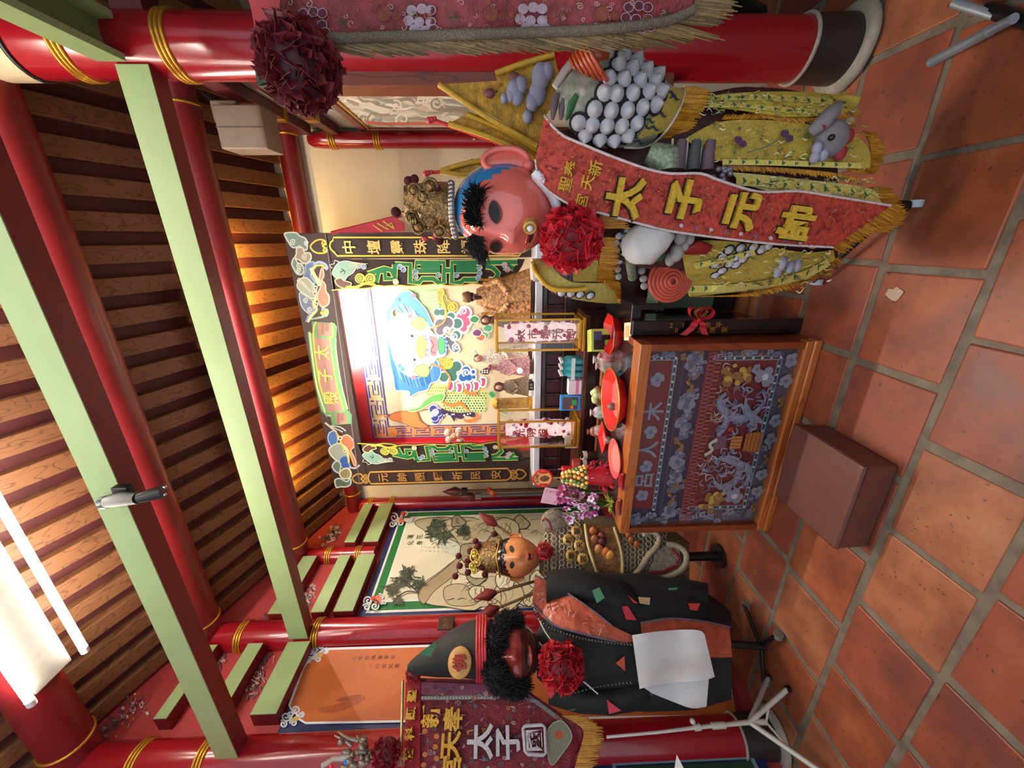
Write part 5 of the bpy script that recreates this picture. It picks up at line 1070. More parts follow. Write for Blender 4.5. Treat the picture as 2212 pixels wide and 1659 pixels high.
def rosette(label, c, r, rgb, seed, n=90, name='rosette', axis=(0, -1, .1), flat=.85):
    t = thing(name, label, 'rosette', c); rr = random.Random(seed); ax = V(axis).normalized(); c = V(c)
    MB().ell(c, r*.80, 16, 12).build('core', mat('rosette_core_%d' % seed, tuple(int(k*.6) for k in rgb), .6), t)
    m_ = mat('rosette_cloth_%d_%d_%d' % rgb, rgb, .5, var=.2, scale=40, bump=.15, bscale=60)
    vs = []
    for k in range(4):
        mb = MB(); ph = rr.uniform(0, 6); w = 1.15; G = []
        for i in range(7):
            u = i/6-.5; row = []
            for j in range(4):
                v = j/3; row.append(V(u*w*(.65+.35*v), .34*math.sin(u*7+ph)*v+.12*math.sin(u*13+ph*2)*v, .55*v+.07*math.sin(u*9+ph)*v))
            G.append(row)
        mb.grid(G, True, .02, V(0, 1, 0)); vs.append(mb)
    Ms = [[] for _ in vs]
    for i in range(n):
        z = 1-2*(i+.5)/n; a = i*2.39996; d = V(math.sqrt(1-z*z)*math.cos(a), math.sqrt(1-z*z)*math.sin(a), z)
        if d.dot(ax) < -.45: continue
        q = d.to_track_quat('Z', 'Y').to_matrix().to_4x4(); Ms[i % 4].append(T(c+d*r*.56)@q@RZ(rr.uniform(0, 6.28))@RX(rr.uniform(-.35, .35))@S(r*rr.uniform(.62, .78), r*rr.uniform(.62, .78), r*.62))
    for mb, M in zip(vs, Ms):
        if M: scat('petal', mb, m_, M, t)
    return t
class Head:
    def __init__(s, c, ax, half, yaw, tilt=0, jaw=.25, bumps=()):
        s.c = V(c); s.h = half; s.bumps = bumps; s.jaw = jaw
        s.M = T(s.c)@Matrix.Rotation(math.atan2(ax.y, ax.x), 4, 'Z')@RZ(yaw)@RY(tilt)
    def disp(s, x, z): return sum(a*math.exp(-((x-x0)/sx)**2-((z-z0)/sz)**2) for x0, z0, sx, sz, a in s.bumps)
    def loc(s, x, z, lift=0):
        j = 1-s.jaw*max(0, -z)**2; q = 1-(x/j)**2-z*z
        y = -s.h[1]*math.sqrt(max(0, q))-s.disp(x, z)*s.h[1]-lift
        return V(x*s.h[0], y, z*s.h[2])
    def pt(s, x, z, lift=0): return s.M @ s.loc(x, z, lift)
    def mesh(s, colfn, nu=56, nv=40):
        mb = MB(); vs = []; 
        for i in range(nv+1):
            th = PI*i/nv; z = math.cos(th); 
            for k in range(nu):
                a = 2*PI*k/nu; x = math.sin(th)*math.sin(a); yy = -math.sin(th)*math.cos(a)
                j = 1-s.jaw*max(0, -z)**2; f = max(0, -yy)**.7 if yy < 0 else 0
                y = yy*s.h[1]-s.disp(x, z)*s.h[1]*(1 if yy < 0 else 0)*min(1, f*2)
                vs.append(((x*j, yy, z), s.M @ V(x*j*s.h[0], y, z*s.h[2])))
        for i in range(nv):
            for k in range(nu):
                q = (i*nu+k, i*nu+(k+1) % nu, (i+1)*nu+(k+1) % nu, (i+1)*nu+k)
                cc = vs[q[0]][0]; mb.f.append(q); mb.c.append(C(*colfn(*cc))); mb.sm.append(True)
        mb.v = [tuple(p) for _, p in vs]; return mb
    def almond(s, x, z, a, b, tilt=0, lift=.003, n=20, bulge=.004):
        pts = []
        for i in range(n):
            t = 2*PI*i/n; u = a*math.cos(t); w = b*math.sin(t)*abs(math.sin(t))**.35; pts.append(s.pt(x+u*math.cos(tilt)-w*math.sin(tilt), z+u*math.sin(tilt)+w*math.cos(tilt), lift))
        mb = MB(); c = s.pt(x, z, lift+bulge); mb.add([c]+pts, [(0, i+1, (i+1) % n+1) for i in range(n)], True); return mb, pts
def ear(par, H, side, z, size, m):
    hx, hy, hz = H.h; R3 = H.M.to_3x3().to_4x4()@RZ(-side*.8)
    c = H.M @ V(side*hx*.97, hy*.12, z*hz); mb = MB()
    mb.ell(c, (size*.16, size*.42, size*.85), 16, 12, R3)
    mb.tube([c+R3.to_3x3()@V(side*size*.12, size*.40*math.cos(a)+size*.02, size*(.82 if math.sin(a) > 0 else .7)*math.sin(a)) for a in (-2.3+4.6*k/18+.3 for k in range(19))], [size*.11]*16+[size*.12, size*.14, size*.12], 8)
    mb.ell(c+R3.to_3x3()@V(side*size*.08, -size*.1, -size*.72), (size*.17, size*.2, size*.22), 12, 8, R3)
    return mb.build('ear', m, par)
def fur(name, par, roots, rgbs, ln, seed, r=.0016, kind='stuff'):
    rr = random.Random(seed); mb = MB()
    for p, d in roots:
        d = (d+V(rr.gauss(0, .35), rr.gauss(0, .35), rr.gauss(0, .35))).normalized(); l = ln*rr.uniform(.6, 1.2); mb.color(*rr.choice(rgbs))
        mb.tube([p, p+d*l*.6, p+d*l+V(0, 0, -l*.15)], [r, r*.8, r*.15], 4, False)
    o = mb.build(name, mat('fur', vc=True, rough=.8, var=0), par); o['kind'] = kind; return o
BLK = ((16, 13, 12), (26, 20, 18), (10, 9, 9))
# ---------------------------------------------------------------- 1. the young prince on the right
f1 = Fig((.10, 1.45), .15); P1 = f1.P
f1.tab = ([1150, 1190, 1300, 1400, 1500, 1600, 1700, 1800, 1880, 1960], [430, 420, 415, 420, 405, 400, 400, 400, 400, 420], [70, 140, 150, 165, 205, 220, 215, 190, 150, 110])
f1.dep = [.02, .05, .14, .15, .15, .15, .15, .15, .15, .15]
pr = thing('prince_figure', 'large pink-faced young prince deity figure in yellow scale armour wearing a red sash', 'deity figure', (.1, 1.45, 0))
ROBE = mat('olive_yellow_brocade', (176, 150, 62), .6, var=.5, scale=45, bump=.5, bscale=140)
def ring_at(f, px, c, h, d, n=28): return [f.P(px, c+h*math.cos(a), d*math.sin(a)) for a in (2*PI*k/n for k in range(n))]
rings = [ring_at(f1, px, np.interp(px, f1.tab[0], f1.tab[1]), np.interp(px, f1.tab[0], f1.tab[2])*.97, float(np.interp(px, f1.tab[0], f1.dep))*.96) for px in range(1185, 1831, 25)]
mb = MB(); mb.loft(rings); mb.build('robe_body', mat('dark_maroon_underrobe', (70, 34, 30), .7, var=.4, scale=30), pr)
# stand under the robe
std = thing('costume_stand', 'low wheeled stand under the young prince figure', 'stand', (.1, 1.45, 0))
MB().cyl((.1, 1.45, .05), (.1, 1.45, .11), .02, n=12).build('post', BLACK, std)
MB().tube([(.1, 1.45, .06), (.108, 1.45, .05)], .012, 8).build('arm', BLACK, std); MB().tube([(.1, 1.46, .07), (-.19, 1.78, .05)], .01, 8).build('arm', BLACK, std)
for x, y in ((-.195, 1.79), (.108, 1.45)):
    MB().cyl((x-.012, y, .025), (x+.012, y, .025), .025, n=16).build('caster', mat('pale_caster', (170, 190, 196), .4), std)
SK = (226, 110, 96)
H1 = Head(P1(1092, 453, .06), f1.r, (.140, .15, .170), -.44, 0, .16, ((0, -.10, .10, .11, .30), (0, -.02, .07, .16, .16), (0, .14, .09, .2, .08), (-.5, -.3, .3, .3, .08), (.5, -.3, .3, .3, .08), (0, -.48, .25, .07, .12), (0, -.34, .3, .06, .06), (0, -.75, .25, .16, .10), (-.38, .22, .2, .12, -.06), (.38, .22, .2, .12, -.06), (-.2, -.17, .1, .09, .06), (.2, -.17, .1, .09, .06), (0, .55, .6, .3, .05)))
def col1(x, y, z):
    if z > .30 and y > -.42-.10*z or z > .06-1.3*(y+.30) and y > -.42 or z > .985: return (44, 124, 178)
    return SK
hd = H1.mesh(col1).build('head', mat('glossy_face', vc=True, rough=.12, var=.03, scale=8, coat=.7), pr)
mb = MB().color(40, 12, 14); mb.add([H1.pt(-.30+.055*i, -.43-.05*math.sin(PI*i/9), .004) for i in range(10)]+[H1.pt(-.30+.055*i, -.42+.035*math.sin(PI*i/9), .004) for i in range(10)], [(i, i+1, 11+i, 10+i) for i in range(9)]); mb.build('mouth', VC(), hd)
for sx in (-1, 1):
    mb, pts = H1.almond(sx*.40, .20, .20, .105, sx*.10, .005); mb.c = [C(18, 12, 18)]*len(mb.f); mb.build('eye', VC(), hd)
    mb = MB().color(120, 40, 40); mb.tube(pts+[pts[0]], .0022, 5); mb.build('eye_rim', VC('gloss'), hd)
    rts = []; rr = random.Random(sx+5)
    for i in range(620):
        u = rr.uniform(-1, 1); x = sx*.42+u*.30; z = .50+.08*math.sin((1-u*sx)*.9)-.05*abs(u)+rr.uniform(-.1, .1)
        p = H1.pt(max(-.93, min(.93, x)), z, .0); rts.append((p, (H1.M.to_3x3()@V(sx*.55, -.7, .45))))
    fur('eyebrow', hd, rts, BLK, .045, 3+sx, .002)
    ear(hd, H1, sx, -.04, .09, mat('prince_skin', SK, .2, coat=.4))
mb = MB().color(150, 40, 44)
mb.tube([H1.pt(-.32+.06*i, -.40+.04*abs(i-5)/5*1.2+(.012 if i == 5 else 0), .004) for i in range(11)], [.001, .004, .006, .007, .007, .006, .007, .007, .006, .004, .001], 8); mb.build('mouth_line', VC('gloss'), hd)
mb = MB().color(206, 90, 84); mb.tube([H1.pt(-.2+.05*i, -.50-.03*(1-abs(i-4)/4), .002) for i in range(9)], [.002, .006, .008, .009, .009, .009, .008, .006, .002], 8); mb.build('lower_lip', VC('gloss'), hd)
pc = thing('pacifier', 'golden pacifier in the mouth of the pink-faced prince', 'pacifier', H1.pt(.06, -.48, .02))
c = H1.pt(.16, -.41, .02); axd = H1.M.to_3x3()@V(0, -1, 0)
mb = MB(); mb.torus(c, axd, .017, .005, 20, 8); mb.build('gold_ring', mat('soft_gold', (206, 164, 84), .3, .3), pc); MB().ell(c+axd*.004, .010, 12, 8).build('button', WHITE, pc); MB().cyl(c-axd*.022, c-axd*.001, .021, .018, 18).build('shield', mat('soft_gold'), pc)
# headband, crown and pompoms
def zc(x, y): return (820+x*.1718, 340+y*.1718)
cr = []
for i in range(14):
    t_ = i/13; px, py = zc(900+90*abs(t_-.35)*0+(60*max(0, t_-.55)**1.5*3), 330+660*t_); d = .075*math.sin(PI*(.12+.8*t_))+.055
    cr.append(T(P1(px, py, d)))
scat('headband_bead', MB().ell((0, 0, 0), .0115, 12, 8), mat('silver_bead', (190, 184, 172), .25, .8), cr, pr)
cb = P1(975, 452, .0); ct = P1(878, 445, .0)
crown = mat('old_gold_filigree', (150, 118, 72), .35, .6, var=.7, scale=70, bump=1.0, bscale=90)
mb = MB(); R_ = f1.r
def cring(px, c, h, d): return [P1(px, c+h*math.cos(a)+4*math.sin(a*5), .02+d*math.sin(a)+.006*math.sin(a*7)) for a in (2*PI*k/30 for k in range(30))]
mb.loft([cring(974, 455, 60, .10), cring(950, 450, 56, .11), cring(925, 446, 50, .10), cring(905, 444, 46, .085), cring(885, 440, 38, .06), cring(872, 432, 28, .03)]); cro = mb.build('crown', crown, pr)
for q in ((930, 478, 22), (905, 490, 16), (950, 500, 14), (890, 470, 14), (945, 440, 14), (915, 425, 16), (895, 410, 14), (930, 402, 16)):
    c = P1(q[0], q[1], .11); mb = MB(); mb.torus(c, (f1.nv*-1), q[2]*.0016*.8, .005, 16, 6); mb.ell(c, (q[2]*.001, .012, q[2]*.001), 10, 8); mb.build('crown_scroll', crown, cro)
mbp = MB(); c = P1(893, 478, .135); mb = MB(); mb.ell(c, (.012, .006, .016), 12, 8); mb.build('crown_plaque', mat('dark_plaque', (60, 44, 24), .3, .4), cro); mb = MB().color(226, 190, 80); mb.text('王', .02, f1.frame(c-f1.nv*.007)); mb.build('crown_letter', VC('metal'), cro)
POM = mat('dark_red_pompom', (96, 18, 24), .9, var=.3, scale=200, bump=.8, bscale=500)
for x, y, r in ((365, 300, 50), (440, 272, 45), (515, 440, 45), (710, 400, 55), (205, 690, 55), (750, 1045, 52)):
    px, py = zc(x, y); MB().ell(P1(px, py, .10), r*.1718*.0017, 14, 10).build('pompom', POM, cro)
    MB().tube([P1(px, py, .09), P1(px+18, (py+455)/2, .05)], .0016, 5).build('wire', BLACK, cro)
for px, py in ((918, 515), (940, 512)): MB().ell(P1(px, py, .07), (.009, .009, .012), 10, 8).build('red_tassel_knot', mat('coral_red', (206, 60, 66), .4), pr)
# white scarf
mb = MB().color(214, 214, 222); mb.loft([ring_at(f1, 1168, 425, 72, .06), ring_at(f1, 1186, 424, 84, .10), ring_at(f1, 1206, 424, 92, .125)], False); mb.build('white_scarf', VC('satin'), pr)
mb = MB().color(222, 222, 230); mb.tube([P1(x, y, .16) for x, y in resample([(1152, 372), (1172, 395), (1192, 420), (1206, 452)], 12)], [.012]+[.02]*10+[.008], 10, flat=.6); mb.build('scarf_fold', VC('satin'), pr)
# armour scales: one white pointed scale shared by all
SC = MB(); SC.color(26, 24, 30); SC.lathe([(1.16, -.1), (1.16, .05), (.9, .08)], (0, 0, 0), 14); SC.color(206, 206, 210)
SC.lathe([(.90, .03), (.84, .2), (.6, .55), (.3, .9), (.1, 1.08), (.02, 1.12)], (0, 0, 0), 14)
SCM = mat('white_scale', vc=True, rough=.7, var=.15, scale=160, bump=.5, bscale=300)
SCALE_PROTO = [None]
def scales(fn, nrmf, pts, par, size=.017, k=.62):
    for px, py in pts:
        p = fn(px, py); n_ = nrmf(px, py); M = T(p)@n_.to_track_quat('Z', 'Y').to_matrix().to_4x4()@S(size, size, size*k)
        if SCALE_PROTO[0] is None:
            o = SC.build('armour_scale', SCM, None); o.parent = par; o.matrix_local = T(-org(par))@M; SCALE_PROTO[0] = o
        else: inst('armour_scale', SCALE_PROTO[0], M, par)
def dome(f, cx, cy, rx, ry, d0, bulge):
    def fn(px, py, lift=0):
        q = 1-((px-cx)/rx)**2-((py-cy)/ry)**2; return f.P(px, py, d0+bulge*math.sqrt(max(0, q))+lift)
    def nr(px, py):
        a, b, c = fn(px, py), fn(px+3, py), fn(px, py+3); n_ = (b-a).cross(c-a).normalized(); return n_ if n_.dot(f.nv) < 0 else -n_
    return fn, nr
def z4(*p): return [(1150+x*.331, 90+y*.331) for x, y in p]
def z5b(*p): return [(1150+x*.331, 380+y*.331) for x, y in p]
d1, n1 = dome(f1, 1310, 212, 165, 120, .10, .12)
cloth_sheet('shoulder_guard', d1, z4((150, 330), (330, 120), (560, 30), (760, 130), (900, 280), (1000, 310)), z4((240, 560), (330, 640), (450, 690), (600, 690), (720, 690), (800, 640)), mat('shoulder_cloth', (150, 150, 130), .7, var=.4, scale=50), pr, n=22, m=10, th=.006, nrm=f1.nv)
scales(lambda x, y: d1(x, y, .004), n1, z4((470, 335), (548, 340), (655, 335), (757, 325), (838, 325), (500, 240), (597, 245), (700, 252), (792, 262), (565, 155), (650, 180), (742, 190), (815, 220), (600, 95), (680, 132), (408, 442), (515, 452), (620, 448), (718, 430), (805, 410), (303, 530), (390, 545), (487, 550), (583, 550), (680, 532), (345, 612), (440, 637), (532, 642), (622, 612)), pr, .0235, 1.1)
cloth_sheet('yellow_trim', lambda x, y: d1(x, y, .004), z4((870, 300), (990, 305), (1000, 340), (930, 500), (860, 590)), z4((850, 380), (800, 470), (740, 560), (680, 620), (580, 665)), VC('cloth'), pr, (190, 170, 80), 14, 6, .004, f1.nv)
mb = MB().color(212, 206, 190); mb.tube([d1(*q, .008) for q in resample(z4((985, 290), (1000, 340), (930, 500), (830, 630), (730, 690), (600, 690)), 20)], .0035, 6); mb.build('white_cord', VC('satin'), pr)
A = Art(lambda x, y: d1(x, y, .009), -f1.nv, .001)
for x, y in ((905, 340), (925, 370), (760, 520), (735, 560), (790, 570), (655, 620), (690, 660), (840, 480)): A.line([(p[0], p[1]) for p in z4((x-30, y), (x, y-15), (x+20, y+10), (x+40, y))], 5, (30, 62, 74), 4, taper=1)
A.build('teal_swirls', VC('cloth'), pr)
fringe('gold_fringe', pr, z4((985, 300), (1000, 340), (930, 500), (830, 630), (700, 700)), (48, 3), lambda x, y: d1(min(x, 1470), y, .004) if x < 1470 else P1(x, y, .11), GOLDF, 130, .12, .0028)
# orange horn coil, bone ring, green leaf and buds beside the shoulder
mb = MB(); c = P1(1262, 143, .2)
for k in range(7): mb.torus(P1(1236+k*9, 150-k*4, .15+.012*k), f1.r*.5-f1.nv*.4+V(0, 0, -.7), .020+.006*k, .006, 20, 6)
mb.build('orange_coil', mat('orange_glaze', (188, 78, 36), .3, var=.3, coat=.4), pr)
MB().ell(P1(1285, 140, .15), (.05, .04, .05), 16, 12).build('orange_horn', mat('orange_glaze'), pr)
MB().tube([P1(*q, .17) for q in z4((150, 300), (210, 200), (300, 90), (420, 50), (520, 60), (500, 140), (430, 230), (330, 270))], .012, 8).build('bone_rim', mat('bone', (186, 178, 164), .6, var=.2), pr)
MB().ell(P1(*z4((330, 335))[0], .20), .017, 12, 8).build('white_bud', mat('bone'), pr)
MB().tube([P1(*q, .20) for q in z4((300, 370), (260, 430), (220, 510))], [.022, .024, .004], 8, flat=.4).build('green_leaf', mat('leaf_velvet', (40, 92, 46), .6, var=.3), pr)
for x in (140, 195): MB().tube([P1(*q, .19) for q in z4((x+20, 340), (x, 430), (x-10, 510))], [.010, .011, .004], 8).build('grey_finger', mat('mauve_velvet', (92, 78, 82), .7), pr)
# sash
sr = [(1176, 249), (1210, 289), (1266, 315), (1332, 342), (1398, 365), (1448, 375), (1514, 375), (1550, 388), (1637, 414), (1723, 413), (1793, 423), (1924, 444)]
sl = [(1157, 345), (1170, 398), (1233, 443), (1292, 459), (1382, 483), (1448, 499), (1550, 513), (1600, 519), (1654, 525), (1720, 530), (1760, 532), (1799, 534)]
def sash(px, py, lift=0):
    d = .185+.03*math.sin((px-1150)*.004)-.05*max(0, (1260-px)/110)**2; return P1(px, py, d+.018*math.sin(PI*(py-300)/240)+lift)
sa = thing('ceremonial_ribbon', 'red embroidered sash with four raised gold characters across the prince', 'sash', P1(1500, 450, .2))
cloth_sheet('sash_cloth', sash, sr, sl, mat('sash_brocade', (194, 66, 50), .5, var=.35, scale=80, bump=.5, bscale=240), sa, n=50, m=12, th=.004, nrm=f1.nv)
for e in (sr, sl):
    mb = MB().color(214, 196, 196); mb.tube([sash(*q, .003) for q in resample(e, 50)], .004, 6); mb.build('edge_cord', VC('satin'), sa)
A = Art(lambda x, y: sash(x, y, .004), -f1.nv, .0006); rr = random.Random(12)
SA_, SB_ = resample(sr, 60), resample(sl, 60)
for i in range(420):
    k = rr.randrange(60); t_ = rr.uniform(.08, .92); x = SA_[k][0]*(1-t_)+SB_[k][0]*t_; y = SA_[k][1]*(1-t_)+SB_[k][1]*t_
    A.line([(x, y), (x+rr.uniform(-8, 8), y+rr.uniform(-8, 8)), (x+rr.uniform(-10, 10), y+rr.uniform(-10, 10))], rr.uniform(2, 5), rr.choice(((196, 92, 58), (206, 116, 80), (156, 36, 40), (186, 70, 74), (150, 44, 36))), 3, taper=1)
for i in range(36):
    k = i*59//36
    for t_ in (.06, .94): x = SA_[k][0]*(1-t_)+SB_[k][0]*t_; y = SA_[k][1]*(1-t_)+SB_[k][1]*t_; A.line([(x-3, y-4), (x+3, y-3), (x+3, y+3), (x-3, y+4)], 1.6, (206, 110, 60))
for i in range(9): x = 1470+i*32; A.disc((x, 487+i*4.5), 4.5, ((214, 206, 214), (150, 110, 150))[i % 2], 7)
A.build('sash_pattern', VC('sequin'), sa)
CM = MB()
for ch, px, py, s in (('太', 1346, 428, .105), ('子', 1476, 432, .105), ('元', 1598, 456, .10), ('帥', 1714, 482, .10)):
    M = f1.frame(sash(px, py, .0))@RZ(-.12)
    b = MB(); b.color(34, 20, 16); b.text(ch, s, M@T(0, 0, .004), .002, .075); b.color(206, 168, 44); b.text(ch, s, M@T(0, 0, .012), .008, .038); b.build('gold_character', VC('cloth'), sa)
b = MB().color(214, 170, 50)
for ch, (x, y) in zip('奉新聖天宮', ((250, 830), (410, 825), (215, 930), (360, 920), (320, 1040))): px, py = z4((x, y))[0]; b.text(ch, .04, f1.frame(sash(px, py, .006))@RZ(-.2), .003, .012)
b.build('small_gold_characters', VC('cloth'), sa)
fringe('gold_fringe', sa, [(1799, 534), (1924, 444)], (26, 14), lambda x, y: P1(x, y, .17), GOLDF, 50, .3, .0025, 4)
# ---- torso and skirt details of the prince
A = Art(lambda x, y: f1.body(x, y, .006), -f1.nv, .001)
def bsheet(name, a, b, rgb, lift=.012, kind='cloth', n=26, m=7): return cloth_sheet(name, lambda x, y: f1.body(x, y, lift), a, b, VC(kind), pr, rgb, n, m, .006, f1.nv)
bsheet('right_skirt_panel', [(1480, 300), (1560, 262), (1700, 262), (1800, 280), (1860, 300), (1880, 330)], [(1540, 345), (1580, 350), (1700, 352), (1790, 358), (1850, 365), (1880, 362)], (190, 164, 66), .012)
bsheet('right_edge_panel', [(1580, 372), (1650, 378), (1740, 388), (1830, 398), (1890, 410)], [(1600, 396), (1660, 412), (1740, 418), (1830, 428), (1905, 440)], (206, 196, 116), .02)
bsheet('side_ribbon', [(1490, 212), (1600, 200), (1720, 198), (1820, 205), (1860, 210)], [(1500, 226), (1600, 238), (1700, 252), (1800, 248), (1850, 232)], (196, 176, 64), .02)
bsheet('left_skirt_panel', [(1470, 520), (1560, 520), (1640, 530), (1740, 545), (1800, 540)], [(1490, 640), (1580, 632), (1660, 622), (1740, 605), (1805, 560)], (186, 164, 66), .012)
def ticks(q, n, w, c1, c2, lift=.022):
    E_ = resample(q, n); A2 = Art(lambda x, y: f1.body(x, y, lift), -f1.nv, .0012); A2.line(q, w, (210, 200, 110), 5)
    for i, (x, y) in enumerate(E_[:-1]): x2, y2 = E_[i+1]; A2.fill([(x, y-w*.5), (x+(x2-x)*.55, y2-w*.1), (x, y+w*.4)], c1 if i % 2 else c2)
    return A2
for q, w, n in (([(1590, 390), (1660, 396), (1740, 404), (1830, 414), (1895, 428)], 20, 22), ([(1480, 625), (1580, 622), (1660, 612), (1740, 592), (1790, 566)], 16, 24), ([(1560, 350), (1680, 352), (1790, 356), (1860, 358)], 12, 22), ([(1500, 216), (1600, 210), (1720, 214), (1830, 222)], 13, 24), ([(1510, 228), (1600, 228), (1700, 238), (1790, 242)], 10, 20), ([(1500, 575), (1570, 560), (1630, 545)], 12, 12)):
    ticks(q, n, w, (70, 104, 48), (226, 196, 66)).build('green_gold_border', VC('cloth'), pr)
A = Art(lambda x, y: f1.body(x, y, .02), -f1.nv, .001); rr = random.Random(77)
for i in range(70):
    x, y = rr.uniform(1520, 1780), rr.uniform(270, 345); A.disc((x, y), rr.uniform(1.5, 4), rr.choice(((120, 130, 70), (206, 180, 80), (90, 110, 84), (190, 150, 50))), 7)
for i in range(420):
    k = rr.randrange(4); x, y = ((rr.uniform(1500, 1860), rr.uniform(262, 352)), (rr.uniform(1500, 1840), rr.uniform(202, 246)), (rr.uniform(1490, 1790), rr.uniform(530, 628)), (rr.uniform(1600, 1890), rr.uniform(384, 425)))[k]
    A.line([(x, y), (x+rr.uniform(4, 12), y+rr.uniform(-6, 6)), (x+rr.uniform(8, 18), y+rr.uniform(-7, 7))], rr.uniform(1.5, 4), rr.choice(((226, 208, 120), (206, 180, 70), (120, 134, 66), (150, 150, 80), (232, 226, 180), (84, 104, 60), (176, 140, 40))), 3, taper=1)
for x, y in ((1590, 303), (1600, 312), (1690, 290), (1700, 300)): A.disc((x, y), 9, (84, 52, 84), 10, ry=8)
for i in range(26): x, y = rr.uniform(1660, 1790), rr.uniform(545, 600); A.disc((x, y), rr.uniform(2, 4), rr.choice(((206, 190, 90), (120, 130, 60))), 7)
A.line([(1610, 330), (1650, 318), (1680, 300)], 3, (110, 120, 80), 4)
A.build('skirt_embroidery', VC('cloth'), pr)
def bnr(px, py): a, b, c = f1.body(px, py), f1.body(px+3, py), f1.body(px, py+3); n_ = (b-a).cross(c-a).normalized(); return n_ if n_.dot(f1.nv) < 0 else -n_
scales(lambda x, y: f1.body(x, y, .016), bnr, [(1575, 540), (1590, 556), (1600, 536), (1615, 548), (1628, 534), (1560, 556), (1576, 570), (1560, 585), (1545, 572), (1645, 540), (1590, 572), (1605, 560), (1545, 595), (1660, 532)], pr, .016)
scales(lambda x, y: f1.body(x, y, .02), bnr, [(1338, 510), (1345, 528), (1332, 540), (1350, 548), (1338, 565), (1335, 582), (1336, 598), (1356, 500), (1352, 515), (1330, 525)], pr, .014)
for x, y in ((1690, 568), (1706, 576), (1680, 585), (1722, 572)): MB().ell(f1.body(x, y, .02), (.026, .014, .014), 12, 8).build('silver_boss', mat('silver_velvet', (150, 150, 168), .6, var=.2), pr)
for k, (x0, c_) in enumerate(((1468, (98, 82, 92)), (1500, (72, 76, 76)), (1530, (98, 80, 90)))):
    MB().tube([f1.body(x0+6, 305, .03), f1.body(x0, 330, .03), f1.body(x0-4, 368, .03)], [.014, .018, .02], 10).build('mauve_bar', mat('mauve_bar_%d' % k, c_, .7, var=.2), pr)
    MB().tube([f1.body(x0-15, 300, .025), f1.body(x0-18, 368, .025)], .004, 6).build('cream_piping', mat('cream_piping', (190, 180, 150), .6), pr)
for i in range(9): MB().ell(f1.body(1540+rr.uniform(0, 40), 372+rr.uniform(-8, 18), .035), .009, 8, 6).build('glass_bead', mat('smoky_bead', (120, 116, 130), .15, .3, coat=.5), pr)
MB().tube([f1.body(1400, 330, .02), f1.body(1440, 345, .02), f1.body(1440, 372, .02)], [.03, .045, .04], 12).build('sequin_sleeve', mat('pale_sequin_green', (140, 156, 130), .4, .2, var=.5, scale=120), pr)
# lion belt: white tuft cone, muzzle pieces, red tongue, orange coil disc
MB().tube([f1.body(1378, 530, .03), f1.body(1400, 524, .08), f1.body(1425, 515, .06), f1.body(1448, 508, .04)], [.06, .068, .045, .018], 20).build('white_tuft', mat('white_plush', (222, 220, 214), .9, var=.1, bump=.6, bscale=300), pr)
MB().tube([f1.body(1350, 500, .02), f1.body(1358, 540, .02), f1.body(1366, 600, .015)], .016, 10).build('grey_green_trim', mat('grey_green_braid', (120, 130, 108), .6, var=.4, scale=90), pr)
MB().tube([f1.body(1405, 562, .06), f1.body(1425, 556, .06), f1.body(1436, 548, .05)], [.006, .016, .004], 8).build('green_leaf', mat('leaf_velvet'), pr)
for x, y, r in ((1470, 510, .024), (1462, 545, .026), (1448, 560, .02), (1490, 515, .018), (1480, 530, .016)): MB().ell(f1.body(x, y, .045), (r*1.2, r, r*.8), 12, 8).build('muzzle_lobe', mat('grey_plush', (150, 146, 142), .8, var=.2), pr)
MB().tube([f1.body(1478, 545, .04), f1.body(1500, 535, .045), f1.body(1530, 540, .03)], [.012, .03, .02], 10, flat=.4).build('red_tongue', mat('red_velvet', (140, 22, 26), .7), pr)
mb = MB(); cc = f1.body(1447, 605, .04)
for k in range(6): mb.torus(cc-f1.nv*(.006*k), -f1.nv+f1.r*.2, .075-.012*k, .0075, 26, 6)
mb.ell(cc, (.07, .02, .065), 16, 10); mb.build('orange_coil_disc', mat('coral_coil', (186, 76, 56), .45, var=.15), pr)
for x, y in ((1386, 585), (1390, 602), (1392, 618)): MB().ell(f1.body(x, y, .03), .014, 10, 8).build('grey_bead', mat('grey_plush'), pr)
# left shoulder and front collar
d2, n2 = dome(f1, 1240, 610, 110, 60, .05, .10)
cloth_sheet('left_shoulder_guard', d2, z5b((0, 540), (20, 620), (100, 740), (250, 800), (450, 830), (560, 830)), z5b((120, 540), (150, 620), (250, 690), (360, 700), (470, 700), (520, 700)), VC('cloth'), pr, (186, 168, 84), 16, 6, .006, f1.nv)
mb = MB().color(206, 160, 40); mb.tube([d2(*q, .014) for q in resample(z5b((0, 560), (30, 640), (120, 730), (250, 745), (350, 735)), 20)], .008, 8); mb.build('gold_rope', VC('satin'), pr)
scales(lambda x, y: d2(x, y, .012), n2, z5b((190, 765), (250, 770), (312, 775), (378, 782)), pr, .015)
fringe('gold_fringe', pr, z5b((470, 690), (530, 760), (560, 830)), (42, 2), lambda x, y: d2(min(x, 1340), y, .01), GOLDF, 70, .2, .0026, 6)
fringe('gold_fringe', pr, z5b((430, 400), (440, 520), (420, 690)), (38, 1), lambda x, y: f1.body(x, y, .06), GOLDF, 90, .15, .0026, 7)
fringe('gold_fringe', pr, z5b((440, 260), (470, 340)), (50, 0), lambda x, y: f1.body(x, y, .06), GOLDF, 40, .15, .0026, 8)
cloth_sheet('collar_panel', lambda x, y: f1.body(x, y, .05), z5b((260, 560), (330, 540), (430, 470)), z5b((270, 690), (350, 690), (430, 690)), VC('cloth'), pr, (196, 180, 90), 10, 6, .004, f1.nv)
rr = random.Random(3)
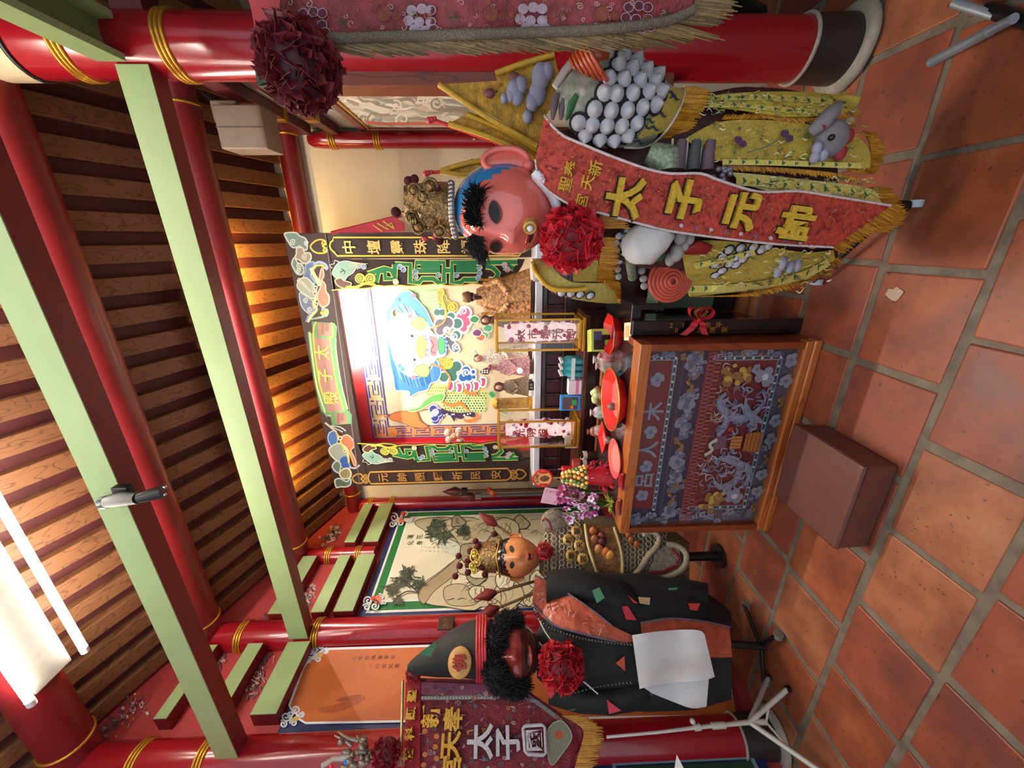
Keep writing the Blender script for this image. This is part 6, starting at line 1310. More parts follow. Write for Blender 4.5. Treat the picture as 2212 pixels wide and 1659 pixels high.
for i in range(16): p = f1.body(*z5b((rr.uniform(20, 260), rr.uniform(560, 690)))[0], .05); MB().ell(p, (rr.uniform(.01, .02),)*3, 10, 8).build('plush_lobe', mat('bone'), pr)
for i in range(10): p = f1.body(*z5b((rr.uniform(110, 280), rr.uniform(140, 240)))[0], .05); MB().ell(p, rr.uniform(.006, .010), 8, 6).build('pearl', mat('silver_bead'), pr)
# long fringes at the hems
fringe('gold_fringe', pr, [(1830, 365), (1862, 372), (1880, 330), (1875, 300), (1860, 285)], (28, 2), lambda x, y: f1.body(min(x, 1870), y, .01) if x < 1870 else P1(x, y, .08), GOLDF, 90, .2, .0026, 9)
fringe('gold_fringe', pr, [(1880, 405), (1905, 440), (1915, 470), (1880, 500)], (42, 0), lambda x, y: P1(x, y, .12), GOLDF, 90, .15, .0026, 10)
fringe('gold_fringe', pr, [(1490, 642), (1600, 636), (1690, 618), (1770, 590), (1810, 555)], (10, 8), lambda x, y: f1.body(x, min(y, 640), .012), GOLDF, 110, .2, .0022, 11)
fringe('gold_fringe', pr, [(1560, 258), (1660, 256), (1760, 262), (1840, 280)], (8, -10), lambda x, y: f1.body(x, y, .012), GOLDF, 110, .2, .0022, 12)
fringe('gold_fringe', pr, [(1560, 356), (1680, 362), (1790, 372), (1850, 384)], (6, 12), lambda x, y: f1.body(x, y, .012), GOLDF, 120, .2, .0022, 13)
fringe('gold_fringe', pr, [(1640, 246), (1720, 256), (1800, 250), (1850, 235)], (14, 10), lambda x, y: f1.body(x, y, .014), GOLDF, 70, .2, .0022, 14)
# little grey beast head at the right hem
gr = mat('grey_felt', (126, 118, 124), .8, var=.25); c = f1.body(1790, 290, .05)
MB().tube([P1(1752, 285, .16), P1(1780, 262, .18), P1(1800, 240, .17), P1(1815, 222, .15)], [.016, .022, .02, .006], 10).build('beast_ear', gr, pr); MB().tube([P1(1775, 275, .185), P1(1798, 248, .185)], [.010, .006], 8).build('red_ear_lining', mat('dull_red', (150, 40, 46), .7), pr)
MB().ell(P1(1795, 300, .16), (.05, .04, .045), 14, 10).build('beast_head', gr, pr); MB().ell(P1(1796, 297, .205), .009, 10, 8).build('beast_eye', BLACK, pr)
for x, y in ((1830, 295), (1815, 330)): MB().ell(P1(x, y, .17), (.022, .014, .018), 10, 8).build('red_cheek', mat('dull_red'), pr)
for x, y in ((1765, 320), (1778, 335), (1760, 340)): MB().ell(P1(x, y, .18), (.018, .012, .014), 10, 8).build('silver_claw', mat('silver_velvet'), pr)
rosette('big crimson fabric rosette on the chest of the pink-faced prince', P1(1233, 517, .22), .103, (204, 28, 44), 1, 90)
# back flags
FY = mat('flag_gold_cloth', (196, 146, 42), .6, var=.5, scale=40, bump=.5, bscale=120)
def z1b(*p): return [(850+x*.3616, 50+y*.3616) for x, y in p]
def flag(label, poly, edges, d, pole, seed, m=FY, deco=14, finial=True):
    t = thing('back_flag', label, 'flag', P1(*poly[0], d)); mb = MB(); mb.poly([P1(x, y, d) for x, y in poly], -f1.nv, .006); mb.build('flag_cloth', m, t)
    for e in edges: b = MB().color(206, 160, 44); b.tube([P1(x, y, d+.006) for x, y in resample(e, 14)], .009, 7); b.build('gold_braid', VC('satin'), t)
    if pole: MB().tube([P1(*pole[0], d-.01), P1(*pole[1], d-.01)], .006, 8).build('pole', REDP, t)
    if finial and pole: 
        for k in range(3): MB().ell(P1(pole[0][0]-6+k*6, pole[0][1]+(1-k)*2, d), .011-.002*k, 10, 8).build('finial_knot', mat('coral_red'), t)
    r_ = random.Random(seed); cx = sum(p[0] for p in poly)/len(poly); cy = sum(p[1] for p in poly)/len(poly); A2 = Art(lambda x, y: P1(x, y, d), -f1.nv, .002)
    for i in range(deco): x, y = cx+r_.gauss(0, 22), cy+r_.gauss(0, 14); A2.disc((x, y), r_.uniform(2, 5), r_.choice(((110, 70, 20), (214, 176, 70), (90, 60, 30), (150, 100, 30))), 8)
    A2.build('flag_embroidery', VC('cloth'), t); return t
fl1 = flag('largest gold back flag with silver dragon, behind the right shoulder', z1b((270, 365), (620, 345), (610, 300), (960, 190), (1010, 400), (900, 570), (870, 715)), [z1b((270, 365), (560, 560), (860, 730)), z1b((610, 300), (780, 240), (960, 190))], -.06, None, 1)
for x, y, r in ((720, 400, .024), (760, 370, .02), (700, 430, .016), (880, 320, .03), (860, 420, .028), (830, 470, .022), (800, 560, .016), (740, 440, .02), (920, 290, .02), (660, 450, .012)):
    MB().ell(P1(*z1b((x, y))[0], -.04), (r*1.3, .014, r), 12, 8).build('silver_dragon_lobe', mat('silver_velvet'), fl1)
for x, y in ((720, 320), (575, 420)): MB().ell(P1(*z1b((x, y))[0], -.045), (.014, .01, .018), 8, 6).build('boss', mat('purple_boss', (120, 70, 70), .6), fl1)
flag('gold back flag in the middle with a dark finial', z1b((330, 600), (430, 545), (520, 545), (640, 620), (860, 770), (850, 810), (640, 720), (470, 650)), [z1b((330, 600), (600, 690), (850, 810)), z1b((440, 545), (660, 640), (860, 760))], -.09, (z1b((230, 575))[0], z1b((860, 800))[0]), 2)
flag('thin gold back flag beside the blue skull cap', z1b((290, 880), (500, 815), (850, 800), (870, 880), (600, 900), (390, 925)), [z1b((280, 885), (420, 905), (560, 890)), z1b((290, 880), (500, 825), (840, 810))], -.11, (z1b((210, 895))[0], z1b((860, 840))[0]), 3)
flag('red back flag with yellow key pattern left of the crown', [(716, 503), (800, 480), (850, 468), (872, 480), (874, 500), (800, 503)], [], -.10, ((716, 503), (868, 466)), 4, REDR, 0, False)
fr4 = Art(lambda x, y: P1(x, y, -.098), -f1.nv, .002); [fr4.line(q, 3, (226, 190, 70)) for q in ([(815, 482), (840, 496)], [(828, 478), (852, 494)], [(835, 488), (846, 482), (850, 490)], [(806, 486), (826, 500)])]; t4 = bpy.data.objects['back_flag.003']; fr4.build('key_pattern', VC('cloth'), t4)
# ---------------------------------------------------------------- 2. the beggar monk in black at the left
f2 = Fig((-2.15, 1.5), .17); P2 = f2.P
f2.tab = ([1160, 1190, 1240, 1300, 1400, 1500, 1560, 1600], [1415, 1395, 1388, 1386, 1388, 1398, 1410, 1425], [50, 105, 140, 152, 155, 140, 110, 85])
f2.dep = [.04, .10, .15, .17, .17, .17, .15, .14]
bg = thing('monk_figure', 'dark-faced beggar monk figure in a black patched robe and pointed cap', 'deity figure', (-2.15, 1.5, 0))
BR = mat('black_robe', (20, 21, 22), .75, var=.3, scale=12, bump=.25, bscale=25)
mb = MB(); mb.loft([ring_at(f2, px, np.interp(px, f2.tab[0], f2.tab[1]), np.interp(px, f2.tab[0], f2.tab[2])*.97, float(np.interp(px, f2.tab[0], f2.dep))*.97) for px in range(1160, 1600, 20)]); mb.build('robe', BR, bg)
# wide sleeves
mb = MB(); mb.loft([[P2(px, c+h*math.cos(a), .05+d*math.sin(a)) for a in (2*PI*k/20 for k in range(20))] for px, c, h, d in ((1180, 1268, 34, .07), (1230, 1262, 36, .10), (1300, 1278, 40, .12), (1360, 1300, 42, .11), (1400, 1330, 30, .09))]); mb.build('sleeve', BR, bg)
mb = MB(); mb.loft([[P2(px, c+h*math.cos(a), .05+d*math.sin(a)) for a in (2*PI*k/20 for k in range(20))] for px, c, h, d in ((1185, 1492, 30, .06), (1250, 1510, 32, .09), (1320, 1512, 34, .10), (1380, 1500, 36, .10), (1410, 1480, 30, .08))]); mb.build('sleeve', BR, bg)
mb = MB(); mb.loft([[P2(px, c+h*math.cos(a), .02+d*math.sin(a)) for a in (2*PI*k/20 for k in range(20))] for px, c, h, d in ((1320, 1290, 36, .08), (1400, 1280, 34, .08), (1480, 1286, 36, .08), (1530, 1300, 40, .07))]); mb.build('back_panel', BR, bg)
H2 = Head(P2(1103, 1409, .05), f2.r, (.150, .16, .172), -.12, 0, .12, ((0, -.12, .17, .16, .26), (0, .1, .12, .2, .10), (-.5, -.2, .25, .25, .14), (.5, -.2, .25, .25, .14), (0, -.72, .35, .18, .16), (0, -.42, .4, .07, .06), (0, -.58, .4, .06, .08), (-.36, .15, .2, .12, -.08), (.36, .15, .2, .12, -.08), (0, .45, .5, .15, .06)))
def col2(x, y, z): return (150, 58, 50) if z > -.3 and abs(x) < .75 else (78, 40, 36)
hd2 = H2.mesh(col2).build('head', VC('gloss'), bg)
mb = MB().color(20, 8, 8); mb.add([H2.pt(-.34+.068*i, -.46-.05*math.sin(PI*i/10), .006) for i in range(11)]+[H2.pt(-.34+.068*i, -.46+.045*math.sin(PI*i/10)-.01, .006) for i in range(11)], [(i, i+1, 12+i, 11+i) for i in range(10)]); mb.build('mouth', VC(), hd2)
mb = MB().color(150, 60, 56); mb.tube([H2.pt(-.3+.06*i, -.56-.04*math.sin(PI*i/10), .004) for i in range(11)], [.002, .006, .008, .009, .01, .01, .01, .009, .008, .006, .002], 8); mb.build('lower_lip', VC('gloss'), hd2)
for sx in (-1, 1):
    ear(hd2, H2, sx, .05, .07, mat('monk_skin', (196, 90, 74), .3, coat=.3))
    mb, pts = H2.almond(sx*.36, .12, .14, .06, 0, .004); mb.c = [C(14, 10, 10)]*len(mb.f); mb.build('eye', VC(), hd2)
def hairblob(name, par, blobs, f, dd, seed, n=500, ln=.03):
    rr = random.Random(seed); mb = MB(); mb.color(14, 12, 12); rts = []
    for px, py, r, d in blobs:
        c = f.P(px, py, d); mb.ell(c, r, 14, 10)
        for i in range(n//len(blobs)):
            dv = V(rr.gauss(0, 1), rr.gauss(0, 1), rr.gauss(0, 1)).normalized(); rts.append((c+dv*r*.9, (dv+V(0, 0, -.2)).normalized()))
    o = mb.build(name, mat('fur'), par); fur('tuft', o, rts, BLK, ln, seed, .0024); return o
def zb(x, y): return (880+x*.331, 1270+y*.331)
hairblob('bushy_brow', bg, [zb(575, 345)+(.05, .19), zb(600, 270)+(.055, .16), zb(650, 222)+(.045, .13), zb(560, 400)+(.03, .2), zb(700, 215)+(.03, .12)], f2, 0, 5, 2600, .036)
hairblob('bushy_brow', bg, [zb(570, 545)+(.055, .19), zb(610, 600)+(.06, .16), zb(680, 632)+(.05, .14), zb(740, 640)+(.035, .12), zb(560, 500)+(.03, .2)], f2, 0, 6, 2600, .036)
# cap
hat = thing('monk_headwear', 'pointed black cap with red band and a gold round badge on the beggar monk', 'cap', P2(1035, 1402))
mb = MB(); mb.loft([[P2(px, c+h*math.cos(a), .05+d*math.sin(a)) for a in (2*PI*k/26 for k in range(26))] for px, c, h, d in ((1040, 1402, 68, .165), (1010, 1404, 62, .15), (975, 1412, 52, .125), (940, 1424, 39, .095), (910, 1434, 26, .06), (890, 1440, 16, .035), (880, 1442, 5, .01))]); mb.build('cap_cloth', mat('black_cap', (26, 25, 24), .75, var=.2), hat)
mb = MB().color(186, 44, 50)
for k, (h, px) in enumerate(((70, 1031), (71, 1037), (71.5, 1043), (71, 1049))): mb.tube([P2(px+.5*math.sin(a*3), 1402+h*math.cos(a), .05+(.172+.002*k)*math.sin(a)) for a in (2*PI*i/36 for i in range(37))], .009, 7)
mb.build('red_band', VC('satin'), hat)
c = P2(993, 1431, .205); mb = MB(); mb.lathe([(.001, .004), (.066, .004), (.07, 0), (.066, -.004), (.001, -.004)], (0, 0, 0), 24); o = mb.build('gold_badge', mat('badge_gold', (186, 140, 74), .5, .2, var=.3), None); o.parent = hat; o.matrix_local = T(-org(hat))@f2.frame(c)@RX(-.25)@S(1, .92, 1)
mb = MB().color(140, 36, 22); mb.text('佛', .075, f2.frame(c-f2.nv*.014)@RX(-.25), .003, .03); mb.build('badge_character', VC('cloth'), hat)
mb = MB(); mb.add([P2(*zb(*q), .16) for q in ((80, 430), (165, 360), (190, 375), (150, 450))], [(0, 1, 2, 3)]); mb.build('green_patch', mat('green_patch', (52, 108, 74), .6), hat)
rosette('small red pompom at the tip of the black cap', P2(893, 1455, .0), .045, (186, 36, 44), 21, 40, axis=(.5, -.8, 0))
# sash, towel, patches, beads
def b2(x, y, l=0): return f2.body(x, y, l)
sh = thing('ceremonial_ribbon', 'orange-red silk sash over the shoulder of the beggar monk', 'sash', b2(1300, 1350, .03))
cloth_sheet('sash_cloth', lambda x, y: b2(x, y, .04), [(1156, 1242), (1175, 1250), (1223, 1279), (1279, 1317), (1321, 1350), (1365, 1372)], [(1150, 1300), (1165, 1325), (1195, 1349), (1244, 1366), (1331, 1387), (1372, 1386)], mat('orange_silk', (178, 84, 60), .35, var=.35, scale=22, bump=.6, bscale=25), sh, n=30, m=8, nrm=f2.nv)
cloth_sheet('sash_tail', lambda x, y: b2(x, y, .03), [(1385, 1346), (1450, 1336), (1520, 1342), (1576, 1354)], [(1390, 1395), (1450, 1410), (1530, 1420), (1582, 1420)], mat('orange_silk'), sh, n=16, m=8, nrm=f2.nv)
for q in ([(1156, 1242), (1223, 1279), (1279, 1317), (1321, 1350)], [(1152, 1305), (1195, 1349), (1244, 1366), (1331, 1387)], [(1385, 1346), (1450, 1336), (1520, 1342), (1576, 1354)]):
    mb = MB().color(110, 108, 130); mb.tube([b2(x, y, .045) for x, y in resample(q, 24)], .012, 7, flat=.4); mb.build('grey_border', VC('sequin'), sh)
A = Art(lambda x, y: b2(x, y, .046), -f2.nv, .001); rr = random.Random(9)
for i in range(46): t_ = rr.random(); x = 1165+t_*140+rr.gauss(0, 8); y = 1285+t_*75+rr.gauss(0, 12); A.line([(x, y), (x+rr.uniform(-7, 7), y+rr.uniform(-6, 6)), (x+rr.uniform(-9, 9), y+rr.uniform(-9, 9))], 1.6, rr.choice(((206, 150, 130), (206, 120, 84), (150, 60, 44), (196, 110, 70))), 3)
A.build('silk_embroidery', VC('satin'), sh)
tw = thing('towel', 'folded white satin towel over the arm of the beggar monk', 'towel', b2(1450, 1440, .05))
def twl(x, y): return P2(x, y, .245+.012*math.sin((y-1360)*.06+(x-1363)*.012)+.008*math.sin((x-1363)*.05))
cloth_sheet('front_fold', twl, [(1366, 1372), (1420, 1364), (1480, 1360), (1512, 1362), (1522, 1370)], [(1382, 1488), (1420, 1480), (1470, 1474), (1520, 1470), (1544, 1462)], mat('white_satin', (206, 206, 206), .32, var=.06, scale=10, bump=.25, bscale=14), tw, n=20, m=22, nrm=f2.nv)
cloth_sheet('back_fold', lambda x, y: twl(x, y)+f2.nv*.03, [(1385, 1480), (1430, 1470), (1480, 1462), (1538, 1455)], [(1415, 1500), (1460, 1518), (1500, 1532), (1532, 1528)], mat('white_satin'), tw, n=14, m=12, nrm=f2.nv)
def z6b(*p): return [(1000+x*.349, 1080+y*.349) for x, y in p]
for i, (q, c_, l) in enumerate((([(800, 560), (845, 540), (878, 605), (830, 640)], (76, 140, 106), .12), ([(985, 660), (1020, 655), (1075, 745), (1010, 740)], (186, 44, 66), .10), ([(1085, 600), (1160, 605), (1155, 650), (1095, 640)], (176, 150, 110), .10), ([(1395, 640), (1470, 640), (1450, 685), (1410, 680)], (186, 50, 46), .11), ([(1020, 590), (1085, 640), (1060, 640)], (180, 50, 60), .10), ([(850, 690), (930, 720), (990, 790), (900, 760)], (170, 40, 46), .06), ([(945, 1010), (1000, 965), (1005, 1060)], (196, 76, 34), .03), ([(1015, 1215), (1095, 1215), (1095, 1245), (1015, 1245)], (200, 70, 56), .06), ([(890, 1235), (980, 1305), (905, 1325)], (206, 56, 76), .09), ([(500, 1150), (580, 1185), (540, 1235)], (196, 50, 46), .06), ([(1140, 1180), (1185, 1170), (1170, 1215)], (50, 90, 80), .05), ([(1270, 545), (1330, 540), (1325, 555), (1275, 560)], (60, 120, 84), .11), ([(640, 1300), (700, 1290), (690, 1305)], (40, 80, 70), .08))):
    Q = z6b(*q); mb = MB(); mb.poly([P2(x, y, (b2(x, y)-P2(x, y)).dot(-f2.nv)+.02 if l < .05 else l+.075) for x, y in Q], -f2.nv, .003); mb.build('patch', mat('patch_%d' % i, c_, .6), bg)
mb = MB(); scat('prayer_bead', MB().ell((0, 0, 0), .008, 8, 6), mat('dark_bead', (60, 54, 50), .3, coat=.4), [T(b2(x, y, .05)) for x, y in resample(z6b((440, 690), (520, 780), (640, 830), (800, 870), (1040, 895)), 34)]+[T(b2(x, y, .03)) for x, y in resample(z6b((560, 1230), (700, 1190), (850, 1150), (1040, 1130)), 22)], bg)
for q in (((440, 670), (500, 800), (540, 860)), ((470, 880), (490, 905)), ((730, 1110), (790, 1160), (835, 1200))): MB().tube([b2(x, y, .05) for x, y in resample(z6b(*q), 8)], .0035, 6).build('white_cord', WHITE, bg)
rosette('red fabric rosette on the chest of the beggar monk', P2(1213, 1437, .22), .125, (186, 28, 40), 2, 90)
s2 = thing('costume_stand', 'dark wheeled stand below the beggar monk', 'stand', (-2.2, 1.45, 0)); MB().cyl((-2.18, 1.47, .03), (-2.16, 1.49, .30), .02, n=10).build('post', BLACK, s2)
for a_ in ((-2.36, 1.40), (-2.10, 1.68), (-2.02, 1.42)):
    MB().tube([(-2.18, 1.47, .05), (a_[0], a_[1], .04)], .012, 8).build('foot_arm', BLACK, s2); MB().cyl((a_[0]-.012, a_[1], .025), (a_[0]+.012, a_[1], .025), .025, n=14).build('caster', mat('grey_caster', (110, 104, 100), .4), s2); MB().ell((a_[0], a_[1], .028), .012, 8, 6).build('axle', STONE, s2)
# ---------------------------------------------------------------- 3. the smaller prince with the flower crown
f3 = Fig((-2.05, 2.05), .13); P3 = f3.P
f3.tab = ([1165, 1190, 1240, 1300, 1360, 1420, 1460, 1500], [1203, 1196, 1192, 1196, 1200, 1204, 1212, 1225], [36, 70, 86, 84, 80, 78, 66, 45]); f3.dep = [.04, .09, .13, .13, .13, .13, .12, .10]
dl = thing('flower_crown_figure', 'smaller orange-faced prince figure with pompom flower crown and silver net robe', 'deity figure', (-2.05, 2.05, 0))
mb = MB(); mb.loft([ring_at(f3, px, np.interp(px, f3.tab[0], f3.tab[1]), np.interp(px, f3.tab[0], f3.tab[2])*.97, float(np.interp(px, f3.tab[0], f3.dep))*.97) for px in range(1165, 1501, 18)]); mb.build('robe', mat('antique_silver_robe', (126, 108, 80), .5, .15, var=.5, scale=60, bump=.6, bscale=130), dl)
H3 = Head(P3(1114, 1203, .05), f3.r, (.128, .145, .172), .0, 0, .2, ((0, -.1, .11, .16, .18), (0, .12, .1, .2, .08), (-.45, -.3, .25, .25, .05), (.45, -.3, .25, .25, .05), (0, -.46, .22, .06, .08), (0, -.58, .2, .05, .07), (0, -.8, .2, .12, .08), (-.36, .2, .18, .1, -.05), (.36, .2, .18, .1, -.05)))
def col3(x, y, z):
    if z > .52-.35*abs(x)**2 or (y > -.25 and z > -.2) or y > .2: return (34, 27, 22)
    return (222, 142, 86)
hd3 = H3.mesh(col3).build('head', VC('gloss'), dl)
for sx in (-1, 1):
    mb, pts = H3.almond(sx*.37, .17, .17, .085, sx*.12, .004); mb.c = [C(22, 16, 14)]*len(mb.f); mb.build('eye', VC(), hd3)
    mb = MB().color(22, 16, 14); mb.tube([H3.pt(sx*(.16+.05*i), .40+.04*math.sin(PI*i/8)+.01*i, .003) for i in range(9)], [.004, .009, .011, .011, .011, .01, .008, .006, .002], 7, flat=.6); mb.build('eyebrow', VC(), hd3)
    ear(hd3, H3, sx, -.02, .055, mat('doll_skin', (214, 130, 80), .3, coat=.3)); MB().ell(H3.pt(sx*.42, -.42, -.002), (.008, .004, .008), 8, 6).build('dimple', mat('dimple', (176, 90, 50), .4), hd3)
mb = MB().color(150, 40, 36); mb.tube([H3.pt(-.2+.04*i, -.46+.012*(i in (3, 4, 6, 7)), .004) for i in range(11)], [.001, .005, .007, .008, .008, .006, .008, .008, .007, .005, .001], 8); mb.color(176, 60, 50); mb.tube([H3.pt(-.17+.034*i, -.57-.03*math.sin(PI*i/10), .003) for i in range(11)], [.001, .005, .008, .009, .01, .01, .01, .009, .008, .005, .001], 8); mb.build('lips', VC('gloss'), hd3)
mb = MB().color(40, 14, 14); mb.tube([H3.pt(-.15+.03*i, -.515, .006) for i in range(11)], .003, 5); mb.build('mouth_gap', VC(), hd3)
def zd(x, y): return (960+x*.2364, 1090+y*.2364)
mb = MB(); mb.tube([P3(1072+8*abs(math.cos(a)), 1203+44*math.cos(a), .05+.13*math.sin(a)) for a in (PI*i/20 for i in range(21))], .006, 6); mb.build('hair_band', GOLD, dl)
crn = thing('flower_headdress', 'gold wire crown with dark red pompoms on the smaller prince', 'crown', P3(1050, 1203))
mb = MB(); mb.loft([[P3(px, c+h*math.cos(a), .04+d*math.sin(a)) for a in (2*PI*k/24 for k in range(24))] for px, c, h, d in ((1072, 1203, 36, .11), (1050, 1203, 34, .10), (1030, 1203, 26, .08), (1015, 1203, 16, .05))]); mb.build('crown_cap', mat('old_gold_filigree'), crn)
for x, y in ((130, 470), (285, 335), (310, 370), (235, 425), (240, 495), (215, 620), (140, 560), (100, 655), (210, 520), (345, 570), (370, 640), (455, 270), (300, 390), (215, 550)):
    p = P3(*zd(x, y), .10); MB().ell(p, .021, 12, 8).build('pompom', POM, crn); MB().tube([p, P3(1050, 1203+((zd(x, y)[1]-1203)*.4), .06)], .002, 5).build('wire', GOLD, crn)
for x, y, r in ((280, 480, .03), (275, 440, .02), (255, 560, .018), (300, 530, .02), (275, 600, .016)): c = P3(*zd(x, y), .12); mb = MB(); mb.torus(c, -f3.nv, r, .006, 14, 6); mb.ell(c, (r*.7, .01, r*.7), 10, 8); mb.build('gold_flower', mat('bright_gold', (222, 190, 90), .3, .6), crn)
def b3(x, y, l=0): return f3.body(x, y, l)
# net of silver rings with round gold medallions
nt_ = []
for i in range(17):
    for j in range(17):
        px = 1180+i*17; py = 1112+j*11.5+(i % 2)*5.7
        c_ = np.interp(px, f3.tab[0], f3.tab[1]); h_ = np.interp(px, f3.tab[0], f3.tab[2])
        if abs(py-c_) < h_*.93 and not (1262 < px < 1345) and px < 1450: nt_.append((px, py))
def bn3(px, py): a, b, c = b3(px, py), b3(px+3, py), b3(px, py+3); n_ = (b-a).cross(c-a).normalized(); return n_ if n_.dot(f3.nv) < 0 else -n_
scat('silver_ring', MB().torus((0, 0, 0), (0, 0, 1), .017, .0042, 10, 5), mat('silver_thread', (176, 166, 146), .4, .4), [T(b3(x, y, .006))@bn3(x, y).to_track_quat('Z', 'Y').to_matrix().to_4x4() for x, y in nt_[:290]], dl)
def ze(x, y): return (1180+x*.2992, 1100+y*.2992)
for ch, x, y in (('新', 160, 220), ('天', 240, 262), ('奉', 180, 335), ('宮', 265, 360), ('聖', 220, 160)):
    p = b3(*ze(x, y), .014); M = frame(p, f3.r, (0, 0, 1)); mb = MB().color(190, 160, 100); mb.lathe([(.001, .004), (.036, .004), (.038, 0), (.001, -.001)], (0, 0, 0), 20); o = mb.build('medallion', mat('pale_gold'), None); o.parent = dl; o.matrix_local = T(-org(dl))@M
    mb = MB().color(40, 28, 20); mb.text(ch, .045, M@T(0, 0, .0055), .001, .02); mb.build('medallion_character', VC(), dl)
cloth_sheet('lion_belt', lambda x, y: b3(x, y, .02), [ze(290, 110), ze(310, 250), ze(350, 380), ze(400, 500)], [ze(490, 130), ze(530, 260), ze(550, 380), ze(550, 510)], mat('belt_brown', (140, 96, 50), .5, var=.6, scale=50, bump=.6, bscale=90), dl, n=14, m=8, nrm=f3.nv)
for q in ([ze(280, 110), ze(300, 250), ze(340, 380), ze(380, 490)], [ze(490, 130), ze(530, 260), ze(550, 380), ze(550, 510)]): mb = MB().color(196, 172, 116); mb.tube([b3(x, y, .03) for x, y in resample(q, 14)], .011, 7); mb.build('gold_trim', VC('satin'), dl)
for x, y, c_ in ((340, 160, (176, 96, 44)), (400, 200, (130, 50, 40)), (430, 310, (214, 110, 60)), (380, 290, (176, 120, 60)), (400, 240, (90, 40, 44)), (350, 220, (150, 90, 50)), (460, 330, (226, 160, 70))): MB().ell(b3(*ze(x, y), .03), (.04, .02, .03), 12, 8).build('lion_face_lobe', mat('lobe_%d_%d' % (x, y), c_, .5, var=.3), dl)
for x, y in ((610, 230), (650, 260), (590, 195)): MB().ell(b3(*ze(x, y), .014), (.04, .012, .02), 10, 8).build('orange_fish', mat('lobe_340_160'), dl)
for q, w in (([ze(700, 180), ze(750, 160), ze(810, 190), ze(800, 260), ze(740, 330), ze(660, 450), ze(570, 540)], .018), ([ze(870, 250), ze(960, 270), ze(1010, 330), ze(990, 420), ze(900, 480), ze(760, 520), ze(600, 545)], .02)): mb = MB().color(176, 162, 136); mb.tube([P3(x, y, .15) for x, y in resample(q, 22)], w, 8); mb.build('plush_edge', mat('plush_cream', vc=True, rough=.9, var=.3, scale=120, bump=.6, bscale=200), dl)
cloth_sheet('hem_lobe', lambda x, y: P3(x, y, .14), [ze(800, 300), ze(870, 260), ze(960, 290)], [ze(720, 490), ze(860, 480), ze(980, 420)], mat('hem_brocade', (140, 130, 108), .5, var=.6, scale=50), dl, n=8, m=8, nrm=f3.nv)
mb = MB().color(130, 20, 36); mb.tube([P3(*ze(x, y), .152) for x, y in ((720, 470), (850, 450), (940, 410), (960, 350), (910, 290))], .010, 7); mb.build('crimson_line', VC('satin'), dl)
d3, n3 = dome(f3, 1195, 1120, 36, 34, .06, .07)
cloth_sheet('shoulder_guard', d3, [(1168, 1125), (1175, 1108), (1195, 1098), (1215, 1104)], [(1172, 1148), (1188, 1150), (1205, 1148), (1222, 1140)], mat('hem_brocade'), dl, n=10, m=8, nrm=f3.nv); mb = MB().color(150, 40, 50); mb.tube([d3(*zd(x, y), .006) for x, y in ((890, 150), (920, 125), (960, 170), (980, 240))], .007, 6); mb.build('red_piping', VC('satin'), dl)
rosette('small red rosette under the chin of the smaller prince', P3(1177, 1190, .17), .062, (190, 40, 46), 3, 60)
for i, (a, b) in enumerate((((480, 190), (640, 300)), ((480, 800), (900, 680)), ((500, 940), (900, 780)))):
    p, q = P3(*zd(*a), -.06), P3(*zd(*b), -.06); t = thing('spear_flag', ('red-tipped spear behind the right ear of the smaller prince', 'red-tipped spear left of the smaller prince, upper one', 'red-tipped spear left of the smaller prince, lower one')[i], 'spear', p); MB().cyl(p, q, .009, n=8).build('shaft', wood('spear_wood', (120, 90, 60), (80, 60, 40), .5, axis=2), t)
    d_ = (p-q).normalized(); MB().tube([p-d_*.0, p+d_*.06, p+d_*.16], [.012, .04, .004], 4).build('red_tip', mat('dark_red_felt', (120, 30, 28), .7), t)
s3 = thing('costume_stand', 'stand of the smaller prince left of the table', 'stand', (-2.05, 2.05, 0)); MB().cyl((-2.07, 2.03, 0.02), (-2.07, 2.03, .25), .03, n=12).build('post', BLACK, s3); MB().cyl((-2.07, 2.03, 0), (-2.07, 2.03, .025), .08, n=24).build('base', BLACK, s3)
# ================================================================ BANNERS
f4 = Fig((-2.36, 1.16)); P4 = f4.P
bl = thing('silver_character_banner', 'red embroidered banner with silver and gold characters hanging at the far left', 'banner', P4(1100, 1580))
def zl(*p): return [(680+x*.2803, 1400+y*.2803) for x, y in p]
def bmap(x, y): return P4(x, y, .012*math.sin(y*.05)+.006*math.sin(x*.02))
out = zl((690, 960), (700, 260), (820, 230), (1500, 250), (1720, 380), (2000, 570), (2070, 640), (2050, 760), (1960, 960))
mb = MB(); mb.poly([bmap(x, y) for x, y in out], -f4.nv, .012); mb.build('banner_cloth', mat('crimson_brocade', (128, 26, 40), .5, var=.45, scale=50, bump=.4, bscale=120), bl)
A = Art(lambda x, y: P4(x, y, .022), -f4.nv, .001); rr = random.Random(41)
A.fill(zl((700, 260), (815, 240), (810, 960), (690, 960)), (158, 30, 40)); A.fill(zl((820, 260), (1560, 290), (1700, 390), (820, 360)), (132, 70, 96)); A.up()
A.line(zl((820, 385), (1300, 380), (1500, 370), (1700, 410), (1900, 560)), 9, (140, 140, 132)); A.up()
for i in range(34): p = zl((830+i*24, 385-min(0, 0)))[0]; A.disc(p, 1.6, (226, 226, 220), 6)
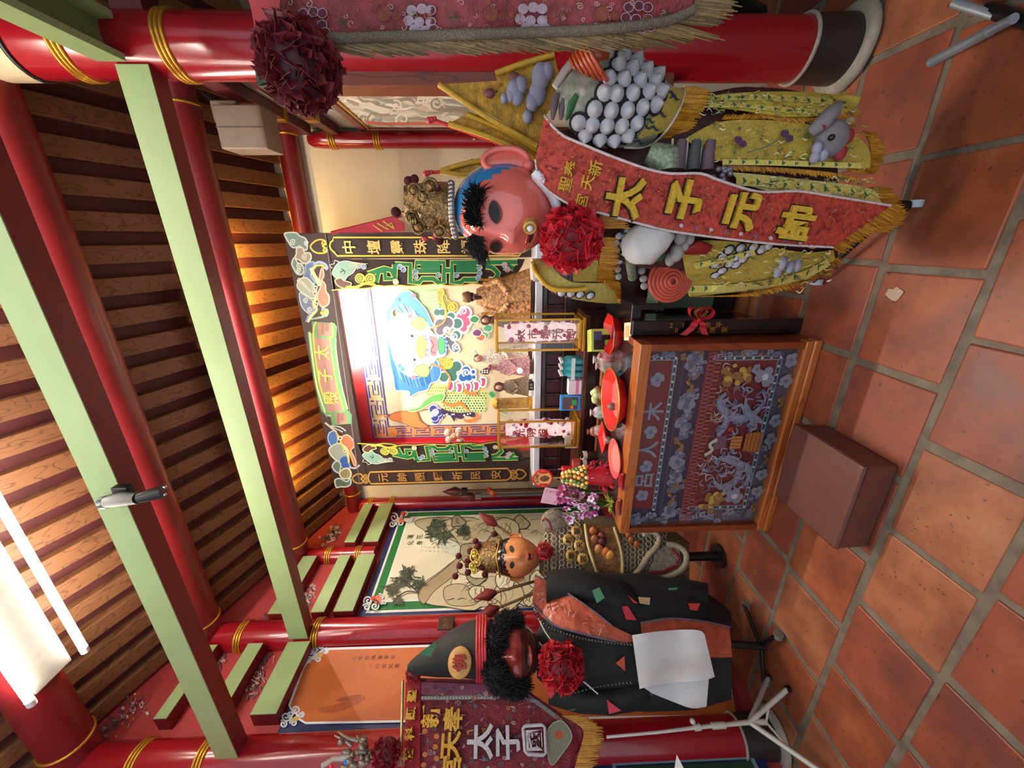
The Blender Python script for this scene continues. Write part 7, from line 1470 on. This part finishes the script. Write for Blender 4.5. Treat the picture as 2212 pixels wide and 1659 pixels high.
for i in range(150):
    x, y = rr.uniform(840, 1900), rr.uniform(280, 950)
    if y < 300+max(0, x-1500)*.6: continue
    p = zl((x, y))[0]; c_ = rr.choice(((176, 90, 96), (150, 140, 150), (96, 100, 120), (186, 130, 60), (196, 170, 150), (70, 96, 90), (110, 40, 60), (160, 60, 80), (140, 110, 120)))
    if rr.random() < .45: A.curl(p, rr.uniform(3, 7), 1.3, 1.8, c_, rr.uniform(0, 6))
    else: A.line([p, (p[0]+rr.uniform(-9, 9), p[1]+rr.uniform(-9, 9)), (p[0]+rr.uniform(-14, 14), p[1]+rr.uniform(-10, 10))], rr.uniform(2, 5), c_, 3, taper=1)
for x, y in ((850, 640), (940, 680), (930, 760), (850, 820), (840, 900), (940, 850)): A.disc(zl((x, y))[0], 6, (196, 120, 60), 10)
A.outl(zl((1800, 620), (1900, 560), (1980, 680), (1900, 820), (1820, 900), (1790, 760)), (140, 140, 120), (190, 190, 170), 2); A.disc(zl((1880, 670))[0], 10, (196, 96, 50), 12)
A.build('banner_embroidery', VC('sequin'), bl)
G_, S_ = (206, 156, 52), (196, 190, 196)
mb = MB()
for ch, x, y, s, c_ in (('聖', 750, 370, .05, G_), ('顯', 742, 505, .05, G_), ('科', 735, 660, .05, G_), ('技', 718, 820, .05, G_), ('新', 895, 520, .095, G_), ('奉', 1065, 545, .10, G_), ('天', 1050, 750, .105, G_), ('宮', 1050, 930, .10, G_), ('太', 1275, 720, .13, S_), ('子', 1488, 725, .13, S_), ('國', 1690, 710, .085, S_)):
    p = P4(*zl((x, y))[0], .026); mb = MB(); M = f4.frame(p)
    if s > .1: mb.color(50, 20, 20); mb.text(ch, s, M, .002, .05)
    mb.color(*c_); mb.text(ch, s, M@T(0, 0, .006), .006, .03); mb.build('raised_character', VC('cloth'), bl)
mb = MB().color(*S_); mb.tube([P4(x, y, .034) for x, y in zl((1620, 600), (1750, 590), (1775, 610), (1780, 810), (1760, 825), (1640, 815), (1620, 795), (1605, 620), (1620, 600))], .008, 8); mb.build('seal_frame', VC('cloth'), bl)
fringe('gold_fringe', bl, zl((1900, 520), (2000, 570), (2070, 640), (2050, 760), (1990, 960)), (42, 0), lambda x, y: P4(x, y, .01), GOLDF, 110, .15, .003, 31)
mb = MB(); mb.tube([P4(870, 1470, -.01), P4(866, 1655, -.01)], .008, 8); mb.build('top_rod', mat('brass_rod', (206, 180, 130), .3, .6), bl)
fd = thing('dragon_finial', 'silver jewelled dragon finial at the far left edge', 'finial', P4(760, 1630))
rr = random.Random(6)
for i in range(22): x, y = rr.uniform(735, 808), rr.uniform(1595, 1658); MB().ell(P4(x, y, .03+rr.uniform(0, .03)), (rr.uniform(.012, .03), .015, rr.uniform(.012, .03)), 8, 6).build('silver_curl', mat('pewter', (150, 136, 120), .35, .6, var=.4, scale=50), fd)
for q in (((722, 1588), (745, 1600), (760, 1612)), ((730, 1580), (750, 1594), (775, 1600)), ((770, 1588), (780, 1604), (784, 1622))): MB().tube([P4(x, y, .04) for x, y in resample(q, 8)], [.003, .005, .006, .007, .008, .009, .01, .01], 6).build('horn', mat('pewter'), fd)
MB().tube([P4(695, 1655, .04), P4(720, 1640, .04), P4(760, 1636, .04)], .012, 8).build('bone_arm', mat('bone'), fd)
for x, y, c_ in ((716, 1655, (206, 24, 50)), (747, 1646, (20, 110, 190))): MB().ell(P4(x, y, .06), .011, 12, 8).build('jewel', mat('jewel_%d' % x, c_, .1, coat=.6, emit=.15), fd)  # slight glow put into the jewel colours
rosette('red pompom beside the dragon finial at the far left edge', P4(835, 1625, .06), .075, (150, 24, 34), 4, 60)
# right banner
f5 = Fig((.46, 1.10)); P5 = f5.P
br = thing('grape_banner', 'rose-red grape-embroidered banner with silver braid and gold fringe at the far right', 'banner', P5(1000, 30))
def rmap(x, y, l=0): return P5(x, y, .010*math.sin(x*.02)+l)
cloth_sheet('banner_cloth', rmap, [(606, 82), (760, 76), (900, 72), (1100, 66), (1300, 58), (1440, 40), (1500, 10)], [(596, -60), (760, -60), (900, -60), (1100, -60), (1300, -60), (1440, -60), (1520, -60)], mat('rose_brocade', (140, 54, 56), .6, var=.4, scale=40, bump=.4, bscale=140), br, n=40, m=8, nrm=f5.nv)
A = Art(lambda x, y: rmap(x, y, .006), -f5.nv, .001); rr = random.Random(51)
def zr_(*p): return [(500+x*.3165, y*.3165) for x, y in p]
for cx, cy in ((560, 150), (1300, 130), (2060, 120), (2780, 110)):
    for dx, dy in ((-70, -60), (0, -70), (60, -60), (-90, 10), (-20, 20), (60, 20), (-50, 70), (20, 80), (80, 70)): p = zr_((cx+dx, cy+dy))[0]; A.disc(p, 11.5, (170, 150, 160), 14); A.disc(p, 9.5, (96, 34, 46), 14)
for cx, cy in ((760, 150), (1520, 120), (2260, 110), (2960, 90)):
    for k in range(6): a = k*1.05; p = zr_((cx, cy))[0]; A.line([p, (p[0]+16*math.cos(a), p[1]+16*math.sin(a))], 8, rr.choice(((60, 70, 46), (84, 90, 60), (46, 56, 40))), 0, taper=1)
for i in range(60):
    x = rr.uniform(620, 1440); y = rr.uniform(2, 66-max(0, x-1250)*.15); A.curl((x, y), rr.uniform(4, 9), rr.uniform(.8, 1.5), 1.6, rr.choice(((186, 160, 160), (150, 96, 84), (166, 90, 60), (180, 140, 140))), rr.uniform(0, 6))
for cx in (830, 1060, 1300): A.disc((cx, 30), 16, (130, 66, 48), 12); A.disc((cx+26, 34), 10, (120, 56, 44), 12)
A.build('grape_embroidery', VC('cloth'), br)
mb = MB().color(122, 114, 98); E_ = resample([(670, 84), (760, 82), (900, 78), (1100, 72), (1300, 64), (1440, 46), (1500, 20)], 40); mb.tube([rmap(x, y, .010) for x, y in E_], .011, 8, flat=.6); mb.build('silver_braid', VC('sequin'), br)
fringe('gold_fringe', br, [(670, 92), (760, 90), (900, 86), (1100, 80), (1300, 72), (1450, 50)], (95, 26), lambda x, y: rmap(x, y, .004), ((112, 92, 54), (130, 108, 64), (90, 72, 40), (146, 124, 78)), 260, .35, .0022, 61)
fringe('gold_fringe', br, [(1440, 44), (1480, 30), (1500, 8), (1500, -30)], (80, 10), lambda x, y: rmap(x, y, .004), ((112, 92, 54), (130, 108, 64), (90, 72, 40)), 90, .3, .0026, 62)
fringe('gold_fringe', br, [(600, 84), (680, 88)], (40, 20), lambda x, y: rmap(x, y, .0), ((150, 110, 50), (130, 100, 50)), 40, .3, .002, 63)
rb = thing('hanging_ribbon', 'flat red ribbon above the burgundy rosette', 'ribbon', P5(560, 40)); cloth_sheet('ribbon', lambda x, y: P5(x, y, .03+.00*(x)), [(520, -40), (540, 10), (552, 76)], [(612, -40), (604, 20), (616, 76)], mat('red_satin', (170, 40, 40), .4, var=.15), rb, n=8, m=6, nrm=f5.nv)
rosette('burgundy ball rosette hanging in front of the right pillar', P5(648, 143, .06), .094, (112, 30, 40), 5, 120, axis=(-.2, -1, 0))
mb = MB(); t = bpy.data.objects['rosette.005'] if 'rosette.005' in bpy.data.objects else None
# ================================================================ FITTINGS ON BEAMS AND WALLS
sp = thing('spotlight', 'black track spotlight hanging on the nearest green beam', 'spotlight', at(290, 1075, Y=1.22)); Ys = 1.22
BM = mat('black_metal', (22, 22, 24), .5, .1)
MB().tube([at(232, 1084, Y=Ys), at(262, 1078, Y=Ys-.03), at(300, 1076, Y=Ys-.06)], [.022, .026, .02], 14).build('lamp_body', BM, sp); MB().tube([at(300, 1076, Y=Ys-.06), at(330, 1068, Y=Ys-.05), at(352, 1062, Y=Ys-.04)], [.018, .022, .024], 14).build('lamp_head', BM, sp); MB().box(at(262, 1072, Y=Ys)+V(-.035, -.0, -.03), at(262, 1072, Y=Ys)+V(.035, .03, .03)).build('clamp', BM, sp, bevel=.004)
for py in (1052, 1068): MB().ell(at(356, py, Y=Ys-.05), .006, 8, 6).build('chrome_stud', mat('chrome', (220, 220, 220), .1, 1), sp)
MB().cyl(at(222, 1086, Y=Ys), at(232, 1084, Y=Ys), .024, n=16).build('end_rim', mat('grey_metal', (120, 130, 130), .3, .6), sp)
bx = thing('wall_speaker', 'beige box loudspeaker hung high between the right pillar and the back corner', 'loudspeaker', at(520, 275, Y=2.45)); p = at(520, 272, Y=2.45)
BG = mat('beige_plastic', (132, 112, 94), .5, var=.1); a_, b_ = at(560, 225, Y=2.45), at(478, 322, Y=2.45)
MB().box((b_.x, 2.45, a_.z), (a_.x, 2.62, b_.z)).build('cabinet', BG, bx, bevel=.008); MB().box(((a_.x+b_.x)/2-.002, 2.446, a_.z), ((a_.x+b_.x)/2+.002, 2.45, b_.z)).build('seam', mat('seam', (90, 76, 64), .6), bx); a2, b2_ = at(508, 216, Y=2.5), at(462, 262, Y=2.5); MB().box((b2_.x, 2.5, a2.z), (a2.x, 2.6, b2_.z)).build('top_box', BG, bx, bevel=.006); MB().tube([at(515, 230, Y=2.5), at(470, 225, Y=2.55), at(440, 200, Y=2.6)], .012, 8).build('bracket', BM, bx)
t = thing('wall_plaque', 'small dark plaque on the red pillar behind the black cap', 'plaque', at(963, 1345, X=-2.535)); q = at(963, 1346, X=-2.53); MB().box((q.x-.006, q.y-.05, q.z-.055), (q.x+.004, q.y+.05, q.z+.055)).build('plaque', mat('dark_bronze', (64, 34, 22), .4, .3), t, bevel=.003); mb = MB().color(120, 80, 50); [mb.text(ch, .045, LEFTW((q.x+.0045, q.y-.02+.04*k, q.z))) for k, ch in enumerate('太子')]; mb.build('lettering', VC(), t)
# spears with dragon heads in the corner left of the altar
for i, (py, lab) in enumerate(((1062, 'dragon-headed ceremonial spear in the corner left of the altar'), (1072, 'grey-shafted ceremonial spear in the corner left of the altar'))):
    y_ = 3.2+i*.04; top = at(975+i*30, py, Y=y_); t = thing('ceremonial_spear', lab, 'spear', V(top.x, y_, 0)); MB().cyl((top.x, y_, 0), (top.x, y_, top.z-.06), .016, n=10).build('shaft', (mat('spear_brown', (110, 70, 40), .5, var=.3), mat('spear_grey', (120, 120, 112), .4))[i], t)
    MB().tube([top+V(0, 0, -.10), top+V(0, 0, -.04), top+V(.0, 0, .02), top+V(0, 0, .09)], [.02, .05, .03, .002], 10).build('head', mat('bronze_head', (110, 52, 44), .4, .3, var=.4), t); MB().box(top+V(-.03, -.02, -.16), top+V(.03, .02, -.1)).build('collar', (BLACK, mat('spear_grey'))[i], t)
    if i == 0:
        for k in range(3): MB().ell(V(top.x+.03*(k-1), y_-.03, top.z-.42+.02*k), (.03, .015, .025), 10, 8).build('paper_flower', (REDP, mat('orange_seal'), REDP)[k], t)
# ================================================================ FLOOR THINGS
tp = thing('banner_tripod', 'white metal tripod stand holding the left banner pole', 'tripod', at(1640, 1560, Z=0)); WM = mat('white_metal', (206, 202, 190), .4, .1)
hub = P4(1619, 1560, .02); f1_ = at(1702, 1488, Z=.012)
MB().tube([P4(1310, 1592, .0), P4(1420, 1582, .02), P4(1500, 1572, .02), hub], [.007, .007, .009, .012], 10).build('pole', WM, tp)
MB().tube([hub, f1_], .0125, 8).build('leg', WM, tp); g1 = V(hub.x+.0, hub.y-.24, .012); MB().tube([hub+V(0, 0, -.0), g1], .0125, 8).build('leg', WM, tp); g2 = V(hub.x-.02, hub.y+.22, .012); MB().tube([hub, g2], .0125, 8).build('leg', WM, tp)
MB().tube([P4(1655, 1560, .02), (f1_+hub)/2], .006, 6).build('brace', WM, tp); MB().tube([P4(1655, 1560, .02), (g1+hub)/2], .006, 6).build('brace', WM, tp); MB().tube([hub, P4(1655, 1560, .02)], .014, 10).build('lower_tube', WM, tp)
for a_, b_ in (((1500, 1572), (1512, 1570)), ((1538, 1568), (1566, 1566))): MB().tube([P4(*a_, .02), P4(*b_, .02)], .016, 10).build('clamp', WM, tp)
MB().ell(P4(1496, 1558, .03), .014, 10, 8).build('knob', WM, tp)
for k, q in enumerate((f1_, g1, g2)): MB().cyl(V(q.x, q.y, 0), V(q.x, q.y, .024), .016, n=10).build('rubber_foot', BLACK, tp)
t = thing('white_paper', 'triangular white paper corner at the far left edge', 'paper', P4(1468, 1650, .1)); mb = MB(); mb.poly([P4(1462, 1630, .12), P4(1478, 1662, .12), P4(1456, 1668, .1)], -f4.nv, .003); mb.build('sheet', WHITE, t)
AL = mat('brushed_aluminium', (170, 184, 192), .35, .6, var=.15)
fs = thing('folding_stand', 'aluminium legs of a folding stand at the far right of the floor', 'stand', at(2060, 100, Z=0)); q0, q1 = at(2012, 134, Z=.014), at(2140, 66, Z=.05)
MB().tube([q0, q1], .016, 8).build('flat_leg', AL, fs); MB().tube([at(2060, 6, Z=.05), at(2150, 34, Z=.02)], .012, 8).build('leg', AL, fs); MB().tube([at(2130, 20, Z=.016), at(2240, 52, Z=.016)], .018, 8).build('rubber_bar', BLACK, fs)
MB().tube([at(1640, 30, Z=.25), at(1600, 8, Z=.42), at(1590, -30, Z=.5)], .035, 10).build('black_bag', mat('black_nylon', (22, 24, 28), .5), fs); MB().tube([q1, at(2190, 40, Z=.06)], .014, 8).build('leg_end', AL, fs)
# paint blotch on one tile
bp = at(1932, 635, Z=.0025); mb = MB().color(186, 160, 140); rr = random.Random(2); mb.add([bp]+[bp+V((.022+rr.uniform(-.006, .006))*math.cos(a)*1.0, (.034+rr.uniform(-.008, .008))*math.sin(a), 0) for a in (2*PI*k/14 for k in range(14))], [(0, k+1, (k+1) % 14+1) for k in range(14)]); mb.build('paint_blotch', VC(), fl)
